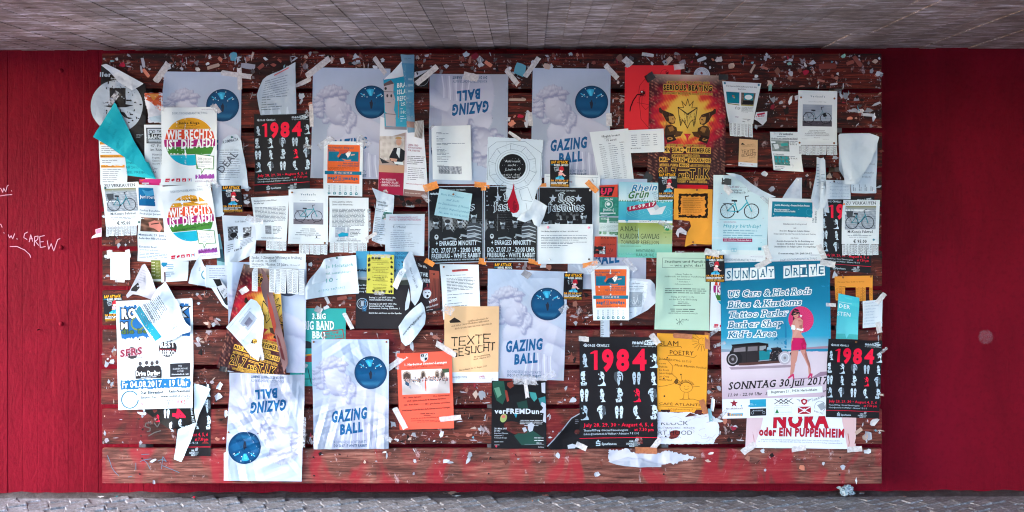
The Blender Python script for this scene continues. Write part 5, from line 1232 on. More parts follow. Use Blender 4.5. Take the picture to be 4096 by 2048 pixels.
    s.rect(58, 84, 60, 164, 'd07a2c', 3); s.text("25.", 68, 114, 12, 90, 'dcecf4', 3); s.text("18:", 68, 146, 12, 88, 'dcecf4', 3); s.lines(66, 96, 90, 1, 6, 5, 'c8e4ee'); s.lines(66, 128, 90, 1, 6, 5, 'c8e4ee'); s.lines(66, 158, 90, 3, 9, 5, 'c8e4ee'); s.poly([(0, 194), (92, 198), (92, 210), (0, 206)], '8e8c98', 2)
    s.sub('folded_corner', [(1535, 320), (1570, 288), (1609, 246), (1613, 270), (1617, 305), (1580, 314)], 'dfe8f0', wr=2, lifts=[(1609, 246, 60, 14)])
    d = s.sub('rolled_edge', [(1603, 218), (1630, 221), (1658, 219), (1656, 300), (1658, 420), (1660, 530), (1632, 532), (1628, 470), (1624, 380), (1618, 300)], '7fa2b8', wr=2.5, lifts=[(1640, 380, 200, 8)]); d.poly([(1608, 254), (1657, 255), (1657, 470), (1628, 470), (1620, 330)], '5590b0', 1); d.poly([(1628, 486), (1659, 488), (1659, 512), (1630, 510)], 'b08c80', 1.4)
    d.lines(1634, 322, 1656, 4, 24, 14, '8fb4c6'); d.lines(1618, 236, 1650, 2, 6, 4, '6c8698'); s.build()
    s = Sheet('record_flyer', 'small black disc flyer between the rolled tower poster and the top upside-down poster', 'flyer', [(1660, 290), (1718, 282), (1712, 352), (1658, 350)], 56, 66, col='1d1a1c', mat='gloss', short='black disc flyer'); s.ring(26, 30, 30, 1.4, 'a4a8b0', 2); s.ell(24, 34, 12, 9, '5c6a5c', 2); s.text("ROM", 18, 30, 7, 42, 'b8bcc4', 1, serif=True); s.lines(10, 56, 34, 1, 6, 4, 'c8ccd4'); s.poly([(0, 0), (56, -4), (10, 22), (0, 26)], 'c4c4cc', 3); s.build()
    s = Sheet('torn_photo', 'torn scrap of a room photo sticking out beside the coaching flyer', 'photo', [(1662, 486), (1696, 482), (1690, 556), (1660, 548)], 32, 70, col='a89a90', wr=1.2, short='torn photo'); photo(s, 0, 0, 32, 70, '2e2624', 'b8aca4', 'dcd8d4', n=9, seed=8); s.build()
    s = Sheet('job_notice', 'white typed strip curling downwards with a small mountain photo, below the coaching flyer', 'notice', None, outline=[(1490, 750), (1540, 772), (1578, 781), (1576, 830), (1562, 900), (1555, 979), (1520, 975), (1488, 962), (1494, 900), (1502, 840), (1508, 800)], col='cad6e4', wr=2.6, lifts=[(1490, 750, 60, 14), (1555, 979, 70, 8), (1560, 840, 60, 6)], short='curling typed strip')
    s.text("ionen für", 1510, 808, 8.5, 1546, '39444f', 3, y1=816); s.text("gesucht!", 1514, 820, 8.5, 1552, '39444f', 3, y1=828); s.poly([(1536, 846), (1570, 850), (1562, 884), (1528, 876)], '4f8486', 1.5); s.poly([(1532, 858), (1548, 848), (1568, 862), (1563, 882), (1530, 876)], '35605c', 2); s.line([(1538, 874), (1560, 880)], 7, 'c8b4b0', 2.5)
    s.lines(1506, 836, 1560, 2, 7, 4.5, '7c8894', ang=10); s.lines(1502, 870, 1524, 4, 7, 4, '7c8894', ang=6); s.lines(1500, 896, 1556, 7, 8, 4.8, '76828e', ang=7, rag=.3); s.lines(1494, 952, 1536, 3, 6, 4.5, '8c98a4', ang=6); s.tape(1486, 944, 50, 14, -30); s.build()
    s = Sheet('parking_notice', 'grey parking space notice with a red heading, right of the curling typed strip', 'notice', [(1545, 856), (1699, 856), (1697, 1024), (1542, 1012)], 154, 160, col='c4d0de', wr=1.2, short='red-heading parking notice')
    s.text("UMWELT TIEFGARAGENSTELLPLATZ", 14, 17, 7, 126, 'b0486a', 1); s.text("IM STADTQUARTIER WESTARKADEN", 14, 26, 7, 138, 'b0486a', 1); s.rect(30, 41, 142, 42, '7a8490', 2); s.text("€ / Monat", 28, 56, 9.5, 79, '50586a', 1); s.lines(30, 66, 110, 1, 6, 4.5, '8e98a6'); s.lines(20, 76, 138, 9, 7.4, 4.4, '929cab', rag=.4); s.build()
    s = Sheet('ladies_poster', 'black and red horror-style band flyer with a screaming face, beside the dangling strips', 'flyer', [(1645, 1040), (1758, 1062), (1762, 1240), (1640, 1262)], 118, 200, col='231a1e', mat='gloss', wr=1.2, short='horror band flyer')
    s.grad(76, 26, 116, 190, 'a8503e', '5a201e', 1); s.text("The Wo", 30, 16, 9, 66, 'dce4ec', 2, serif=True, y1=22); s.text("THE", 38, 54, 14, 70, 'dce4ec', 5, slant=-.1); s.text("OMEN", 40, 78, 14, 78, 'dce4ec', 5, slant=-.1); s.text("2", 64, 94, 10, None, 'c83a44', 4)
    s.ell(66, 122, 17, 21, 'dfe3ea', 3, 16); s.poly([(48, 112), (58, 98), (80, 100), (84, 120), (76, 108), (60, 108)], '8a2430', 4); s.poly([(58, 118), (64, 117), (64, 120), (58, 121)], '1a1416', 4.4); s.poly([(70, 118), (77, 119), (76, 122), (70, 121)], '1a1416', 4.4); s.ell(68, 134, 5, 6, '1a1416', 4.4, 9)
    for i in range(5): s.line([(84 + i * 7, 196), (88 + i * 6, 120 - i * 8), (92 + i * 5, 60)], 1.4, '1f1416', 3)
    s.text("RÖXXY", 76, 164, 10, 110, 'dfe3ea', 4, ang=-18); s.text("White Rabbit", 62, 184, 8, 110, 'dfe3ea', 2, y1=176); s.lines(64, 192, 108, 1, 5, 4, 'c0c4cc'); s.text("M", 4, 148, 14, None, 'dce4ec', 3); s.build()
    s = Sheet('choir_poster', 'blue and black church concert poster with white text, under the yellow hands flyer', 'poster', [(1426, 1004), (1640, 1006), (1638, 1316), (1422, 1314)], 214, 310, col='241f22', mat='gloss', wr=1.0, short='church concert poster')
    s.grad(0, 0, 214, 60, '3c96c0', '58a8cc', 1); s.grad(0, 60, 214, 104, '58a8cc', '98b4c4', 1); s.grad(0, 104, 214, 126, 'b4bcc4', '6c7478', 1); s.poly([(0, 112), (60, 118), (120, 122), (214, 112), (214, 134), (0, 134)], '39403a', 1.6)
    s.text("ABENDKLANG", 16, 82, 13, 176, '15496a', 1); s.text("UNICHOR", 156, 12, 11, 212, '2a6a90', 4); s.text("FREIBURG", 156, 30, 11, 214, '2a6a90', 4); s.text("Bartholdy", 176, 76, 7, 212, '46606e', 1)
    for i, t in enumerate(("Alies Mack, Sopran", "Christian Drengk, Orgel", "Leitung: Eduard Wagner")): s.text(t, 6, 139 + i * 12.6, 6.6, 6 + (70, 84, 88)[i], 'd8e2ea', 2)
    for t, y, x1 in (("Freitag 21. Juli 2017 20:00 Uhr,", 188, 158), ("Universitätskirche Freiburg", 197, 146), ("Samstag 22. Juli 2017 19:00 Uhr,", 213, 163), ("Seminarkirche im Collegium", 222, 150), ("Borromaeum Freiburg, Schoferstr. 1", 231, 175), ("Eintritt frei - wir freuen uns über Spenden", 250, 182)): s.text(t, 53, y, 6, x1, 'e0e8f0', 3)
    s.ring(26, 210, 21, 2, 'b8c4d0', 2); s.ring(26, 210, 14, 2, '8a98a8', 2); s.rect(20, 200, 32, 220, 'a0aebc', 2); s.text("UNI", 34, 240, 7, None, '2e86bc', 4, ang=-90); s.text("FREIBURG", 42, 240, 7, None, '2e86bc', 4, ang=-90); s.build()
    s = Sheet('editorial_flyer', 'yellow flyer bordered with black raised hands, taped on the church concert poster', 'flyer', [(1471, 1017), (1579, 1019), (1575, 1176), (1466, 1172)], 108, 156, col='d0c95a', wr=.5, short='yellow hands flyer')
    r = random.Random(8)
    for i in range(30):
        side = i % 4; a = r.uniform(0, 1)
        x, y = ((8, 14 + a * 136), (100, 14 + a * 136), (14 + a * 82, 12), (8 + a * 92, 148))[side]
        s.ell(x, y, 3.6, 4.4, '2a2a20', 2, 8)
        for k in range(4): t = k * .5 - .8 + (math.pi if side == 2 else 0) + (0 if side != 0 else .9) - (0 if side != 1 else .9); s.line([(x, y), (x + 7 * math.sin(t), y - 7 * math.cos(t))], 1.5, '2a2a20', 2.4)
    for i, (t, w_) in enumerate((("Liebe Berta*-Lesenden,", 60), ("Journalismus-Interessierten,", 70), ("Liebe Alle,", 26), ("", 0), ("die Redaktion der Berta* lädt", 68), ("alle Interessierten und", 60), ("Neugierigen", 36), ("ein uns kennenzulernen!", 66), ("", 0), ("Wir treffen uns am", 50), ("Donnerstag, den 27.7.", 62), ("um 19:30 Uhr", 36), ("im Studierendenhaus", 60))):
        if t: s.text(t, 54 - w_ / 2, 26 + i * 6.7, 4.6, 54 + w_ / 2, '3c3c26', 3 if i in (10, 11, 12) else 1)
    s.text("Eure berta*-Redaktion", 26, 123, 4.6, 82, '3c3c26', 1); s.lines(24, 132, 84, 4, 5, 3.4, '77752e', al='c'); s.tape(56, 4, 74, 14, 2, 'tape_clear'); s.tape(50, 154, 44, 16, 5, 'tape_clear'); s.build()
    s = Sheet('table_note', 'white note handwritten in teal ink, its corner curled up, below the teal bicycle notice', 'note', None, outline=[(1303, 1034), (1330, 1028), (1427, 1019), (1432, 1090), (1438, 1173), (1340, 1180), (1230, 1195), (1228, 1146), (1246, 1112), (1267, 1088), (1290, 1060)], col='d9e3ee', wr=1.6, lifts=[(1303, 1034, 60, 8), (1230, 1195, 90, 6)], short='teal ink note')
    s.text("Je Holztisch", 1304, 1072, 13, 1414, '3aa49c', 0, y1=1064, slant=.1, jit=.06); s.text("(oval, ausziehbar)", 1288, 1100, 9, 1404, '3aa49c', 0, y1=1090, slant=.1, jit=.06); s.text("10 -", 1306, 1130, 16, 1352, '3aa49c', 0, y1=1122, jit=.05); s.text("01573 3871702", 1276, 1168, 8, 1382, '3aa49c', 0, y1=1152, jit=.06)
    d = s.sub('curled_corner', [(1303, 1034), (1306, 1070), (1310, 1122), (1285, 1128), (1256, 1132), (1266, 1092), (1288, 1064)], 'cfdae6', wr=1.4, lifts=[(1303, 1040, 60, 8)]); s.pin(1349, 1031, 'pin_green'); s.pin(1322, 1040, 'pin_white'); s.build()
    # dangling strips
    s = Sheet('dangling_notice', 'torn flat-wanted notice hanging in long twisted strips beside the church concert poster', 'notice', None, outline=[(1640, 1003), (1652, 1006), (1668, 1060), (1694, 1128), (1690, 1160), (1676, 1200), (1661, 1222), (1646, 1200), (1640, 1140), (1628, 1100), (1614, 1074), (1618, 1040)], col='d4deea', wr=3, lifts=[(1694, 1128, 60, 12), (1620, 1050, 50, 12)], short='dangling notice strips')
    s.text("Suche 1-Zimmer-Wohung in", 1652, 1016, 7, None, '46505c', 1, ang=70, serif=True); s.text("Master, 25 Jahre, NR", 1640, 1070, 7, None, '46505c', 1, ang=72, serif=True)
    s.sub('hanging_strip', [(1602, 1078), (1616, 1070), (1630, 1078), (1612, 1110), (1590, 1158), (1571, 1142), (1586, 1112)], 'dbe4ee', wr=2.4).lines(1600, 1096, 1620, 3, 5, 4, '8a94a0', ang=-62)
    s.sub('hanging_strip', [(1638, 1150), (1644, 1196), (1636, 1232), (1622, 1241), (1624, 1210), (1632, 1176)], 'd2dce8', wr=2.4); s.build()
    s = Sheet('club_note', 'crumpled white note handwritten in black, hanging low beside the church concert poster', 'note', None, outline=[(1688, 1205), (1700, 1226), (1705, 1262), (1700, 1296), (1672, 1336), (1640, 1376), (1622, 1384), (1606, 1366), (1600, 1330), (1596, 1304), (1624, 1262), (1656, 1230)], col='d6e2ec', wr=2.6, crumple=1.6, lifts=[(1600, 1310, 50, 8)], short='black handwriting note')
    for i, t in enumerate(("Salsburger spiele", "Treff Spiele", "3-4 Kann", "2x Rubikub wenig", "3x Brettspiel")): s.text(t, 1694 - i * 12, 1244 + i * 12, 7, None, '26303a', 1, ang=128, slant=.2, jit=.1)
    s.build()
mid_left()
def centre():
    # hung upside down: its top edge is at the bottom
    g = gaz_sheet([(2028, 738), (1716, 735), (1720, 296), (2033, 298)], 'upside-down bust poster at the top centre with a typed white sheet taped on it', 'top upside-down bust poster', wr=1.4)
    gazing(g); g.tape(318, 436, 108, 22, -40 + 180); g.tape(-16, 428, 78, 20, 52); g.tape(290, 160, 50, 20, 90); g.tape(150, 430, 60, 30, 12); g.build()
    s = Sheet('letter', 'white typed sheet with two small office photos taped to the top upside-down poster', 'letter', [(1727, 506), (1883, 501), (1888, 722), (1733, 718)], 156, 218, wr=1.1, short='typed sheet with two photos')
    for i, w_ in enumerate((24, 50, 0, 8, 0, 32, 28, 24, 0, 112, 44, 0, 18, 0, 30, 38, 32, 52, 36, 0, 56, 22, 44, 0, 40, 0, 0, 26, 48)):
        if w_: s.lines(19, 28 + i * 4.9, 19 + w_, 1, 5, 4, '76828e', rag=0, last=1)
    photo(s, 24, 163, 68, 194, '3a3e46', '8c929c', 'd4d8e0', n=12, seed=3); photo(s, 70, 163, 116, 194, '5a5e68', '9aa0ac', 'e0e4ea', n=12, seed=4); s.tape(2, 4, 24, 10, -45, 'tape_clear'); s.build()
    g = gaz_sheet([(2131, 272), (2443, 276), (2436, 714), (2123, 710)], 'cleanest bust and blue ball poster, top centre right, with two small tapes at its sides', 'cleanest bust poster', wr=.8); gazing(g)
    g.tape(-4, -2, 96, 20, -54); g.tape(312, 10, 74, 20, 48); g.tape(306, 204, 52, 22, 88); g.tape(-6, 206, 54, 18, 86); g.build()
    s = Sheet('drawing', 'red sheet with a thin black ink drawing of two knotted figures at the top', 'drawing', [(2500, 261), (2722, 262), (2722, 566), (2496, 564)], 222, 304, col='e8323a', wr=.6, short='red drawing')
    K = '1c1214'
    s.line([(22, 184), (24, 168), (34, 142), (50, 118), (66, 116)], 4, K, 3); s.line([(58, 150), (56, 104), (60, 80), (78, 58), (88, 50)], 1.1, K, 2); s.line([(62, 180), (58, 140), (64, 112)], 1.2, K, 2); s.line([(70, 116), (68, 160), (84, 178), (96, 166)], 1.2, K, 2); s.line([(50, 150), (78, 154), (96, 158)], 1.2, K, 2); s.line([(62, 180), (66, 216), (84, 236), (94, 248)], 1.4, K, 2)
    r = random.Random(6)
    for i in range(22): s.line([(60 + r.uniform(0, 22), 98 + r.uniform(0, 28)) for _ in range(2)], 1.3, K, 3)
    s.ring(68, 106, 5, 1.4, K, 3.4); s.ring(76, 108, 4, 1.4, K, 3.4); s.ell(68, 106, 3.4, 3.4, 'e8e0e0', 3.2, 8)
    for i in range(10): s.line([(160 + r.uniform(0, 14), 24 + r.uniform(0, 12)) for _ in range(2)], 1.2, K, 3)
    s.line([(140, 36), (148, 20), (160, 16), (172, 22), (176, 30)], 1, K, 2); s.ring(172, 30, 3, 1, K, 3.4); s.tape(214, 6, 42, 22, -8); s.tape(10, -14, 40, 26, 40); s.build()
    s = Sheet('backing_sheet', 'red paper edge showing under the lower corner of the upper fiery dance poster', 'poster', Qd(2690, 590, 2832, 758), 142, 168, col='d8202e', short='red under-sheet'); s.build()
    s = Sheet('sticker', 'round white sticker half hidden behind the upper fiery dance poster', 'sticker', None, outline=[(2807 + 33 * math.cos(i * math.pi / 10), 302 + 33 * math.sin(i * math.pi / 10)) for i in range(20)], col='c8ccd8', wr=.2, short='round white sticker')
    s.ring(2807, 302, 22, .8, '60646e', 2)
    for i, ch in enumerate("Hebammen bewahren"): a = math.radians(188 + i * 10.2); s.text(ch, 2807 + 25 * math.cos(a), 302 + 25 * math.sin(a), 5, None, '3a4048', 1, ang=math.degrees(a) + 90)
    s.poly([(2800, 292), (2806, 287), (2812, 292), (2808, 300)], '8a4a4a', 2); s.build()
    s = Sheet('dance_poster', 'flat fiery orange dance poster held by black tape at the top right of centre', 'poster', [(2597, 297), (2904, 303), (2899, 743), (2589, 735)], 308, 440, col='5a1a1c', base=serious_base, cell=4.4, mat='gloss', wr=1.0, short='upper fiery poster', group='fiery orange and crimson dance posters'); serious(s)
    s.tape(2, 12, 38, 30, -35, 'tape_black'); s.tape(298, 6, 38, 22, 0, 'tape_black'); s.tape(2, 412, 36, 28, 40, 'tape_black'); s.tape(300, 432, 40, 24, 4, 'tape_black'); s.build()
    s = Sheet('book_list', 'white typed list of cheap English books pinned over the cleanest bust poster', 'notice', [(2358, 529), (2512, 514), (2536, 729), (2399, 740)], 154, 216, wr=1.8, crumple=.6, short='book list')
    s.text("!!English books!!", 44, 26, 7.5, 118, '1c242c', 3); s.text("(Italian)", 52, 33, 6, 80, '8a949e', 0, slant=.2); s.text("!!2 euro!!", 60, 43, 7.5, 102, '1c242c', 3); s.text("Author", 28, 56, 4.5, 42, '2c343e', 3); s.text("Title", 66, 55, 4.5, 76, '2c343e', 3); s.text("Condition", 112, 54, 4.5, 132, '2c343e', 3)
    for i in range(17): y = 65 + i * 8.2; s.lines(28, y, 54, 1, 5, 4, '7c8692', last=1); s.lines(66, y - 1, 104, 1, 5, 4, '7c8692', rag=.3, last=1); s.lines(114, y - 2, 128, 1, 5, 4, '8c96a2', rag=.3, last=1)
    s.text("SMS to 0176 7840 6441", 14, 210, 4.5, 60, '3c4652', 2); s.build()
    s = Sheet('book_list', 'narrow white page of book titles overlapping the red drawing and the upper fiery poster', 'notice', [(2497, 522), (2653, 515), (2656, 608), (2501, 613)], 156, 92, wr=1.0, short='second book page')
    for i in range(6): y = 22 + i * 8.4; s.lines(26, y, 50, 1, 5, 4.2, '7c8692', last=1); s.lines(66, y, 108, 1, 5, 4.2, '7c8692', rag=.4, last=1); s.lines(114, y, 130, 1, 5, 4.2, '7c8692', rag=.3, last=1)
    s.text("SMS to 0176 7840 6441", 22, 76, 4.5, 62, '2c343e', 3); s.build()
    g = gaz_sheet([(2275, 714), (2588, 716), (2583, 1158), (2270, 1156)], 'bust poster almost wholly covered, its blue word BALL showing above the right removal notice', 'covered bust poster', wr=1.2, cell=9)
    g.text('BALL', 110, 342, 37, 204, '0d5688', 5, y1=330); g.build()
    s = Sheet('torn_sheet', 'grey sheet corner pulled across beside the right removal notice', 'letter', None, outline=[(2273, 1052), (2400, 1052), (2420, 1080), (2366, 1110), (2318, 1082)], col='b4bfd2', wr=1.4, short='grey sheet corner'); s.build()
    s = Sheet('letter', 'white ruled page standing behind the right-hand black band poster', 'letter', [(2178, 696), (2399, 702), (2398, 1004), (2170, 1002)], 221, 305, wr=.8, short='ruled page'); s.rect(6, 8, 214, 9, '2a5a74', 2); s.rect(206, 10, 207, 296, 'a8c0cc', 2); s.rect(100, 27, 106, 31, '4a2a4a', 2); s.rect(107, 27, 111, 31, 'a03050', 2); s.tape(192, 20, 14, 3, 60, 'tape_silver'); s.build()
    a = fast_sheet([(1714, 745), (1933, 744), (1934, 1048), (1715, 1054)], 'left black band poster with a cyan handwritten note pinned over its title', 'left band poster')
    a.tape(10, 2, 58, 30, -18, 'tape_orange'); a.tape(214, -4, 60, 22, 6, 'tape_orange'); a.tape(6, 298, 40, 20, 30, 'tape_orange'); a.tape(214, 300, 30, 24, 10, 'tape_orange'); a.build()
    b = fast_sheet([(1937, 744), (2152, 746), (2150, 1048), (1937, 1048)], 'middle black band poster, mostly hidden by the torn astronaut drawing', 'middle band poster')
    b.tape(214, 0, 74, 20, -6, 'tape_orange'); b.tape(-2, 10, 20, 16, 0, 'tape_orange'); b.tape(206, 302, 52, 18, 12, 'tape_orange'); b.pin(8, 286, 'pin_brass'); b.build()
    c = fast_sheet([(2155, 747), (2371, 749), (2372, 1048), (2153, 1048)], 'right black band poster with its title in full view above a white typed appeal', 'right band poster')
    c.tape(214, -2, 58, 22, 45, 'tape_orange'); c.pin(206, 12, 'pin_white'); c.build()
    s = Sheet('musician_notice', 'white typed appeal to musicians pinned over the lower half of the right black band poster', 'notice', Qd(2152, 896, 2372, 1054), 220, 158, wr=.9, short='musician appeal')
    s.text("Liebe Musiker, Bandmitglieder und Sänger - wir suchen euch!", 12, 31, 5, 160, '2a323c', 3)
    for y, w_ in ((46, 184), (54, 180), (59.5, 182), (65, 150), (73, 182), (78.5, 130), (87, 106), (95, 74)): s.lines(12, y, 12 + w_, 1, 5, 4, '6e7a88', rag=0, last=1)
    s.pin(40, 13, 'pin_pink', 5); s.pin(202, 14, 'pin_pink', 5); s.pin(46, 141, 'pin_white', 4); s.pin(203, 140, 'pin_dark', 4); s.tape(206, 160, 60, 18, -12, 'tape_orange'); s.build()
    s = Sheet('room_note', 'pale cyan handwritten room note pinned over the left black band poster', 'note', [(1760, 754), (1890, 775), (1874, 882), (1738, 860)], 132, 106, col='a8d0dc', wr=1.0, short='cyan room note')
    for i, (t, x, x1) in enumerate((("Biete WG-Zimmer", 10, 100), ("auf SuSi", 34, 84), ("zur Zwischenmiete (2 Monate)", 6, 126), ("ab sofort  (August/September)", 10, 128), ("240,- warm  Tel. 0173 42 001157", 14, 128))): s.text(t, x, 24 + i * 18, 8, x1, '2f7a94', 0, slant=.2, jit=.06)
    s.pin(58, 14, 'pin_brass'); s.build()
    # astronaut drawing, torn through below
    s = Sheet('drawing', 'white pencil drawing of an astronaut helmet with a red drop, torn at its foot', 'drawing', None, outline=[(1952, 547), (2060, 553), (2172, 560), (2168, 650), (2166, 735), (2150, 756), (2140, 792), (2134, 830), (2120, 850), (2082, 872), (2050, 866), (2046, 850), (2033, 806), (2024, 770), (2027, 742), (1946, 740), (1948, 640)], col='d4e2ee', wr=1.0, rag=1.2, short='astronaut drawing')
    gy = '6a8090'; cx, cy = 2050, 668
    s.ring(cx, cy, 69, 1.2, gy, 2); s.ring(cx, cy, 60, 1.0, gy, 2); s.ell(cx, cy, 53, 52, '1c1c20', 3, 40)
    for i in range(10):
        a = 2 * math.pi * i / 10 + .2; pts = [(cx + 69 * math.cos(a), cy + 69 * math.sin(a))]; pts.append((cx + 96 * math.cos(a + .05), cy + 92 * math.sin(a + .05))); s.line(pts, 1.2, gy, 2)
    pg = [(cx + 98 * math.cos(2 * math.pi * i / 10 + .25), cy + 94 * math.sin(2 * math.pi * i / 10 + .25)) for i in range(11)]
    pg = [(min(max(x, 1954), 2166), min(max(y, 556), 760)) for x, y in pg]; s.line(pg, 1.2, gy, 2)
    for (p, q) in (((1954, 592), (1986, 568)), ((1986, 568), (2100, 566)), ((2100, 566), (2166, 612)), ((1954, 592), (1950, 720)), ((2166, 612), (2160, 720)), ((2076, 760), (2110, 748)), ((2110, 748), (2130, 800)), ((2076, 760), (2088, 800)), ((2088, 800), (2128, 806)), ((2070, 756), (2050, 740)), ((2104, 812), (2110, 850))): s.line([p, q], 1.3, gy, 2)
    r = random.Random(12)
    for i in range(90):
        a = r.uniform(0, 6.28); q = r.uniform(74, 92); x, y = cx + q * math.cos(a), cy + q * math.sin(a); L = r.uniform(6, 14)
        if 1956 < x < 2160 and 560 < y < 735: s.line([(x, y), (x + L * math.cos(a), min(y + L * math.sin(a), 738))], .7, 'a4b6c4', 1.8)
    for i in range(26): a = r.uniform(0, 6.28); q = r.uniform(20, 50); s.ell(cx + q * math.cos(a), cy + q * math.sin(a), .9, .9, 'dfe8ee', 4, 5)
    for t, x, y, c, x1 in (("Astronaut", 2020, 649, 9, 2081), ("sucht", 2031, 664, 8, 2064), ("Liebe !?", 2022, 682, 9, 2082), ("23.07.17  19:00", 2009, 703, 6.5, 2078), ("Großer Saal KHG", 2014, 712, 6.5, 2087), ("Eintritt frei", 2026, 722, 6.5, 2070)): s.text(t, x, y, c, x1, 'dfe8ee', 1, slant=.12, jit=.05, layer=5)
    s.poly([(2055, 732), (2058, 760), (2066, 790), (2076, 820), (2077, 838), (2068, 850), (2052, 853), (2042, 846), (2032, 822), (2030, 806), (2040, 784), (2050, 756)], 'a8142c', 4); s.poly([(2056, 800), (2066, 812), (2070, 836), (2058, 846), (2046, 830)], '7e1024', 4.5)
    d = s.sub('torn_flap', [(2138, 795), (2160, 806), (2189, 824), (2176, 866), (2157, 908), (2136, 898), (2128, 876), (2100, 889), (2066, 878), (2090, 852), (2118, 836)], 'c8d4e2', wr=1.5, lifts=[(2189, 824, 60, 16), (2157, 908, 40, 8)])
    s.build()
    rap_sheet([(2200, 640), (2277, 641), (2277, 749), (2200, 747)], 'small black club flyer on the cleanest bust poster, above the right band poster', 'club flyer on the cleanest bust').build()
    # column of small flyers
    s = Sheet('party_flyer', 'red flyer with bold black word UP above the green camp flyer', 'flyer', [(2396, 742), (2470, 738), (2470, 790), (2396, 788)], 74, 50, col='d8442c', mat='gloss', short='red UP flyer'); s.poly([(0, 8), (62, 8), (50, 44), (0, 46)], '1b1416', 1); s.text("UP", 4, 38, 24, 50, 'e02858', 5, slant=.15); s.build()
    s = Sheet('party_flyer', 'orange-red flyer with a black block and a small crown, beside the green open-air poster', 'flyer', [(2378, 945), (2466, 945), (2466, 1030), (2374, 1027)], 90, 84, col='c8442c', mat='gloss', short='crown flyer'); s.grad(0, 0, 90, 84, 'cc4a2e', 'a82c28', 1); s.text("DA DON", 26, 9, 6, 84, '3a1818', 3); s.text("RIZZY · DJ JEYZIN", 26, 35, 5, 84, '3a1818', 3); s.rect(0, 40, 46, 72, '171416', 2); s.text("Z", 34, 54, 12, 44, 'd8dce4', 5); s.text("HE", 22, 70, 12, 44, 'd8dce4', 5); s.line([(58, 50), (62, 60), (66, 48), (70, 60), (74, 50), (72, 62), (60, 62)], 1.2, '3a1818', 3); s.lines(50, 68, 84, 1, 4, 3.4, '5a1c1c'); s.build()
    s = Sheet('camp_flyer', 'green flyer for a climate camp with a white globe ring', 'flyer', [(2396, 787), (2486, 789), (2480, 864), (2396, 864)], 88, 76, col='2f8a78', mat='gloss', wr=1.2, short='green globe flyer', lifts=[(88, 76, 40, 5)]); photo(s, 0, 0, 88, 76, '1f6c60', '2f8c7a', '5aa894', n=12); s.text("camp for", 20, 12, 8, 54, 'e4f0ee', 3); s.ring(38, 30, 15, 2.4, 'e4f0ee', 3); s.ell(36, 28, 8, 7, 'e4f0ee', 3, 9); s.text("[future]", 16, 55, 9, 60, 'e4f0ee', 3); s.rect(4, 62, 68, 69, 'dfeeea', 3); s.lines(8, 75, 60, 1, 5, 4, 'cfe4de'); s.build()
    s = Sheet('camp_flyer', 'green and white text flyer below the green globe flyer', 'flyer', [(2396, 868), (2489, 871), (2487, 947), (2396, 943)], 92, 76, col='d8e4e2', mat='gloss', short='green text flyer'); s.rect(0, 0, 92, 22, '4a8a74', 1); s.text("möchtest", 6, 9, 6, 34, 'e4f0ee', 3); s.text("aktiv werden?", 30, 20, 6.5, 74, 'e4f0ee', 3); s.lines(4, 32, 84, 6, 5.2, 3.8, 'a0b4b0'); s.rect(0, 57, 92, 69, '4f8a5c', 1); s.lines(14, 63, 76, 2, 5, 3.6, 'd0e4d4'); s.build()
    s = Sheet('festival_poster', 'green and turquoise open-air festival poster with a paper boat and a red date pill', 'poster', [(2474, 728), (2692, 732), (2687, 1032), (2469, 1029)], 218, 302, col='9ccbd0', mat='gloss', wr=.9, short='open-air festival poster')
    s.grad(0, 0, 218, 76, '9fd4e4', 'dfeef4', 1); s.grad(0, 76, 218, 156, '56c0d0', '3aa8c4', 1); s.rect(0, 152, 218, 162, 'e8f2f4', 1.5); s.grad(0, 162, 218, 246, '93a24a', 'b4c48e', 1); s.grad(0, 246, 218, 302, '9cd0b4', '6cc4b4', 1)
    for i in range(22): s.poly([(2 + i * 10, 78), (6 + i * 10, 70), (10 + i * 10, 78)], '4c9a70', 2)
    for i in range(5): s.ring(130, 118, 30 + i * 17, 1.2, '9cdce4', 2, ry=(30 + i * 17) * .28)
    s.text("Rhein", 50, 36, 25, 150, '1c84b0', 3, y1=30, slant=.35, out=('eef6fa', 2), layer=5); s.text("Grün", 34, 66, 27, 118, '3c7c46', 4, y1=58, slant=.3, out=('eef6fa', 1.6), layer=5); s.text("open air", 54, 78, 10, 104, '1f3a30', 2, y1=70, slant=.4, layer=6)
    for i, t in enumerate(("RHEIN", "STRAND", "BAD", "KARLS", "RUHE")): s.text(t, 136 + i * 3, 46 + i * 7, 4.6, None, '3a6478', 0, ang=-24)
    s.poly([(34, 100), (150, 74), (154, 92), (148, 98), (40, 118), (33, 110)], 'b41c44', 4); s.text("16.09.17", 44, 110, 13, 148, 'f4eef2', 4, y1=90, layer=6)
    s.poly([(114, 104), (140, 98), (152, 86), (166, 100), (192, 92), (176, 126), (130, 130)], 'e4e8ec', 7); s.poly([(140, 98), (152, 86), (166, 100), (150, 112)], 'c0c8d0', 7.5); s.poly([(114, 104), (150, 114), (130, 130)], 'f0f4f6', 7.6)
    s.text("ELECTRONIC MUSIC FESTIVAL", 86, 160, 6, 158, '2a4048', 1); s.text("A.N.A.L.", 8, 196, 20, 80, '22281c', 0); s.text("KLAUDIA GAWLAS", 8, 226, 20, 166, '22281c', 0); s.text("TOWNSHIP REBELLION", 12, 248, 15, 165, '22281c', 0); s.lines(10, 257, 164, 1, 5, 4, '5a8a64'); s.text("RHEINSTRANDBAD", 74, 280, 12, 150, '1f4038', 0); s.text("KARLSRUHE", 76, 297, 12, 146, '1f4038', 0)
    for i in range(10): s.ring(8 + i * 7, 288, 2.6, .8, '3fa09a', 2); s.ring(154 + i * 6, 288, 2.6, .8, '3fa09a', 2)
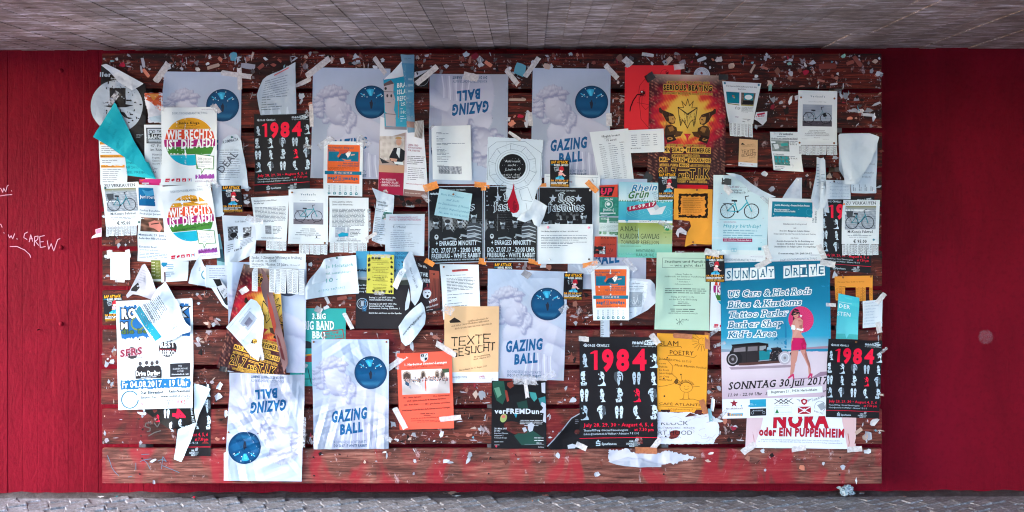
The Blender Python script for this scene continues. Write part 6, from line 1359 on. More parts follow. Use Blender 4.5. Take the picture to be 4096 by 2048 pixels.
    s.ell(198, 178, 15, 15, '2a8a50', 3, 20); s.line([(188, 186), (193, 174), (198, 182), (203, 174), (208, 186)], 3, 'dfeee0', 4); s.text('"WETTERFEST"', 182, 204, 5, 214, '2a8a50', 1)
    s.tape(190, 168, 62, 18, 25, 'tape_clear'); s.build()
    rap_sheet([(2630, 692), (2706, 690), (2708, 798), (2632, 800)], 'small black club flyer over the foot of the upper fiery poster', 'club flyer on the upper fiery poster').build()
    rap_sheet([(1974, 1049), (2052, 1050), (2052, 1160), (1975, 1160)], 'small black club flyer over the upper left corner of the lower centre bust poster', 'lower left club flyer').build()
    g = gaz_sheet([(1952, 1074), (2271, 1086), (2255, 1522), (1946, 1510)], 'bust and blue ball poster in the lower centre, overlapped by the sand-coloured sheet', 'lower centre bust poster', wr=1.8, crumple=1.6); gazing(g)
    g.tape(150, 16, 34, 28, 35, 'tape_silver'); g.tape(236, 430, 90, 28, -24, 'tape_clear'); g.tape(150, 436, 90, 24, 4, 'tape_clear'); g.tape(300, 150, 40, 24, -40, 'tape_clear'); g.pin(306, 4, 'pin_white'); g.build()
    rap_sheet([(2256, 1090), (2333, 1093), (2329, 1199), (2252, 1197)], 'small black club flyer covering the upper right corner of the lower centre bust poster', 'lower centre club flyer').build()
    rap_sheet([(411, 1179), (489, 1175), (494, 1282), (419, 1287)], 'small black club flyer at the far left edge beside the blue rock night poster', 'far left club flyer').build()
    s = Sheet('room_notice', 'white typed letter with its heading marked in red, above the sand-coloured sheet', 'notice', [(1761, 1056), (1915, 1058), (1922, 1264), (1774, 1277)], 156, 216, wr=1.6, short='red-marked letter', lifts=[(0, 216, 80, 6)])
    s.poly([(46, 22), (110, 18), (114, 26), (48, 31)], 'e06060', 2); s.text("WG-ZIMMER GESUCHT", 48, 27, 5.5, 112, '3a2024', 3, y1=24)
    for i, w_ in enumerate((82, 0, 112, 108, 116, 110, 116, 110, 112, 110, 106, 18, 0, 106, 0, 40, 0, 18, 0, 58, 0, 80, 0, 92)):
        if w_: s.lines(22, 46 + i * 5.9, 22 + w_, 1, 5, 4.3, '646e7a', rag=0, last=1, ang=-1.5)
    s.pin(15, 10, 'pin_brass'); s.build()
    s = Sheet('call_for_texts', 'large sand-coloured sheet with scratchy black capitals and a white foot', 'poster', [(1779, 1224), (1997, 1224), (1993, 1528), (1775, 1532)], 218, 306, col='e2b88c', wr=.9, short='large sand-coloured sheet')
    def texte(s, k=1.):
        s.poly([(20 * k, 58 * k), (40 * k, 44 * k), (60 * k, 56 * k), (68 * k, 64 * k), (24 * k, 66 * k)], '2c2420', 2)
        s.text("LyrikProsaDramaLieder", 94 * k, 63 * k, 6.5 * k, 176 * k, '3a3028', 1, y1=50 * k, serif=True); s.text("auch bisher Unveröffentlichtes willkommen", 28 * k, 82 * k, 6.5 * k, 178 * k, '3a3028', 1, y1=60 * k, serif=True); s.text("frisch, kreativ, bunt, innovativ, unverfälscht", 42 * k, 93 * k, 6.5 * k, 190 * k, '3a3028', 1, y1=72 * k, serif=True)
        seg = {'T': [((0, 0), (1, 0)), ((.5, 0), (.5, 1))], 'E': [((0, 0), (0, 1)), ((0, 0), (1, 0)), ((0, .5), (.8, .5)), ((0, 1), (1, 1))], 'X': [((0, 0), (1, 1)), ((1, 0), (0, 1))], 'G': [((1, .1), (.2, 0)), ((.2, 0), (0, .5)), ((0, .5), (.2, 1)), ((.2, 1), (.9, .95)), ((.9, .95), (.95, .55)), ((.95, .55), (.5, .55))], 'S': [((1, .05), (.2, 0)), ((.2, 0), (.1, .4)), ((.1, .4), (.9, .6)), ((.9, .6), (.8, 1)), ((.8, 1), (0, .95))], 'U': [((0, 0), (.1, .9)), ((.1, .9), (.9, .9)), ((.9, .9), (1, 0))], 'C': [((1, .1), (.2, .1)), ((.2, .1), (0, .6)), ((0, .6), (.3, 1)), ((.3, 1), (1, .9))], 'H': [((0, 0), (0, 1)), ((1, 0), (1, 1)), ((0, .5), (1, .5))]}
        for word, x0, y0, w_, h, rise in (("TEXTE", 28, 126, 26, 34, 18), ("GESUCHT", 34, 172, 18.5, 30, 30)):
            n = len(word)
            for i, ch in enumerate(word):
                ox = x0 + i * (w_ + 6.5); oy = y0 - rise * i / n
                for (a, b) in seg[ch]:
                    for q in range(5): j = lambda: s.r.uniform(-2.2, 2.2); s.line([((ox + a[0] * w_ + j()) * k, (oy + a[1] * h + j()) * k), ((ox + b[0] * w_ + j()) * k, (oy + b[1] * h + j()) * k)], 1.7 * k, '2a241e', 3)
        s.text("für Lesewanderung", 120 * k, 206 * k, 6 * k, 184 * k, '3a3028', 2, y1=195 * k, serif=True); s.text("am 29. Oktober 2017", 118 * k, 216 * k, 6 * k, 186 * k, '3a3028', 2, y1=204 * k, serif=True); s.text("Einsendungen bis 31. August 2017", 62 * k, 259 * k, 6 * k, 172 * k, '3a3028', 1, y1=242 * k, serif=True)
        s.rect(0, 264 * k, s.W, s.H, 'd8dee8', 1); s.rect(22 * k, 276 * k, 33 * k, 288 * k, '2a2c34', 2); s.rect(24 * k, 278 * k, 28 * k, 282 * k, 'd8dee8', 3); s.text("Literaturbüro Freiburg", 36 * k, 285 * k, 6 * k, 92 * k, '2a2c34', 3); s.lines(36 * k, 291 * k, 92 * k, 1, 5, 3.6 * k, '8a9098'); s.text("SWFR", 142 * k, 286 * k, 8 * k, 164 * k, 'b42c4c', 4); s.lines(142 * k, 292 * k, 192 * k, 1, 5, 3.4 * k, 'a06a78')
    texte(s); s.tape(14, 14, 44, 34, 30, 'tape_clear'); s.tape(196, 300, 20, 14, 60); s.build()
    s = Sheet('call_for_texts', 'small sand-coloured card with scratchy black capitals between the laptop and desk notices', 'flyer', [(2957, 555), (3031, 560), (3029, 669), (2953, 664)], 75, 107, col='dcb084', wr=.6, short='small sand-coloured card'); texte(s, .345); s.build()
    s = Sheet('reading_poster', 'coral reading evening poster with a courtyard audience photo', 'poster', [(1587, 1413), (1806, 1403), (1817, 1711), (1599, 1719)], 218, 308, col='e85c46', mat='gloss', wr=1.0, short='coral reading poster')
    s.poly([(94, 6), (124, 5), (124, 26), (116, 36), (109, 39), (100, 36), (94, 28)], 'dfe4e8', 2); s.poly([(96, 8), (108, 8), (108, 20), (96, 20)], '2a2c30', 3); s.poly([(110, 22), (122, 22), (120, 30), (110, 36)], '2a2c30', 3); s.text("A", 98, 19, 8, None, 'dfe4e8', 2, layer=5); s.line([(112, 18), (120, 8)], 2, '2a2c30', 3)
    s.text("1. Herdermer Sommer-Lesungen", 30, 52, 8.5, 198, 'f6eae4', 4, y1=48); s.text("18. 5. - 28. 9. 2017    19:30 Uhr    Herdermer Kirchplatz", 40, 62, 4.8, 184, '4a2420', 2, y1=57)
    photo(s, 16, 69, 206, 168, 'a89c98', 'bdb4b4', 'd0cacc', n=30, freq=4, seed=2); s.poly([(16, 69), (206, 69), (206, 104), (16, 108)], 'dcd8d8', 2); s.poly([(176, 69), (206, 69), (206, 84), (184, 86)], '3f5038', 3)
    for x in (20, 92, 148, 170): w_ = 34 if x < 60 else 20; s.poly([(x, 106), (x, 86), (x + w_ * .2, 77), (x + w_ * .5, 73), (x + w_ * .8, 77), (x + w_, 86), (x + w_, 105)], 'a08c7c', 2.5); s.poly([(x + 4, 106), (x + 4, 88), (x + w_ * .5, 78), (x + w_ - 4, 88), (x + w_ - 4, 105)], '4a3c38', 3)
    r = random.Random(5)
    for i in range(130):
        x = r.uniform(28, 200); y = 100 + r.uniform(0, 16) + (10 if x < 90 else 0) * r.random(); s.ell(x, y, 2.2, 3.2, ('e4dede', '2a3c58', 'a04038', '2c2a2e', 'c8b0a0', '5a7a94')[r.randrange(6)], 4, 6); s.ell(x, y - 4, 1.4, 1.6, 'b88c78', 4.2, 6)
    for x, y, c in ((34, 122, '33506c'), (40, 126, '33506c'), (74, 122, 'e4e0dc'), (82, 126, 'e0dcd8')): s.ell(x, y, 5, 8, c, 5, 8); s.ell(x, y - 10, 2.6, 3, 'c09880', 5, 7); s.line([(x, y + 5), (x + 10, y + 8), (x + 11, y + 18)], 3, 'd8d4d4' if c[0] == 'e' else '8a94a4', 5)
    s.rect(150, 116, 164, 130, 'dcdcde', 5); s.line([(176, 112), (190, 118), (188, 130)], 1.6, '2a2a2e', 5)
    for t, x, y, x1, b in (("18.5.  Hans Sigmund", 18, 183, 90, 3), ("29.6.  Rainer Bauck", 138, 181, 204, 3), ("27.7.  Sylvia Schmieder & Susanne Hartmann", 34, 197, 190, 3), ("24.8.  Beate Riess", 20, 212, 78, 3), ("28.9.  get shorties Lesebühne", 104, 211, 204, 3), ("www.buergerverein-herdern.de/herdermer-sommer-lesungen", 12, 234, 204, 3)): s.text(t, x, y, 6.2, x1, '40191a', b, slant=.15, y1=y - (x1 - x) * .035)
    s.lines(82, 248, 146, 2, 7, 5, '5c2422', al='c'); s.text("Eintritt frei. Spende fürs Autorenhonorar erwünscht.", 48, 267, 5, 178, '40191a', 2, y1=263); s.lines(34, 275, 208, 2, 6, 3.6, '8a342c', al='c')
    s.tape(-4, 38, 100, 22, -35); s.tape(196, -8, 92, 22, 32); s.tape(4, 262, 94, 22, 62); s.tape(206, 268, 86, 20, -6); s.tape(2, 30, 74, 16, 92, 'tape_clear'); s.build()
    # right removal notice and the curled bicycle sheet behind it
    s = Sheet('bicycle_notice', 'white sheet with a faint bicycle photo curling out behind the right removal notice', 'notice', None, outline=[(2500, 1112), (2560, 1114), (2600, 1117), (2618, 1136), (2628, 1204), (2590, 1240), (2514, 1280)], col='c4ccda', wr=2, lifts=[(2610, 1125, 70, 14), (2628, 1204, 60, 10)], short='curled faint bicycle sheet')
    s.poly([(2514, 1116), (2590, 1128), (2584, 1190), (2560, 1256), (2514, 1278)], 'd8e2ee', 1); s.text("Hey everyone!", 2530, 1135, 5, 2560, '3a4450', 2); s.lines(2518, 1146, 2578, 3, 7, 4, '8a96a4'); s.poly([(2514, 1166), (2570, 1168), (2566, 1226), (2516, 1230)], 'a0aab6', 2); bike(s, 2518, 1176, 2564, 1224, 'dfe6ee', 'c8d2dc', True, 1.4); s.lines(2518, 1250, 2536, 1, 5, 4, '8a96a4'); s.build()
    s = Sheet('paper_strip', 'narrow hanging strip of typed paper under the right removal notice', 'paper strip', Qd(2402, 1262, 2438, 1349), 36, 86, col='c0cad8', wr=1.2, short='typed paper strip'); s.lines(2, 20, 14, 10, 7, 4.4, '5a6470'); s.build()
    s = Sheet('removal_notice', 'orange and teal removal firm job notice right of the lower centre bust poster', 'notice', [(2361, 1062), (2517, 1062), (2514, 1279), (2373, 1281)], 156, 218, wr=1.2, short='right removal notice', group='orange and teal removal firm job notices'); zapf(s)
    s.tape(12, 0, 60, 30, -38, 'tape_clear'); s.tape(158, -2, 66, 24, 46, 'tape_clear'); s.build()
centre()
def right_part():
    s = Sheet('poem_sheet', 'orange sheet with a black-framed poem, lower left part torn away, right of the festival poster', 'poster', None, outline=[(2694, 754), (2849, 757), (2848, 978), (2800, 976), (2770, 975), (2737, 987), (2748, 930), (2764, 905), (2758, 884), (2694, 878)], col='ffa23c', wr=1.6, lifts=[(2737, 987, 60, 8)], short='orange poem sheet')
    r = random.Random(7); pts = []
    for (a, b) in (((2712, 776), (2830, 774)), ((2830, 774), (2830, 872)), ((2830, 872), (2712, 870)), ((2712, 870), (2712, 776))):
        for i in range(18): t = i / 18; pts.append((a[0] + (b[0] - a[0]) * t + r.uniform(-2, 2), a[1] + (b[1] - a[1]) * t + r.uniform(-2, 2)))
    s.poly(pts, '2a1a10', 1.5); pts = []
    for (a, b) in (((2722, 786), (2820, 784)), ((2820, 784), (2820, 862)), ((2820, 862), (2722, 860)), ((2722, 860), (2722, 786))):
        for i in range(16): t = i / 16; pts.append((a[0] + (b[0] - a[0]) * t + r.uniform(-3.5, 3.5), a[1] + (b[1] - a[1]) * t + r.uniform(-3.5, 3.5)))
    s.poly(pts, 'e8943a', 3); s.lines(2728, 796, 2814, 10, 7, 4, 'b06a24', layer=4); s.pin(2785, 760, 'pin_brass'); s.pin(2771, 969, 'pin_brass'); s.build()
    s = Sheet('ticket_slip', 'torn white slip on the dark plank beside the orange poem sheet', 'paper strip', None, outline=[(2708, 918), (2722, 908), (2746, 926), (2744, 940), (2716, 930), (2712, 950), (2702, 934)], col='c8c4d0', wr=1, short='torn white slip'); s.text("www.das", 2716, 932, 4, None, '3a3c44', 1); s.build()
    s = Sheet('support_notice', 'pale green student family notice right of centre', 'notice', [(2626, 1009), (2838, 1010), (2837, 1322), (2617, 1317)], 216, 308, col='c0dcc8', wr=.9, short='pale green notice')
    q = [(24, 22), (204, 23), (203, 62), (24, 60)]; s.line(q + [q[0]], 1.2, '3a4a42', 2); s.text("Studium und Familie", 33, 41, 10, 200, '1f2a26', 1); s.text("– wie geht das?", 56, 56, 10, 190, '1f2a26', 1)
    for t, x, y, x1 in (("Offenes Treffen für", 78, 90, 146), ("Studierende mit familiären Verpflichtungen", 34, 99, 204), ("• Kennenlernen •", 80, 109, 142), ("• Vernetzen •", 88, 119, 136), ("• Infos austauschen •", 74, 129, 148)): s.text(t, x, y, 6, x1, '28342e', 1)
    s.lines(36, 146, 204, 3, 8, 5.6, '4c5c54', al='c', rag=.03, last=1); s.text("Freitag, 21.07.2017, 16 Uhr", 64, 180, 7, 156, '28342e', 1); s.text("vor dem KuCa der PH Freiburg", 54, 190, 7, 166, '28342e', 1)
    s.lines(88, 198, 132, 1, 6, 4.4, '5c6c64', al='c', last=1); s.lines(86, 205, 140, 1, 6, 4.4, '5c6c64', al='c', last=1); s.lines(70, 212, 152, 1, 6, 4.4, '5c6c64', al='c', last=1); s.lines(60, 227, 164, 1, 6, 5.4, '4c5c54', last=1); s.lines(64, 235, 160, 1, 6, 5.4, '4c5c54', last=1); s.text("referat-sfv@mail.stura.uni-freiburg.de", 52, 244, 5.6, 170, '28342e', 1)
    for i in range(7): a = i * .9; s.line([(100, 276), (100 + 15 * math.cos(a), 276 + 14 * math.sin(a))], 1.2, '28342e', 2)
    s.ell(86, 266, 2, 2, '28342e', 3, 6); s.ell(90, 284, 2, 2, '28342e', 3, 6); s.text("StuRa", 106, 270, 6, 134, '28342e', 1, slant=.3); s.tape(96, -2, 34, 8, 0, 'tape_clear'); s.build()
    s = Sheet('discussion_poster', 'rainbow-circle poster showing only a narrow strip and its heading behind the big teal car poster', 'poster', [(2846, 1014), (3062, 1018), (3054, 1328), (2838, 1322)], 216, 310, wr=.8, short='rainbow-circle poster behind the car poster', group='white posters with a banded rainbow circle'); wie_rechts(s); s.tape(14, 318, 60, 14, -36, 'tape_clear'); s.build()
    s = Sheet('discussion_poster', 'white poster, only its heading visible, above the right half of the teal car poster', 'poster', [(3072, 1018), (3308, 1008), (3306, 1330), (3074, 1332)], 216, 310, wr=.8, short='second heading above the car poster', group='white posters with a banded rainbow circle'); wie_rechts(s); s.build()
    o = orwell_sheet([(3282, 782), (3497, 786), (3482, 1093), (3290, 1078)], 'black numerals poster at the right edge, half covered by the bicycle notice at ninety-five euros', 'covered right numerals poster'); o.build()
    s = Sheet('puppet_poster', 'white theatre poster with huge crimson capitals sticking out under the big teal car poster', 'poster', [(2988, 1640), (3425, 1636), (3422, 1796), (2981, 1790)], 440, 156, col='e2e6f0', mat='gloss', wr=1.4, short='crimson capitals poster')
    s.poly([(0, 0), (72, 0), (58, 80), (34, 152), (0, 152)], 'd8bcc4', 1); s.poly([(376, 0), (440, 0), (440, 158), (408, 158), (398, 110), (384, 50)], 'dcb8b8', 1); s.line([(28, 100), (34, 130), (30, 150)], 2.4, 'b4888e', 2); s.line([(408, 96), (414, 130), (412, 156)], 3, 'a8605a', 2); s.line([(26, 90), (44, 150)], 1.2, 'c49ca2', 2)
    s.text("NORA", 108, 70, 58, 330, 'b80c2a', 5, y1=70, out=('3a0a18', 1.2)); s.text("oder EIN PUPPENHEIM", 52, 104, 31, 392, 'b80c2a', 4, y1=110, out=('3a0a18', 1.0)); s.text("KARTENVORVERKAUF UNTER WWW.IMMORALISTEN.DE, BEI BZ-TICKET UND DER BUCHHANDLUNG LUDWIG", 62, 124, 4.6, 374, '5a6a7a', 1, y1=127, slant=.2, serif=True); s.text("Ab 13. Juli, Do - Sa, 20.30 Uhr / THEATER DER IMMORALISTEN / Ferd.-Weiß-Str. 9-11 / 79106 Freiburg / www.immoralisten.de", 50, 131, 4.6, 386, '5a6a7a', 1, y1=136, slant=.2, serif=True)
    s.tape(14, 158, 64, 26, -34); s.tape(214, 156, 58, 22, -8); s.tape(434, 156, 60, 22, -4); s.build()
    s = Sheet('car_meet_poster', 'big teal car meeting poster with a hot rod and a woman under a pink parasol', 'poster', [(2878, 1050), (3318, 1041), (3322, 1662), (2889, 1674)], 440, 622, col='1d84ac', mat='gloss', wr=1.4, cell=16, short='big teal car poster')
    s.grad(0, 0, 440, 150, '026484', '04789e', 1); s.grad(0, 150, 440, 300, '04789e', '2c9cc0', 1); s.grad(0, 300, 440, 356, '2c9cc0', 'a8c4d4', 1); s.grad(0, 356, 440, 440, 'd8c8d4', 'dccbd6', 1); s.grad(0, 440, 440, 545, 'dccbd6', 'c8b0c0', 1); s.rect(0, 545, 440, 622, 'e4e8f2', 1)
    s.poly([(0, 344), (60, 350), (120, 354), (0, 357)], '8a9cb0', 2); s.poly([(300, 350), (400, 343), (440, 342), (440, 352), (300, 355)], 'a8889a', 2)
    xs = [(22, 24), (54, 24), (87, 24), (122, 23), (157, 21), (190, 20), (256, 19), (290, 17), (324, 16), (358, 15), (390, 13)]
    for (x, y), ch, w_ in zip(xs, "SUNDAYDRIVE", (26, 28, 28, 28, 28, 27, 28, 28, 24, 27, 29)):
        j = s.r.uniform(-2.5, 2.5); s.poly([(x - 2 + j, y), (x + w_ - 2 + j, y - 1), (x + w_ + 1 - j, y + 47), (x - 3 - j, y + 49)], 'e4edf6', 2); s.text(ch, x + 4, y + 40, 30, x + w_ - 5, '145f7e', 2, serif=True, slant=.04)
    for t, y, x1, dy in (("US Cars & Hot Rods", 139, 362, -6), ("Bikes & Kustoms", 181, 322, -5), ("Tattoo Parlor", 221, 268, -4), ("Barber Shop", 261, 246, -4), ("Kid´s Area", 301, 219, -4)): s.text(t, 30, y, 25, x1, '14708e', 2, y1=y + dy, slant=.22, serif=True, out=('eaf3f8', 2.9), layer=5)
    # hot rod
    K = '2e2628'
    s.poly([(30, 418), (300, 414), (296, 424), (40, 428)], 'a08c9a', 2)
    s.poly([(46, 330), (150, 322), (188, 326), (190, 340), (184, 342), (182, 362), (196, 366), (200, 400), (76, 404), (34, 380), (34, 356), (40, 352)], K, 3); s.poly([(40, 328), (150, 320), (189, 326), (188, 331), (46, 335)], '1c1618', 4)
    s.poly([(52, 344), (98, 338), (98, 356), (50, 358)], '8c8288', 4.5); s.poly([(108, 338), (146, 336), (146, 354), (106, 356)], '7c7278', 4.5); s.poly([(154, 336), (180, 334), (178, 352), (154, 354)], '9aa0a8', 4.5); s.line([(102, 336), (102, 400)], 1.4, '17100f', 5)
    s.poly([(152, 356), (192, 352), (196, 366), (192, 396), (154, 396)], '17808c', 4.4); s.ell(262, 362, 9, 9, '17808c', 4.4)
    s.poly([(196, 372), (206, 350), (200, 344), (228, 342), (240, 346), (252, 372), (256, 396), (200, 400)], '231e22', 4.6); s.poly([(198, 344), (222, 344), (216, 354), (204, 354)], '3a353a', 5); s.poly([(222, 344), (240, 344), (236, 354), (226, 354)], '3a353a', 5)
    for i in range(16): x = s.r.uniform(200, 248); y = s.r.uniform(356, 394); s.line([(x, y), (x + s.r.uniform(-6, 6), y + s.r.uniform(-5, 5))], 1.6, 'b4aeb8' if i % 2 else '6a4038', 5.2)
    s.poly([(70, 402), (250, 396), (256, 404), (110, 412), (70, 412)], '5c3a34', 4.8); s.line([(150, 396), (200, 392)], 3, 'a8a0a8', 5.5)
    for cx, cy, rr, wh in ((46, 386, 28, 0), (64, 384, 26, 0), (256, 386, 27, 1), (290, 380, 20, 0)):
        if cx in (64, 290): s.ell(cx, cy, rr * .8, rr, '1e191b', 3.4 if cx == 64 else 2.6); continue
        s.ell(cx, cy, rr * (.92 if not wh else .95), rr, '1a1517' if not wh else 'b8b0ba', 5.6, 30); s.ell(cx, cy, rr * .7, rr * .74, 'aaa2a8' if not wh else 'dcd8e0', 6, 26); s.ell(cx, cy, rr * .56, rr * .6, '3a3234' if not wh else 'b6b8c4', 6.2, 22); s.ell(cx, cy, rr * .2, rr * .22, '8a8288', 6.5, 12)
    # parasol
    n = 30; pc = (322, 234)
    s.ell(pc[0], pc[1], 50, 53, 'd4366e', 5, 40, rot=-20)
    for i in range(n): a = 2 * math.pi * i / n; s.line([pc, (pc[0] + 48 * math.cos(a), pc[1] + 51 * math.sin(a))], .8, 'a82452', 5.3)
    SK, SD = 'cf8f80', 'a86a5e'
    s.poly([(283, 212), (290, 196), (300, 190), (312, 194), (318, 208), (316, 220), (300, 210), (294, 240), (286, 250), (282, 236)], '241618', 6)      # hair
    s.ell(302, 214, 11, 14, SK, 6.5, 16); s.poly([(288, 206), (298, 196), (314, 202), (316, 210), (300, 206), (290, 212)], '241618', 7); s.poly([(291, 212), (310, 207), (310, 212), (292, 217)], '1a1214', 7.2); s.line([(297, 222), (305, 220)], 1.8, 'd84a5a', 7.4); s.line([(294, 198), (316, 203)], 2, 'd4366e', 7.5)
    s.poly([(299, 230), (318, 226), (330, 238), (328, 272), (322, 292), (334, 308), (286, 310), (288, 284), (284, 262), (290, 240)], SK, 6.2); s.poly([(312, 236), (328, 240), (327, 270), (320, 288), (312, 270)], SD, 6.4)
    s.poly([(284, 254), (300, 258), (298, 276), (282, 272)], 'eceef4', 6.8); s.poly([(298, 266), (322, 272), (332, 268), (330, 280), (318, 278), (298, 272)], 'eceef4', 6.8); s.poly([(316, 214), (328, 218), (322, 226)], 'eceef4', 7)
    s.poly([(298, 238), (308, 236), (316, 258), (310, 282), (294, 306), (286, 330), (280, 328), (286, 300), (300, 274), (298, 256)], 'd49a8a', 7); s.poly([(284, 326), (282, 342), (288, 340), (289, 328)], SK, 7)
    s.poly([(288, 306), (334, 308), (344, 334), (342, 354), (340, 354), (282, 358), (282, 334)], 'cc1c60', 7.2); s.poly([(318, 310), (334, 308), (344, 334), (342, 354), (326, 356)], 'b01650', 7.4)
    s.poly([(283, 358), (312, 357), (304, 400), (298, 410), (294, 440), (284, 458), (276, 458), (280, 420), (280, 396)], SK, 6.8); s.poly([(318, 357), (341, 354), (350, 390), (358, 412), (362, 440), (360, 456), (352, 456), (350, 424), (338, 396)], SK, 6.8); s.poly([(330, 356), (341, 354), (350, 390), (358, 412), (360, 440), (354, 424), (342, 394)], SD, 7)
    s.poly([(270, 462), (284, 452), (292, 450), (294, 470), (290, 470), (286, 460), (272, 470), (266, 468)], 'd03068', 7.5); s.poly([(350, 462), (358, 450), (368, 452), (366, 470), (363, 470), (360, 460), (352, 470), (348, 468)], 'd03068', 7.5)
    s.poly([(366, 466), (400, 446), (438, 444), (438, 456), (400, 464), (372, 470), (290, 474), (292, 470)], '9a7c92', 5.8)
    s.text("SONNTAG 30.Juli 2017", 25, 507, 28, 426, '1f1618', 3, y1=494, slant=.22, serif=True); s.text("11.00 - 22.00 Uhr", 25, 534, 11, 162, '1f1618', 3, y1=532, slant=.2, serif=True); s.text("Su", 176, 532, 11, 190, '1f1618', 3, slant=.2); s.text("ur", 408, 527, 11, 420, '1f1618', 3, slant=.2)
    s.poly([(184, 512), (406, 503), (407, 527), (185, 538)], 'e8eef6', 8); s.text("Bugstrasse 21 , 79336 Herbolzheim", 200, 526, 9.5, 385, '14161a', 3, y1=520, layer=9)
    star(s, 48, 562, 17, '8a1c2c', 3); s.text("NeedfulthinxX", 15, 586, 7, 84, '5a1c2c', 2); s.text("E", 22, 608, 9, None, '14508a', 5); s.rect(20, 600, 34, 612, 'e0a030', 3); s.poly([(36, 602), (84, 602), (82, 612), (34, 612)], '3aa0c4', 3); s.text("E", 23, 611, 8, 31, '14508a', 5, layer=5); s.text("Barwig", 38, 611, 7, 80, 'd89a3c', 4, layer=5)
    s.rect(112, 549, 178, 579, '2498bc', 3); s.lines(114, 556, 170, 4, 5, 3.6, 'c8e4ee', rag=.5); s.rect(112, 585, 178, 614, '1c1a1e', 3); s.text("MONGREINE", 124, 596, 5.5, 166, 'b4bcc8', 2); s.ring(122, 602, 5, 1.4, '9aa4b0', 4); s.ring(168, 602, 5, 1.4, '9aa4b0', 4); s.lines(132, 606, 160, 2, 4, 3.4, 'c8ccd4')
    for i in range(3): x = 214 + i * 20; s.line([(x, 550), (x + 34, 570)], 2.6, '3a2022', 3); s.line([(x + 30, 549), (x - 2, 569)], 2.6, '3a2022', 3)
    s.text("TATTOO UND PIERCING", 216, 578, 4, 272, '6a5058', 1, serif=True); s.rect(210, 582, 283, 612, 'ccd6da', 2.5); s.rect(212, 584, 281, 610, 'e2e8ec', 3); s.poly([(214, 606), (222, 588), (230, 606)], '2a7a4c', 4); s.lines(234, 596, 252, 1, 5, 4, 'a8c4b4'); s.text("Schwarzwaldblick", 232, 605, 5, 280, '84a898', 1)
    s.poly([(330, 550), (346, 556), (342, 570), (332, 576), (322, 570), (318, 556)], 'a8182c', 4); s.ell(332, 562, 6, 6, 'e0d8dc', 5, 12)
    for i in range(4): s.line([(316, 556 + i * 3), (300 - i * -4, 551 + i * 2)], 1.3, '7c8490', 3); s.line([(346, 556 + i * 3), (366 - i * 4, 551 + i * 2)], 1.3, '7c8490', 3)
    s.rect(306, 582, 359, 612, 'a8182c', 3); s.line([(308, 584), (357, 610)], 4, 'dcdce4', 4); s.line([(357, 584), (308, 610)], 4, 'dcdce4', 4); s.ell(332, 597, 6, 7, 'e4e0e4', 5, 10)
    s.ring(396, 584, 22, 1.3, '3a3c44', 3, a0=-200, a1=60); s.text("HERRMA", 366, 562, 7, 412, '3a3c44', 1, y1=546, serif=True); s.text("INDUST", 372, 604, 6, 410, '3a3c44', 1, y1=616, serif=True); s.poly([(384, 578), (410, 566), (418, 590), (400, 600)], '9aa2ac', 3)
    s.tape(172, 8, 62, 22, -28); s.tape(430, 12, 60, 24, 12); s.tape(-6, 326, 50, 14, -20, 'tape_clear'); s.tape(-4, 610, 56, 14, -50, 'tape_clear'); s.tape(442, 178, 40, 14, 4); s.build()
    rap_sheet([(2819, 1020), (2895, 1019), (2897, 1128), (2821, 1127)], 'small black club flyer between the pale green notice and the big teal car poster', 'club flyer by the green notice').build()
    s = Sheet('birthday_poster', 'pale blue poster with a teal step-through bicycle and teal birthday greeting', 'poster', [(2852, 700), (3076, 702), (3068, 1020), (2845, 1016)], 224, 318, col='d4e6f2', mat='gloss', wr=1.2, short='birthday bicycle poster', clip=[((60, 0), (1, -2.1 / 1.0))], lifts=[(40, 0, 60, 8)])
    s.clip = [(np.array((84., -2.)), np.array((.50, -.87)))]
    s.grad(0, 0, 224, 300, 'd8eaf4', 'bfe2f0', 1); s.rect(0, 300, 224, 318, 'e0ecf4', 1.2); s.text("Finde", 136, 92 - 76, 8, 160, '7cc8d4', 0)
    s.text("22.07.2017", 64, 51, 8, 106, '7a2050', 3); s.text("ab 10 Uhr", 110, 51, 5, 134, '6a7480', 0); s.text("Aktionstag der", 64, 63, 8, 118, '2a3440', 2); s.text("Stadt Freiburg i. Br.", 64, 73, 8, 134, '2a3440', 2); s.rect(138, 42, 139, 72, '9aa4b0', 2); s.text("100%FR", 142, 66, 9, 180, '2a2c3c', 0, slant=.2, jit=.15)
    bike(s, 32, 76, 186, 172, '12a8bc', '24242a', True, 3.4); s.ell(106, 178, 76, 2.4, '9ad4e0', 2)
    s.text("GEWINNSPIEL", 45, 191, 5.5, 98, 'a86a90', 0); s.text("Happy birthday!", 45, 210, 14, 194, '12a4b8', 1, slant=.2); s.lines(45, 224, 196, 2, 9.4, 6, '74a8bc', rag=.1, last=.9); s.lines(45, 243, 210, 2, 9.4, 6, '74a8bc', rag=.1, last=.8)
    s.rect(44, 254, 163, 267, 'a01c58', 3); s.text("Jetzt mitmachen: Finde-dein-Rad.de", 48, 263, 6, 159, 'f0e4ec', 2); s.ring(84, 300, 7, 1.4, '58b4c4', 2); s.ring(94, 300, 7, 1.4, '58b4c4', 2); s.rect(186, 288, 199, 300, '1c7c98', 2); s.text("AGFK", 18, 304, 5, 40, '2a8aa4', 2)
    for i in range(14): x = s.r.uniform(6, 218); y = s.r.uniform(20, 290); s.rect(x, y, x + 3.4, y + 1.5, ('a02058', '1f8a9c')[i % 2], 2.2)
    s.tape(52, 26, 38, 26, 6, 'tape_black'); s.tape(52, 52, 58, 24, 50); s.tape(0, 312, 60, 26, 12); s.tape(222, 106, 66, 14, 40, 'tape_clear')
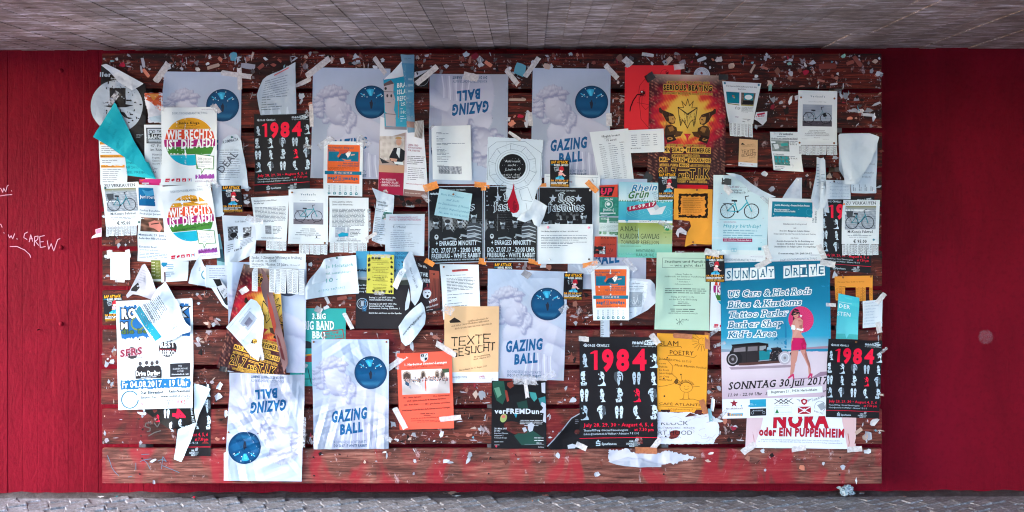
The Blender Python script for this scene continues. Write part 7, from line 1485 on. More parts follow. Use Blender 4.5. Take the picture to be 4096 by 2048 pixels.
    s.sub('folded_corner', [(2898, 692), (2930, 694), (2962, 702), (3004, 734), (3052, 764), (3102, 788), (3074, 792), (3034, 782), (3000, 764), (2960, 726), (2924, 706)], 'c8d6e4', wr=2, lifts=[(3102, 788, 60, 10), (2940, 700, 60, 8)]); s.build()
    s = Sheet('letter', 'blank white paper triangle pinned above the mentoring sheet', 'letter', None, outline=[(3185, 711), (3206, 711), (3206, 800), (3122, 800), (3150, 756)], col='ccd4e2', wr=1.2, short='blank triangle'); s.pin(3192, 718, 'pin_white'); s.build()
    s = Sheet('mentoring_sheet', 'white university mentoring sheet with a teal banner', 'notice', [(3072, 791), (3292, 797), (3292, 1018), (3069, 1018)], 220, 226, wr=1.0, short='mentoring sheet')
    s.rect(14, 14, 176, 76, '177c98', 1); s.text("Justitia Mentoring - Frauen fördern Frauen", 24, 31, 6.5, 164, 'e4f0f6', 4, serif=True); s.text("Mentoringprogramm der", 24, 48, 6, 84, 'e4f0f6', 3, serif=True); s.text("Rechtswissenschaftlichen Fakultät", 24, 55, 6, 108, 'e4f0f6', 3, serif=True); s.lines(24, 74, 78, 1, 4, 3.4, 'c0dce8'); s.ring(164, 54, 13, 1.6, '3a98b0', 2)
    s.text("UNI", 183, 96, 7, None, '1c4a5c', 2, ang=-90); s.text("FREIBURG", 193, 96, 7, None, '1c4a5c', 2, ang=-90)
    for t, y, a, b, k in (("Einladung zum Vortragsabend", 106, 62, 154, 1), ("mit", 122, 103, 113, 1), ("Prof. Dr. Margarete Schuler-Harms", 134, 48, 166, 3), ("Helmut-Schmidt-Universität/Universität der Bundeswehr Hamburg", 146, 24, 190, 0), ("zum Thema", 162, 92, 122, 0), ("„Geschlechterquoten für die Besetzung von", 175, 32, 182, 3), ("Gremien öffentlicher Organisationen und", 186, 36, 180, 3), ("Unternehmen als Aufgabe guter Gesetzgebung“", 197, 24, 192, 3), ("Donnerstag, 20. Juli 2017", 224, 42, 174, 3)): s.text(t, a, y, 6, b, '38424e', k, serif=True)
    s.tape(-4, 216, 60, 22, 70); s.tape(212, 214, 60, 22, 66); s.build()
    s = Sheet('folded_strips', 'long white folded strips hanging from one point over the mentoring sheet', 'paper strip', None, outline=[(3265, 627), (3280, 634), (3294, 630), (3302, 740), (3312, 852), (3294, 848), (3286, 812), (3264, 842), (3238, 800), (3252, 740), (3262, 690)], col='ccd8e6', wr=2.6, lifts=[(3300, 850, 60, 12), (3240, 800, 60, 8)], short='hanging folded strips')
    s.sub('folded_strip', [(3278, 640), (3288, 632), (3297, 640), (3300, 720), (3304, 800), (3292, 830), (3272, 838), (3276, 760)], 'dae4ee', wr=2, lifts=[(3290, 740, 60, 8)]).lines(3280, 700, 3298, 5, 14, 5, '9aa6b4'); s.lines(3264, 660, 3276, 8, 12, 5, '8aa0b4'); s.build()
    # right notices
    s = Sheet('laptop_notice', 'white laptop sale notice on two blue pins, narrowing to curled strips', 'notice', [(2888, 325), (3045, 333), (3010, 496), (2912, 490)], 157, 168, wr=1.2, short='laptop notice', bow=[('b', 90, 6)])
    s.text("Dell Inspiron 5050-2628 Intel i3 2,30 GHz", 14, 21, 6, 142, '22303e', 2, slant=.25); s.text("Quad Core", 62, 31, 6, 96, '22303e', 2, slant=.25)
    s.grad(10, 42, 70, 88, '0c6a84', '0e8094', 1); s.poly([(10, 88), (70, 92), (70, 96), (12, 92)], '8a8a4a', 2)
    for i, c in enumerate(('d8502c', '5a9a3a', '3a8ac4', 'e0b43c')): s.rect(37 + (i % 2) * 6, 56 + (i // 2) * 6, 42 + (i % 2) * 6, 61 + (i // 2) * 6, c, 3)
    photo(s, 78, 42, 142, 92, '3a3a3a', '6a5c50', '8a8078', n=12); s.poly([(90, 44), (134, 44), (134, 72), (92, 72)], '12889c', 2); s.ell(112, 60, 18, 10, 'e4f2f6', 3, 14); s.poly([(88, 74), (136, 72), (140, 88), (84, 90)], '202024', 2); s.rect(79, 92, 142, 96, 'a8a45c', 2)
    s.text("€ 120", 48, 112, 10, 74, '1f2c3a', 3, slant=.2); s.lines(82, 103, 144, 5, 4.8, 3.8, '7c8894', rag=.05); s.text("ebay", 44, 146, 7, 66, '8a6a9a', 2); s.text("Anzeigennr.", 90, 152, 4.4, 118, '2c3844', 3); s.text("E-Mail:", 90, 163, 4.4, 108, '2c3844', 3); s.lines(118, 152, 144, 2, 6, 4, '6c7884')
    s.pin(9, 8, 'pin_blue', 4.6); s.pin(148, 8, 'pin_blue', 4.6); s.strips((6, 167), (154, 168), 6, 54); s.build()
    s = Sheet('brewery_label', 'small white torn label with red lettering right of the laptop notice', 'label', None, outline=[(3022, 450), (3068, 446), (3065, 484), (3048, 502), (3026, 484), (3014, 478)], col='dcdfe6', wr=1.2, short='red-lettered label'); s.poly([(3026, 456), (3058, 450), (3058, 457), (3026, 463)], 'b8284c', 2); s.text("e Radler", 3020, 470, 7, 3056, 'b8284c', 4, y1=466, serif=True); s.text("Löwen", 3024, 478, 5, 3046, '3a7a94', 0, slant=.2); s.build()
    s = Sheet('torn_label', 'broken round white label fragments at the left of the grey bicycle notice', 'label', None, outline=[(3152, 408), (3160, 388), (3170, 382), (3166, 412), (3156, 420)], col='dfe4ea', wr=.5, short='white label fragments'); s.sub('fragment', [(3178, 384), (3192, 380), (3190, 398), (3180, 402)], 'd8d4dc', wr=.4); s.build()
    s = Sheet('desk_notice', 'white desk and chairs sale notice with two small photos', 'notice', [(3077, 528), (3200, 528), (3208, 688), (3094, 680)], 124, 156, wr=1.4, short='desk sale notice', lifts=[(124, 156, 80, 12)])
    s.text("Zu verkaufen", 38, 12, 8, 94, '1c2836', 3, serif=True); s.lines(28, 19, 102, 1, 5, 4, '6a7684'); s.text("Schreibtisch mit Schränkchen und Beistelltisch", 2, 29, 6, 124, '1c2836', 3, serif=True); s.rect(2, 30, 122, 31, '1c2836', 3)
    photo(s, 3, 34, 76, 78, '2c4a50', '7a8a88', 'b4b8b8', n=14, seed=12); s.poly([(10, 50), (30, 48), (34, 66), (16, 70)], 'd4dce0', 2); s.poly([(40, 46), (70, 44), (72, 54), (44, 58)], '3fa4a0', 2); s.lines(78, 38, 120, 2, 6, 4, '6a7684'); s.text("VB 150,- €", 78, 52, 6, 108, '1c2836', 3, serif=True)
    s.text("2 Polsterstühle", 6, 94, 6, 52, '1c2836', 3, serif=True); photo(s, 8, 96, 74, 134, '24585c', '4a8a88', '8a8076', n=14, seed=13)
    for i in range(8): s.ell(16 + (i % 4) * 15, 104 + (i // 4) * 14, 4.4, 5, '1f9aa4', 2, 8)
    s.lines(78, 98, 112, 1, 6, 4, '6a7684'); s.text("VB 100,- €", 78, 108, 6, 106, '1c2836', 3, serif=True); s.lines(8, 142, 50, 3, 6, 4.2, '6a7684'); s.pin(15, 8, 'pin_white'); s.pin(82, 134, 'pin_white'); s.build()
    s = Sheet('sale_notice', 'white sale notice with a grey bicycle photo, held by four brass pins', 'notice', [(3192, 361), (3348, 365), (3346, 582), (3189, 580)], 157, 220, wr=1.0, short='grey bicycle notice')
    s.text("V e r k a u f e", 50, 27, 8, 108, '1f5f7c', 3); s.text("Damenrad Herkules 28 Zoll / 3 Gang", 43, 47, 4.5, 113, '6a7884', 0); photo(s, 19, 56, 137, 144, '8c96a8', 'a0aaba', 'b0bac8', n=14, freq=3); s.rect(19, 122, 137, 144, '4e4a54', 1.5)
    for i in range(9): s.rect(19, 62 + i * 7, 137, 62.8 + i * 7, '8490a2', 1.7)
    for i in range(5): s.rect(24 + i * 24, 128 + (i % 2) * 8, 34 + i * 24, 131 + (i % 2) * 8, '35313a', 1.8)
    bike(s, 22, 60, 134, 132, '6a8490', '26262c', True, 2.4); s.poly([(98, 92), (112, 90), (118, 102), (104, 106)], '1c1c22', 6)
    for i, (a, b, t) in enumerate(((46, 108, "Verkaufe Herkules Damenrad"), (42, 112, "28 Zoll / 3 Gang Nabenschaltung"), (30, 124, "Rücktrittbremse, sehr stabil, mit Beleuchtung"), (28, 126, "sehr gut geeignet für Studenten als Stadtfahrrad"), (66, 88, "Preis: 60 €"))): s.text(t, a, 163 + i * 6.4 + (i == 4) * 3, 4.4, b, '4a545e', 1, serif=True)
    s.lines(16, 196, 46, 1, 5, 3, 'a8b0ba', last=1); s.lines(100, 196, 126, 1, 5, 3, 'a8b0ba', last=1)
    for p in ((11, 29), (146, 30), (8, 211), (145, 211)): s.pin(*p, 'pin_brass')
    s.strips((2, 222), (156, 222), 11, 37); s.build()
    s = Sheet('lined_note', 'lined paper note with blue handwriting beside the hanging folded strips', 'note', [(3297, 720), (3400, 722), (3401, 797), (3297, 797)], 104, 76, col='d4deea', wr=1.2, short='blue handwriting note')
    for i, t in enumerate(("Rückfahrt Sa", "suche Urlaubsvertretung für", "August + September", "zu günstigen Konditionen", "25 €/Woche statt 35 €/Woche")): s.text(t, 14, 14 + i * 13.4, 6, 96, '7f9ab8', 0, slant=.2, jit=.08); s.rect(4, 17 + i * 13.4, 100, 17.5 + i * 13.4, 'b4c4d6', 2)
    s.pin(34, 6, 'pin_dark'); s.build()
    s = Sheet('handwritten_notice', 'white handwritten notice folded down over itself in a big blank triangle, far right', 'notice', None, outline=[(3350, 540), (3474, 534), (3510, 548), (3506, 660), (3504, 773), (3460, 774), (3402, 772), (3398, 720), (3372, 716), (3352, 680)], col='ccd8e6', wr=1.8, short='folded blank notice')
    for t, x, y in (("schön", 3470, 660), ("verkaufen", 3448, 694), ("4933091", 3444, 712)): s.text(t, x, y, 8, None, '6a7684', 0, slant=.2, jit=.1)
    for i in range(4): s.lines(3412 + i * 24, 764, 3440 + i * 24, 2, 7, 4.6, '7a8694', ang=-88)
    s.sub('folded_front', [(3351, 536), (3412, 534), (3474, 534), (3500, 543), (3511, 549), (3500, 600), (3478, 650), (3446, 700), (3420, 737), (3392, 738), (3372, 737), (3366, 690), (3356, 620)], 'dae4ee', wr=2.4, lifts=[(3511, 549, 90, 14), (3410, 738, 90, 10)]); s.pin(3495, 762, 'pin_white'); s.build()
    s = Sheet('sale_notice', 'white bicycle sale notice at the right edge over the half-covered numerals poster, strips unbroken', 'notice', [(3367, 800), (3517, 800), (3513, 976), (3365, 976)], 150, 172, wr=1.0, short='right bicycle notice', group='bicycle sale notices at ninety-five euros'); mckenzie(s)
    s.pin(4, 16, 'pin_orange'); s.pin(147, 20, 'pin_white'); s.pin(129, 155, 'pin_blue', 4.6); s.strips((1, 174), (149, 174), 12, 42); s.build()
    s = Sheet('app_notice', 'orange notice with most strips torn off, at the right above the turquoise strip', 'notice', [(3336, 1105), (3490, 1102), (3490, 1148), (3337, 1150)], 154, 46, col='f29a3e', wr=.8, short='orange strip notice')
    s.text("Mit einer App Geld verdienen", 12, 26, 5, 120, '7a4a18', 1); s.lines(18, 44, 74, 1, 5, 4, '9a6428'); s.pin(34, 5, 'pin_brass'); s.pin(146, 4, 'pin_brass'); s.strips((2, 45), (154, 46), 11, 54, textcol='a86a24', missing=(3, 4, 5, 9)); s.build()
    s = Sheet('teal_strip_poster', 'bright turquoise strip of a poster with white capitals under the orange strip notice', 'poster', [(3350, 1172), (3434, 1190), (3431, 1358), (3340, 1354)], 86, 170, col='52c8d0', mat='gloss', wr=1.0, short='turquoise strip poster')
    s.grad(0, 0, 86, 170, '3cbccc', '6cd4dc', 1); s.text("DER", 6, 52, 15, 50, 'e8f6f8', 2); s.text("STEN", 0, 82, 15, 54, 'e8f6f8', 2); s.rect(4, 30, 56, 31, 'e8f6f8', 2); s.rect(0, 150, 86, 170, '4cb4b4', 2); s.build()
    s = Sheet('price_list_note', 'white handwritten list taped at the right edge beside the turquoise strip', 'note', [(3446, 1203), (3528, 1197), (3528, 1306), (3449, 1312)], 80, 110, wr=.8, short='handwritten list')
    for i, t in enumerate(("Zu verkaufen", "- HI-TV (Flachbild)", "- SAT-Receiver", "- DVD-Player", "- Tisch-Grill", "- Büro-Kopfhörer", "- Garde-Robe", "Kontakt: 0162 472 71 33")): s.text(t, 6, 12 + i * 12, 5.2, None, '8a9cc0', 0, slant=.25, jit=.1)
    s.tape(72, -6, 50, 20, -50); s.tape(66, 112, 44, 22, 80); s.build()
    o = orwell_sheet([(3310, 1353), (3529, 1364), (3515, 1674), (3299, 1665)], 'small black numerals poster overlapping the lower right corner of the big teal car poster', 'lower right numerals poster'); o.tape(222 + 90, 60, 50, 12, -40, 'tape_clear'); o.pin(160, 12, 'pin_brass'); o.build()
    # lower centre right
    s = Sheet('slam_poster', 'orange handwritten poetry slam poster with a doodled figure', 'poster', [(2627, 1331), (2833, 1340), (2824, 1652), (2630, 1645)], 206, 312, col='ffa436', wr=.8, short='orange slam poster')
    K = '241a14'
    s.text("SLAM", 10, 50, 20, 86, K, 0, jit=.03); s.line([(8, 52), (60, 54), (96, 50), (100, 56)], 1.4, K, 3); s.text("POETRY", 52, 84, 17, 148, K, 0, jit=.03); s.line([(44, 88), (100, 86), (150, 92), (160, 84)], 1.4, K, 3)
    s.text("DONNERSTAG, 20.7.17", 8, 106, 8, 140, K, 0, y1=114, jit=.04); s.text("Mod. Marvin Suckut", 72, 130, 9, 202, K, 0, y1=136, slant=.2, jit=.05)
    for i, t in enumerate(("u.a mit", "Debi Ela", "Kai Bosch", "Jakob Kielgas", "Jan Cönig", "Moritz Vandt")): s.text(t, 8, 124 + i * 13, 7, None, K, 1, slant=.1, jit=.06)
    s.line([(4, 108), (40, 104), (64, 130), (60, 160), (80, 176), (66, 200), (30, 210), (4, 214)], 1.2, K, 3)
    s.ring(120, 212, 26, 1.4, K, 3, ry=20); s.ell(114, 208, 1.6, 1.6, K, 4, 6); s.ell(128, 208, 1.6, 1.6, K, 4, 6); s.line([(112, 218), (120, 222), (130, 217)], 1.2, K, 4)
    for i in range(14): a = math.radians(200 + i * 10); s.line([(120 + 25 * math.cos(a), 212 + 19 * math.sin(a)), (120 + 36 * math.cos(a + .1), 212 + 30 * math.sin(a + .1))], 1.6, K, 4)
    s.line([(98, 206), (70, 196), (80, 180), (106, 200)], 1.4, K, 3); s.poly([(70, 190), (84, 178), (88, 196), (76, 202)], '6a4a20', 3); s.line([(112, 232), (110, 256), (104, 258)], 1.4, K, 3); s.line([(128, 232), (130, 256), (136, 258)], 1.4, K, 3); s.line([(146, 210), (176, 206)], 1.4, K, 3); s.line([(94, 262), (150, 258), (176, 264)], 1.2, K, 3); s.ell(98, 162, 3, 3, K, 3, 8); s.line([(98, 164), (104, 190)], 1.2, K, 3)
    s.text("CAFÉ ATLANTIK", 6, 286, 10, 196, K, 0, jit=.04); s.line([(4, 290), (190, 294)], 1.2, K, 3); s.text("Schwabentorring 7 - 79098", 44, 303, 5.5, 196, K, 0, slant=.2, jit=.05); s.text("Einlaß ab 19:00", 2, 310, 5.5, 78, K, 0, jit=.05)
    s.ring(180, 26, 14, 1.2, K, 3, a0=60, a1=300); s.ell(182, 20, 1.2, 1.2, K, 4, 5)
    for i in range(8): a = math.radians(70 + i * 22); s.line([(180 + 18 * math.cos(a), 26 + 18 * math.sin(a)), (180 + 40 * math.cos(a), 26 + 40 * math.sin(a))], 1.2, K, 3)
    s.tape(104, 8, 76, 20, 4, 'tape_brown'); s.tape(202, 24, 66, 20, 88, 'tape_brown'); s.tape(196, 290, 70, 22, 72, 'tape_brown'); s.build()
    s = Sheet('techno_poster', 'marbled white poster with thin spaced capitals, torn above, under the orange slam poster', 'poster', None, outline=[(2630, 1646), (2700, 1650), (2760, 1648), (2800, 1660), (2836, 1652), (2858, 1668), (2870, 1690), (2876, 1702), (2874, 1775), (2760, 1776), (2630, 1776)], col='d8dae6', wr=.8, rag=1.5, short='marbled poster')
    r = random.Random(21)
    for i in range(22):
        x, y = r.uniform(2634, 2866), r.uniform(1668, 1770); pts = [(x, y)]
        for _ in range(5): x += r.uniform(-14, 16); y += r.uniform(-8, 8); pts.append((min(max(x, 2632), 2870), min(max(y, 1664), 1772)))
        s.line(pts, .9, 'a89aa4', 1.5)
    s.text("KLOCK", 2644, 1700, 17, 2752, '1c1a20', 0); s.poly([(2636, 1676), (2720, 1676), (2716, 1690), (2640, 1690)], 'd8dae6', 5); s.text("KLOCKWORKS - BERLIN)", 2634, 1714, 6.5, 2778, '2c2a32', 0); s.text("RT HOOD", 2634, 1739, 17, 2768, '1c1a20', 0); s.text("NT - DETROIT)", 2634, 1752, 6, 2722, '2c2a32', 0); s.poly([(2738, 1668), (2760, 1650), (2790, 1660)], '5a2a24', 2); s.build()
    s = Sheet('drama_poster', 'dark theatre poster with green figures and pale lower-case lettering', 'poster', [(1967, 1521), (2185, 1523), (2185, 1794), (1965, 1794)], 218, 272, col='151214', mat='gloss', wr=1.2, short='dark green figures poster')
    s.poly([(4, 4), (48, 0), (60, 60), (44, 96), (20, 80), (6, 40)], '1f4a3c', 1); s.poly([(10, 30), (30, 24), (40, 56), (24, 70)], '5c8a74', 2); s.poly([(62, 8), (84, 2), (88, 22), (74, 32), (62, 20)], '7a3428', 2); s.poly([(52, 36), (62, 40), (70, 80), (62, 86), (56, 60)], '8a3a30', 2); s.poly([(150, 44), (176, 48), (182, 70), (170, 84), (156, 66)], '3a8a88', 2); s.poly([(186, 70), (214, 62), (216, 92), (196, 98)], '2f7a80', 2)
    s.poly([(100, 88), (140, 78), (146, 110), (110, 116)], '1c3a34', 1); s.ell(48, 150, 13, 18, '8fa060', 2, 14, rot=20); s.ell(48, 144, 8, 7, 'c06a5c', 3, 10); s.poly([(90, 220), (150, 190), (200, 224), (190, 256), (120, 258)], '1c4038', 1); s.poly([(90, 136), (104, 128), (98, 150)], '2a8aa4', 2)
    s.text("verFREMDung", 12, 132, 19, 206, 'c8d0dc', 4); s.lines(112, 160, 206, 4, 7, 4.4, 'b8bcc4', al='r', rag=.1)
    for i, (t, c) in enumerate((("28. März 2017", 6), ("20 Uhr", 6), ("Bürgerhaus Zähringen", 5), ("Lameystraße 2", 5), ("Freiburg im Breisgau", 5))): s.text(t, 12, 195 + i * 9, c, 12 + (50, 24, 54, 36, 50)[i], 'c4ccd6', 3 if i < 2 else 1)
    s.lines(12, 246, 50, 2, 12, 4, '9aa0a8'); s.rect(132, 254, 208, 255, '8a9098', 2); s.lines(170, 230, 208, 3, 10, 4.6, 'c8ccd4', al='r'); s.ell(20, 262, 4, 5, 'b83a4c', 3, 8); s.text("Sparkasse", 186, 266, 4, 208, 'c8ccd4', 2)
    s.poly([(200, 84), (216, 92), (217, 168), (204, 162), (208, 130), (194, 126), (206, 108), (196, 96)], 'b4b8c8', 5); s.poly([(198, 8), (214, 6), (214, 50), (200, 46)], 'b8bccc', 5); s.poly([(144, 176), (158, 166), (170, 176), (164, 200), (152, 206), (146, 196)], 'aeb4c2', 5); s.poly([(122, 190), (136, 186), (142, 200), (130, 208)], 'a8aebc', 5)
    s.tape(136, 4, 92, 22, 3, 'tape_clear'); s.tape(138, 32, 74, 15, 82); s.build()
    s = Sheet('drama_poster', 'dark poster remnant with its upper edge curled over, left of the large numerals poster', 'poster', None, outline=[(2318, 1652), (2286, 1670), (2252, 1712), (2214, 1756), (2188, 1781), (2202, 1796), (2320, 1796)], col='141113', mat='gloss', wr=1.4, lifts=[(2250, 1712, 60, 8)], short='curled dark remnant')
    s.line([(2318, 1654), (2286, 1672), (2252, 1714), (2214, 1758), (2190, 1782)], 4, '9aa2ae', 2); s.lines(2232, 1730, 2246, 1, 6, 5, '5a5c64'); s.lines(2300, 1680, 2316, 3, 7, 5, '6a6c74'); s.poly([(2270, 1780), (2290, 1774), (2306, 1780), (2300, 1792), (2272, 1794)], 'b4bccc', 3); s.build()
    o = orwell_sheet([(2318, 1347), (2627, 1348), (2629, 1787), (2318, 1790)], 'largest black numerals poster, lower centre right, framed by masking tape corners', 'large numerals poster', wr=1.4)
    o.tape(16, 8, 40, 20, 6); o.tape(300, 6, 48, 24, 52); o.tape(6, 432, 46, 22, 25); o.tape(304, 430, 66, 22, -52); o.build()
    g = gaz_sheet([(1249, 1356), (1557, 1356), (1555, 1794), (1257, 1794)], 'crumpled bust and blue ball poster, lower left of centre', 'crumpled lower bust poster', wr=1.8, crumple=4.2); gazing(g)
    g.pin(8, 10, 'pin_brass'); g.pin(300, 10, 'pin_brass'); g.tape(306, 396, 40, 18, 35, 'tape_clear'); g.build()
    g = gaz_sheet([(1208, 1924), (900, 1920), (925, 1486), (1224, 1494)], 'upside-down crumpled bust poster hanging lowest at the bottom left', 'lowest upside-down bust poster', wr=2.2, crumple=3.8); gazing(g)
    g.tape(306, 60, 110, 18, 90); g.tape(-2, 200, 120, 16, 92, 'tape_clear'); g.pin(304, 196, 'pin_brass'); g.build()
right_part()
def low_left():
    # half-hidden numerals poster with its torn flaps
    o = orwell_sheet([(628, 1402), (844, 1402), (843, 1824), (630, 1824)], 'black numerals poster torn and drooping behind the blue rock night poster, bottom left', 'torn numerals poster', clip=[((110, 0), (-1, -.0)), ((0, 140), (0, -1))], lifts=[(215, 440, 60, 3)])
    d = o.sub('hanging_flap', [(560, 1628), (700, 1622), (776, 1630), (792, 1690), (750, 1700), (700, 1712), (680, 1714), (640, 1690), (600, 1660)], '17130f', mat='gloss', wr=1.6, lifts=[(690, 1712, 80, 10)])
    d.text("4", 698, 1632, 46, None, 'f0123c', 5, ang=98); d.text("mani ACTS", 764, 1632, 9, None, WHT, 3, ang=84)
    for x, y in ((668, 1654), (688, 1704), (724, 1694)): face(d, x, y, .7, 'm' if y < 1660 else 'w')
    face(d, 630, 1672, .5, 'b', 'f0123c'); face(d, 578, 1640, .5, 'w')
    o.sub('white_flap', [(778, 1532), (810, 1540), (844, 1554), (820, 1610), (799, 1657), (770, 1750), (728, 1846), (699, 1834), (708, 1770), (717, 1714), (760, 1698), (788, 1688), (780, 1640)], 'dbe9ee', wr=2, lifts=[(700, 1834, 60, 8)]); o.build()
    s = Sheet('rock_poster', 'white and blue rock night poster with jagged edges at the lower left', 'poster', [(465, 1204), (771, 1193), (776, 1628), (474, 1640)], 306, 436, col='e4ecf6', mat='gloss', wr=1.0, short='blue rock night poster')
    r = random.Random(14)
    def jag(x0, x1, y0, y1, col, layer, st=5, amp=7):
        top = [(x, y0 + r.uniform(-amp, amp)) for x in np.arange(x0, x1, st)]; bot = [(x, y1 + r.uniform(-amp, amp)) for x in np.arange(x1, x0, -st)]; s.poly(top + [(x1 + 2, (y0 + y1) / 2)] + bot + [(x0 - 2, (y0 + y1) / 2)], col, layer)
    jag(14, 294, 22, 150, '1f66a4', 1); s.text("RO", 22, 70, 36, 80, 'e8eef6', 5, out=('2a2624', 4)); s.text("K", 236, 72, 36, 284, 'e8eef6', 5, slant=.3, out=('2a2624', 4)); s.text("M", 18, 112, 24, 44, 'e8eef6', 5, out=('2a2624', 4)); s.ring(86, 92, 26, 6, '7a8a3c', 3)
    s.text("die berta rockt", 18, 132, 18, 282, '4c6a34', 4, out=('1c3a5c', 1.4))
    s.ring(60, 210, 42, 1.2, 'd08aa0', 2); s.ring(60, 210, 37, 1, 'a8b4c0', 2); s.ell(60, 210, 24, 24, '3a3436', 2, 24); s.text("SFRS", 12, 224, 26, 100, '8a2a44', 4, y1=214, serif=True, out=('d8b4bc', 1.6)); s.text("DeutschPopPunk", 26, 186, 5, 92, '5a6470', 0); s.text("Karlsruhe", 74, 232, 5, 106, '1c1a1e', 3)
    s.ell(204, 196, 36, 35, '231e22', 2, 32); s.text("REST", 174, 192, 21, 232, 'e4eaf2', 5, slant=-.05); s.text("Rock • Cover • Party", 172, 202, 6, 236, 'c83048', 2, y1=207, layer=5); s.text("RISIKO", 174, 222, 18, 232, 'e4eaf2', 5, y1=226)
    for i, x in enumerate((92, 118, 140, 160)): s.ell(x, 254 - (i % 2) * 3, 7, 9, '4a4448', 3, 10); s.poly([(x - 16, 300), (x - 14, 270), (x - 6, 263), (x + 6, 263), (x + 15, 270), (x + 16, 300)], '2a2628', 2.6 + i * .1)
    s.rect(72, 280, 178, 314, '2a2628', 3.1); s.text("Drive Darling", 76, 302, 18, 172, 'e8eef4', 4, layer=5); s.lines(94, 310, 158, 1, 6, 5, 'c8ccd4', last=1, layer=5)
    s.rect(212, 258, 294, 312, '26262c', 2); s.text("THE", 245, 272, 6, 260, 'c8ccd4', 1, serif=True); s.text("DARVIN MOON", 224, 283, 6.5, 282, 'c8ccd4', 1, serif=True); s.text("SOUND", 240, 293, 6, 268, 'c8ccd4', 1, serif=True); s.text("Alternative-Rock - Lahr", 218, 304, 5.5, 290, 'd8dce4', 3)
    jag(12, 296, 318, 354, '1a6aa0', 2, 6, 3); s.text("Fr 04.08.2017 - 19 Uhr", 18, 348, 24, 288, 'eaf2f8', 3, layer=5)
    s.text("Der Birkenhof", 92, 376, 12, 184, '1f2830', 4); s.text("Kehl-Neumühl", 206, 374, 12, 294, '1f2830', 4); s.text("Eintritt frei", 92, 394, 10, 156, '1f2830', 3); s.text("www.rockdieberta.de", 174, 392, 10, 294, '1f2830', 3)
    s.ring(48, 396, 34, 4.5, '2a6a88', 3, a0=0, a1=330)
    for i, t in enumerate(("STADT", "JUGEND", "RING", "KEHL")): s.text(t, 42, 388 + i * 10, 6, 72, '3a6478', 0)
    s.text("S", 94, 420, 9, None, 'b01c3c', 5); s.text("Sparkasse", 112, 418, 7, 160, 'c08a9c', 1); s.text("Hanauerland", 112, 430, 7, 172, 'c08a9c', 1); s.text("JUZE KEHL", 170, 408, 7, 228, '3a3c44', 1); s.line([(206, 410), (202, 432)], 2, '2a2c34', 3); s.text("JUKE", 238, 418, 13, 276, 'b02c40', 4); s.line([(280, 420), (280, 404), (286, 396), (292, 404), (292, 420)], 2, '2a7a8a', 3); s.text("ST. NEPOMUK", 240, 427, 5, 290, '2a2c34', 2); s.build()
    s = Sheet('letter', 'grey translucent sheet hanging like a dark triangle above the blue rock night poster', 'letter', None, outline=[(572, 1060), (584, 1054), (606, 1090), (632, 1164), (640, 1178), (614, 1200), (588, 1190), (560, 1180), (534, 1176), (512, 1192), (507, 1180), (524, 1158), (548, 1110)], col='b8b6c0', wr=3.4, crumple=1.0, short='grey triangle sheet'); s.poly([(530, 1152), (556, 1128), (562, 1150), (548, 1166), (526, 1162)], '2c2628', 1); s.lines(572, 1080, 600, 6, 10, 5, 'a0a0ac', ang=20); s.build()
    s = Sheet('running_flyer', 'crumpled white flyer with a teal bar, lying crooked across the blue rock night poster', 'flyer', None, outline=[(671, 1124), (690, 1160), (700, 1188), (717, 1210), (732, 1262), (748, 1290), (769, 1306), (766, 1326), (730, 1336), (700, 1356), (674, 1364), (640, 1368), (617, 1371), (600, 1350), (574, 1302), (530, 1249), (560, 1220), (610, 1199), (635, 1153)], col='dae4ee', wr=3.2, crumple=2.2, lifts=[(768, 1306, 60, 14), (671, 1124, 50, 10)], short='crumpled teal-bar flyer')
    s.poly([(541, 1240), (562, 1222), (600, 1282), (650, 1346), (624, 1364), (580, 1306)], '1c90ac', 1); s.text("Justitia Running For", 578, 1214, 7, None, '2a323c', 3, ang=62); s.lines(604, 1204, 690, 10, 7.6, 4.8, '56606e', ang=62, rag=.1); s.lines(604, 1200, 612, 1, 6, 4, '56606e')
    s.lines(640, 1180, 722, 6, 7.6, 4.8, '56606e', ang=62, rag=.2)
    for i in range(8): s.line([(690 + i * 5, 1320 - i * 4), (704 + i * 4, 1290 + (i % 3) * 6)], 1.2, '3a4450', 2)
    s.build()
    s = Sheet('torn_sheet', 'torn marbled white poster remains with a grey folded tongue on the lowest plank', 'poster', None, outline=[(2433, 1797), (2480, 1800), (2504, 1790), (2540, 1812), (2600, 1806), (2640, 1812), (2662, 1800), (2700, 1808), (2772, 1824), (2786, 1832), (2740, 1840), (2700, 1852), (2650, 1858), (2560, 1850), (2470, 1846), (2434, 1848)], col='c8c8d6', wr=1.8, rag=4, short='torn marbled remains')
    s.sub('folded_tongue', [(2436, 1846), (2470, 1836), (2512, 1824), (2530, 1834), (2550, 1828), (2600, 1846), (2645, 1852), (2644, 1866), (2560, 1866), (2500, 1862), (2464, 1856)], 'b0b4c2', wr=1.4, lifts=[(2560, 1860, 90, 8)]); s.tape(2581, 1800, 86, 26, 2, 'tape_brown'); s.build()
    s = Sheet('edge_sticker', 'pink and white torn flyer tongue sticking out past the left edge of the board', 'flyer', None, outline=[(383, 918), (410, 910), (410, 946), (380, 950), (366, 954), (372, 944), (386, 936)], col='dcd8e4', wr=.8, short='tongue past the left edge'); s.poly([(384, 919), (408, 912), (408, 930), (388, 936)], 'd87a98', 1); s.build()
low_left()
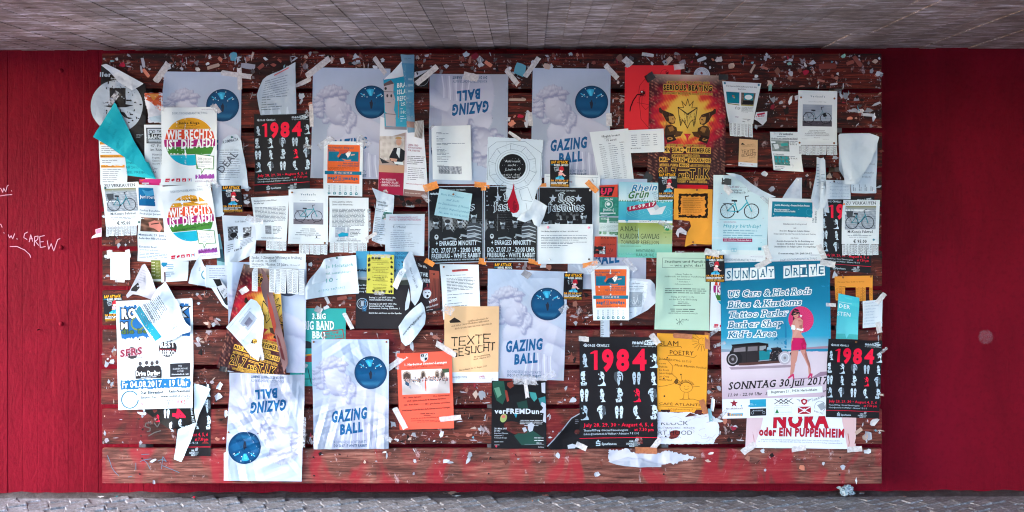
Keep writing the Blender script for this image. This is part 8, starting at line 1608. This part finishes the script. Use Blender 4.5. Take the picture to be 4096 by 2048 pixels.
# ------------------------------------------------------------------ torn scraps left on the planks
ORD = ['top', 'second', 'third', 'fourth', 'fifth', 'sixth', 'seventh', 'eighth', 'ninth', 'tenth', 'lowest']
PAL = {'white': ['d0d2dc', 'b4b4c0', 'e4e6ec'], 'grey': ['8a848a', '5c5458'], 'tan': ['b89484', '8c6458', 'ceb0a0'], 'pinkish': ['9a5248', '7e3a32', 'b87468'], 'blue': ['6ab0c8', '90c4d4'], 'black': ['201c1e'], 'mint': ['9cd0c4'], 'salmon': ['e08a70'], 'crimson': ['b82040']}
sr = random.Random(77)
used = {}
def scrap_shape(r, L, W_, kind):
    if kind == 'strip':
        return [(-L, -W_), (-L * .3, -W_ * 1.1), (L * r.uniform(.8, 1), -W_ * .9), (L, W_ * .3), (L * .8, W_), (-L * .2, W_ * .9), (-L * 1.05, W_ * r.uniform(.4, 1))]
    n = r.choice((6, 8, 10, 12)); e = r.uniform(0, 3); return [(L * r.uniform(.5, 1.12) * math.cos(2 * math.pi * i / n + e), W_ * r.uniform(.5, 1.12) * math.sin(2 * math.pi * i / n + e)) for i in range(n)]
def free(px, py):
    iy, ix = hidx(px, py); return not COVER[iy, ix]
def add_scrap(px, py, L, W_, ang, colname, kind, curl):
    r = sr; sh = scrap_shape(r, L, W_, kind); a = math.radians(ang); ca, sa = math.cos(a), math.sin(a); iy, ix = hidx(px, py); z0 = float(HM[iy, ix]) + .5
    v = [(0, -(z0 + 1.2) * S, 0)]; k = len(sh); cu = [r.uniform(.1, 1) * curl for _ in sh]
    for (x, y), c in zip(sh, cu): v.append(((x * ca - y * sa) * .6 * S, -(z0 + .6 + c * .2) * S, -(x * sa + y * ca) * .6 * S))
    for (x, y), c in zip(sh, cu): v.append(((x * ca - y * sa) * S, -(z0 + c) * S, -(x * sa + y * ca) * S))
    f = []
    for i in range(k): j = (i + 1) % k; f.append((0, 1 + j, 1 + i)); f.append((1 + i, 1 + j, 1 + k + j, 1 + k + i))
    c = C(r.choice(PAL[colname])) * r.uniform(.7, 1.0)
    o = mesh_obj('paper_scrap' if kind != 'strip' else 'tape_scrap', v, f, M['attr'] if colname != 'tan' or r.random() < .5 else M['tape'], None, (X(px), YB, Z(py)), col=np.tile(c, (len(v), 1)))
    pl = int(min(10, max(0, (py - PT) // PP)))
    best = min(SHEETS, key=lambda s: max(s.bb[0] - px, 0, px - s.bb[2]) ** 2 + max(s.bb[1] - py, 0, py - s.bb[3]) ** 2)
    rel = 'left of' if px < best.bb[0] else 'right of' if px > best.bb[2] else 'above' if py < best.bb[1] else 'below' if py > best.bb[3] else 'beside'
    size = 'tiny' if L < 9 else 'small' if L < 15 else 'large'
    shape = 'strip' if kind == 'strip' else {6: 'angular', 8: 'torn', 10: 'ragged', 12: 'frayed'}[k] 
    noun = ('tape strip' if kind == 'strip' else 'paper scrap')
    lab = f"{size} {colname} {shape + ' ' if kind != 'strip' else ''}{noun} on the {ORD[pl]} plank {rel} the {best.short}"
    w_ = lab.split()
    if len(w_) > 16: lab = ' '.join(w_[:16])
    used.setdefault(lab, []).append(o); tag(o, lab, 'scrap')
    COVER_S.append((px, py))
COVER_S = []
# pieces one can point to in the picture
for (x, y, L, W_, a, c, k, cu) in [(935, 228, 24, 20, 0, 'blue', 'p', 3), (468, 238, 9, 7, 10, 'tan', 'p', 4), (447, 244, 12, 6, 8, 'blue', 'p', 2), (585, 293, 20, 7, 50, 'salmon', 'strip', 2), (598, 276, 7, 6, 0, 'white', 'p', 3), (728, 276, 8, 8, 0, 'white', 'p', 3), (792, 278, 14, 8, 25, 'tan', 'p', 3), (840, 228, 10, 9, 60, 'tan', 'p', 3),
        (855, 266, 26, 7, -18, 'tan', 'strip', 4), (993, 266, 28, 11, 5, 'white', 'strip', 3), (992, 235, 16, 10, -30, 'pinkish', 'p', 2), (1063, 236, 11, 8, 20, 'white', 'p', 4), (1262, 210, 14, 6, 5, 'tan', 'p', 4), (1215, 330, 34, 9, -28, 'tan', 'strip', 2), (1413, 254, 26, 12, 4, 'black', 'p', 1), (1370, 244, 12, 8, 70, 'white', 'strip', 4),
        (1434, 232, 18, 8, -20, 'pinkish', 'strip', 1), (1500, 268, 12, 9, 30, 'white', 'p', 2), (1725, 266, 7, 4, 0, 'white', 'p', 3), (1918, 236, 16, 6, 80, 'tan', 'p', 6), (2080, 278, 30, 32, 0, 'blue', 'p', 3), (2040, 272, 7, 10, 0, 'white', 'p', 3), (2480, 236, 18, 18, 10, 'tan', 'p', 4), (2510, 262, 14, 12, -30, 'white', 'p', 5), (2592, 220, 24, 7, 8, 'tan', 'strip', 3),
        (2673, 244, 20, 10, -50, 'tan', 'strip', 3), (2925, 264, 16, 14, 0, 'tan', 'p', 8), (2874, 238, 19, 14, 0, 'tan', 'p', 2), (3158, 256, 11, 7, 5, 'mint', 'p', 3), (3080, 352, 10, 16, 0, 'mint', 'p', 5), (3312, 265, 36, 11, -3, 'pinkish', 'strip', 1), (3430, 246, 25, 9, 50, 'pinkish', 'strip', 2), (3500, 246, 13, 10, 0, 'tan', 'p', 4), (3517, 234, 6, 7, 0, 'white', 'p', 3), (3350, 296, 7, 7, 20, 'white', 'p', 4),
        (3335, 337, 15, 4, -10, 'white', 'strip', 3), (3425, 397, 14, 11, 5, 'white', 'p', 2), (3442, 443, 16, 12, 0, 'tan', 'p', 4), (3406, 444, 20, 7, 3, 'white', 'p', 4), (3470, 460, 24, 6, 2, 'white', 'strip', 4), (3494, 470, 9, 18, 10, 'white', 'p', 7), (3400, 472, 16, 9, 0, 'salmon', 'p', 2), (3525, 605, 12, 6, -5, 'pinkish', 'p', 4), (2081, 465, 16, 8, 5, 'crimson', 'p', 2), (2048, 494, 17, 14, 0, 'salmon', 'p', 1),
        (2070, 399, 34, 5, 0, 'tan', 'strip', 1), (2108, 478, 8, 34, 10, 'white', 'strip', 4), (2060, 546, 30, 7, 32, 'tan', 'strip', 3), (3056, 696, 15, 12, 0, 'white', 'p', 4), (3088, 755, 20, 16, -40, 'white', 'p', 5), (3318, 704, 14, 13, 0, 'tan', 'p', 5), (875, 1585, 16, 18, 10, 'white', 'p', 6), (878, 1545, 14, 22, 30, 'white', 'p', 6), (905, 1655, 10, 20, 0, 'white', 'p', 4), (897, 1750, 6, 7, 0, 'white', 'p', 4),
        (617, 1928, 5, 8, 0, 'white', 'strip', 5), (3060, 1880, 7, 6, 0, 'white', 'p', 3), (2388, 1897, 14, 12, 0, 'white', 'p', 4), (3371, 1868, 12, 12, 10, 'white', 'p', 4), (3292, 1853, 7, 9, 0, 'white', 'p', 3), (3210, 1870, 14, 16, 0, 'salmon', 'p', 1), (3424, 1922, 4, 14, 0, 'white', 'p', 5), (1538, 1808, 12, 6, -10, 'tan', 'p', 4), (1280, 1814, 8, 10, 10, 'black', 'p', 4), (1459, 1848, 6, 10, 0, 'tan', 'p', 3),
        (1655, 1900 - 6, 5, 8, 10, 'white', 'p', 4), (3474, 1740, 16, 28, 0, 'white', 'p', 4), (3460, 1745, 12, 24, 20, 'tan', 'p', 5), (3495, 1690, 26, 14, -35, 'tan', 'p', 4), (2840, 1660, 7, 26, -8, 'blue', 'strip', 3), (2850, 1620, 7, 26, 5, 'white', 'strip', 5), (2866, 1680, 30, 10, 5, 'white', 'p', 2), (2900, 1684, 12, 14, 0, 'salmon', 'p', 1), (2846, 1812, 16, 6, -15, 'tan', 'p', 4), (3050, 1804, 10, 12, 0, 'white', 'p', 4), (3470, 1806, 18, 12, 0, 'white', 'p', 4)]:
    add_scrap(x, y, L, W_, a, c, k, cu)
n = 0; tries = 0
while n < 84 and tries < 20000:
    tries += 1
    if sr.random() < .42: px, py = sr.uniform(425, 3510), sr.uniform(226, 345)
    elif sr.random() < .35: px, py = sr.uniform(2900, 3515), sr.uniform(375, 1100)
    else: px, py = sr.uniform(420, 3515), sr.uniform(360, 1800)
    if n > 12 and sr.random() < .6: a_, b_ = sr.choice(COVER_S); px, py = a_ + sr.gauss(0, 34), b_ + sr.gauss(0, 22)
    if not (418 < px < 3516 and 222 < py < 1800): continue
    k = (py - PT) % PP
    if k > 130 or k < 8 or not free(px, py) or any(abs(px - a) < 20 and abs(py - b) < 14 for a, b in COVER_S): continue
    if py > 1780: continue
    c = sr.choices(list(PAL), [26, 14, 8, 32, 2, 5, 1, 2, 2])[0]; st = sr.random() < .28
    L = sr.uniform(9, 20) if st else 5 + 11 * sr.random() ** 2; add_scrap(px, py, L, sr.uniform(4, 8) if st else L * sr.uniform(.5, 1), sr.uniform(-80, 80), c, 'strip' if st else 'p', sr.uniform(1, 5)); n += 1
for lab, os_ in used.items():
    if len(os_) > 1:
        os_.sort(key=lambda o: o.location.x); w_ = lab.split()[:13]; n_ = len(os_)
        for i, o in enumerate(os_): o['group'] = 'alike scraps left on one plank'; o['label'] = ' '.join(w_) + (', leftmost' if i == 0 else ', rightmost' if i == n_ - 1 else ', ' + ('second', 'third', 'fourth', 'fifth')[min(i - 1, 3)] + ' from left')
# flecks, fibres and staples past counting, pressed flat on the planks
v = []; f = []; cols = []; tries = 0; n = 0
while n < 3900 and tries < 90000:
    tries += 1
    px = sr.uniform(412, 3524); py = sr.uniform(216, 1922); k = (py - PT) % PP; row = int((py - PT) // PP)
    if k > 137 or row > 10: continue
    dens = MN.noise(Vector((px * .008, py * .012, 3.3))) + .5 * MN.noise(Vector((px * .03, py * .03, 1)))
    if row == 10: 
        if sr.random() > .10 or k > 60: continue
    elif px < 900 and py > 1560:
        if sr.random() > .12: continue
    elif dens < .12 and sr.random() > .12: continue
    if not free(px, py): continue
    big = sr.random() ** 6; L = 1.6 + 20 * big; W_ = L * sr.choice((.12, .2, .35, .6, .85)); a = sr.choice((sr.uniform(0, 3.14), 1.57 + sr.uniform(-.3, .3), sr.uniform(-.2, .2))); m = sr.choice((4, 5, 7, 9)); ca, sa = math.cos(a), math.sin(a)
    pts = []
    for i in range(m):
        t = 2 * math.pi * i / m; q = sr.uniform(.35, 1.1); x, y = L * q * math.cos(t), W_ * q * math.sin(t); pts.append((px + x * ca - y * sa, py + x * sa + y * ca))
    b = len(v); z = .35 + sr.uniform(0, .8) + big
    v.append((X(px), YB - (z + .3) * S, Z(py)))
    for (x, y) in pts: v.append((X(x), YB - z * S, Z(y)))
    for i in range(m): f.append((b, b + 1 + (i + 1) % m, b + 1 + i))
    c = sr.choices([C('c8ccd8'), C('a89ca4'), C('b87868'), C('8a4a40'), C('241a1a'), C('d8bcb0'), C('b02c44'), C('6aa8bc')], [30, 16, 16, 18, 12, 8, 2, 1])[0] * sr.uniform(.45, 1)
    cols += [c] * (m + 1); n += 1
o = mesh_obj('paper_residue', v, f, M['attr'], None, (0, 0, 0), col=np.array(cols))
o.parent = board; o.location = -Vector(board.location); o['kind'] = 'stuff'; o['label'] = 'flecks of torn paper and glue left all over the planks'
# ------------------------------------------------------------------ marker writing and marks on the crimson wall
class WallInk:
    def __init__(s): s.v = []; s.f = []
    def stroke(s, pts, w_):
        for a, b in zip(pts[:-1], pts[1:]):
            dx, dy = b[0] - a[0], b[1] - a[1]; L = math.hypot(dx, dy) or 1; nx, ny = -dy / L * w_ / 2, dx / L * w_ / 2; n = len(s.v)
            for (x, y) in ((a[0] + nx, a[1] + ny), (b[0] + nx, b[1] + ny), (b[0] - nx, b[1] - ny), (a[0] - nx, a[1] - ny)): s.v.append((XW(x), -.0038, ZW(y)))
            s.f.append((n, n + 3, n + 2, n + 1))
wi = WallInk()
for st in ([(-4, 748), (6, 756), (12, 770), (16, 752), (24, 768), (30, 744), (36, 740)], [(0, 784), (24, 780), (50, 778)], [(46, 762), (49, 765)], [(-6, 902), (4, 896), (10, 910)], [(16, 930), (19, 933)],
           [(34, 938), (40, 952), (46, 942), (52, 956), (60, 934)], [(68, 954), (71, 957)], [(112, 928), (100, 934), (96, 950), (110, 958)], [(118, 968), (124, 938), (132, 966)], [(118, 956), (132, 954)], [(138, 984), (140, 946), (154, 944), (152, 958), (142, 964), (156, 982)],
           [(180, 942), (160, 946), (162, 990), (184, 986)], [(160, 968), (176, 966)], [(190, 962), (196, 998), (206, 974), (216, 1004), (232, 958), (242, 954)], [(40, 986), (70, 986), (100, 1000), (120, 1018), (124, 1030)]):
    wi.stroke(st, 2.5)
k = NT('white_marker_ink'); M['ink'] = k.done(k.bsdf('c48ca0', .6))
o = mesh_obj('graffiti_writing', wi.v, wi.f, M['ink'], wall)
o['label'] = 'thin white marker scrawl w.w. crew on the left of the wall'
k = NT('chalk_smudge'); mp = k.coord((1, 1, 1)); nn = k.noise(mp.outputs[0], 60, 5, .7); r_ = k.ramp(nn.outputs[0], [(.35, .05), (.7, .45)]); b_ = k.bsdf('a8707c', .8); t_ = k.n('BsdfTransparent'); m_ = k.n('MixShader'); k.l(r_.outputs[0], m_.inputs[0]); k.l(t_.outputs[0], m_.inputs[1]); k.l(b_.outputs[0], m_.inputs[2]); M['chalk'] = k.done(m_)
pts = [(3942 + (29 + 3 * math.sin(i * 2.3)) * math.cos(i * math.pi / 14), 1347 + (28 + 3 * math.cos(i * 3.1)) * math.sin(i * math.pi / 14)) for i in range(28)] 
o = mesh_obj('chalk_mark', [(XW(x), -.0040, ZW(y)) for x, y in pts], [tuple(range(28))[::-1]], M['chalk'], wall); o['label'] = 'round pale ball print on the right of the wall'
# marker scribbles on the two lowest planks
wi2 = []; 
def plank_ink(strokes, w_, mat, label, name='marker_scribble'):
    vv = []; ff = []
    for pts in strokes:
        for a, b in zip(pts[:-1], pts[1:]):
            dx, dy = b[0] - a[0], b[1] - a[1]; L = math.hypot(dx, dy) or 1; nx, ny = -dy / L * w_ / 2, dx / L * w_ / 2; n = len(vv)
            for (x, y) in ((a[0] + nx, a[1] + ny), (b[0] + nx, b[1] + ny), (b[0] - nx, b[1] - ny), (a[0] - nx, a[1] - ny)): vv.append((X(x) - BX, YB - .0022, Z(y) - BZ))
            ff.append((n, n + 3, n + 2, n + 1))
    o = mesh_obj(name, vv, ff, mat, board); o['label'] = label; return o
M['ink_blue'] = mat_plain('blue_marker_ink', '356f86', .7); M['ink_dark'] = mat_plain('grey_marker_ink', '4a4644', .7)
plank_ink([[(430, 1821), (440, 1845), (448, 1870), (462, 1890), (476, 1902)], [(566, 1818), (598, 1816)], [(560, 1846), (580, 1838), (606, 1835)], [(574, 1838), (588, 1850), (600, 1874)], [(544, 1850), (544, 1878)], [(632, 1844), (648, 1836), (666, 1846), (652, 1826), (646, 1876)], [(650, 1862), (680, 1874), (718, 1890)], [(512, 1908), (530, 1904)]], 2, M['ink_blue'], 'thin blue marker strokes on the lowest plank')['kind'] = 'stuff'
plank_ink([[(606, 1690), (584, 1692), (582, 1706), (602, 1712), (600, 1724), (588, 1726)], [(616, 1690), (630, 1708), (642, 1686)], [(594, 1744), (618, 1730), (644, 1722)]], 4, M['ink_dark'], 'grey scribble on the tenth plank')['kind'] = 'stuff'
# ------------------------------------------------------------------ litter on the ground
def crumple(px, py, R, seed):
    import bmesh
    bm = bmesh.new(); bmesh.ops.create_icosphere(bm, subdivisions=4, radius=1.0)
    for p in bm.verts:
        n1 = MN.noise(p.co * 1.6 + Vector((seed, 0, 0))); n2 = abs(MN.noise(p.co * 3.4 + Vector((0, seed, 0)))); n3 = abs(MN.noise(p.co * 7 + Vector((0, 0, seed))))
        q = 1 + .45 * n1 - .5 * n2 - .22 * n3; p.co = Vector((p.co.x * R * 1.25 * q, p.co.y * R * .8 * q, p.co.z * R * .72 * q))
    me = bpy.data.meshes.new('crumpled_paper'); bm.to_mesh(me); bm.free(); me.materials.append(M['attr'])
    r = random.Random(seed); a = me.attributes.new('Col', 'FLOAT_COLOR', 'POINT'); cc = np.ones((len(me.vertices), 4))
    for i, p in enumerate(me.vertices): cc[i, :3] = C('98b0ba') if MN.noise(p.co * 60) > .1 else C('c4ccd4')
    for i, p in enumerate(me.vertices):
        if MN.noise(p.co * 90 + Vector((4, 4, 4))) > .34: cc[i, :3] = C('3c4650')
    a.data.foreach_set('color', cc.ravel())
    o = bpy.data.objects.new('crumpled_paper', me); COL.objects.link(o); zmin = min(p.co.z for p in me.vertices)
    o.location = (XW(px), -.06, gz(XW(px), 0) - zmin + .002); return o
o = tag(crumple(3372, 1965, .041, 3), 'crumpled pale blue paper ball on the ground against the wall, right of centre', 'litter')
def litter(px, yd, L, W_, ang, col, label, h=.006):
    v = []; f = []; a = math.radians(ang); n = 5
    for i in range(n):
        for q in (-1, 1):
            t = -L / 2 + L * i / (n - 1); x, y = t * math.cos(a) - q * W_ / 2 * math.sin(a), t * math.sin(a) + q * W_ / 2 * math.cos(a); v.append((x, y, h * (.4 + .6 * math.sin(i * 2.1 + q) ** 2)))
    for i in range(n - 1): b = i * 2; f.append((b, b + 2, b + 3, b + 1))
    o = mesh_obj('litter_scrap', v, f, M['attr'], None, (XW(px), yd, gz(XW(px), 0) + .004), smooth=True, col=np.tile(C(col), (len(v), 1))); tag(o, label, 'litter')
litter(796, -.10, .03, .02, 30, 'f0304c', 'bright red paper scrap lying on the ground left of centre', .016)
litter(1806, -.04, .09, .03, 8, 'b89c90', 'long creased tan paper lying against the foot of the wall near the middle', .022)
litter(1828, -.06, .05, .016, 4, 'c4d0dc', 'narrow white slip lying in front of the creased tan paper', .006)
litter(2182, -.05, .036, .02, 0, 'd08a78', 'flat salmon paper slip at the foot of the wall right of the middle', .006)
litter(420, -.06, .03, .02, 0, 'e0d4d8', 'white slip on the ground below the left end of the board', .006)
litter(2128, -.17, .012, .01, 0, 'f0902c', 'tiny orange fleck on the setts near the middle', .008)
litter(2152, -.15, .014, .012, 0, '90d4dc', 'tiny aqua fleck on the setts near the middle', .008)
litter(482, -.06, .02, .014, 20, '2a8a9c', 'teal scrap on the ground below the far left club flyer', .008)
litter(3437, -.05, .03, .024, 70, 'a88a84', 'translucent brownish scrap on the ground right of the crumpled ball', .018)
litter(3596, -.09, .02, .014, 20, 'd8a898', 'pale pink fleck on the ground right of the board', .006)
bpy.data.objects.remove(_to); bpy.data.curves.remove(_tc)
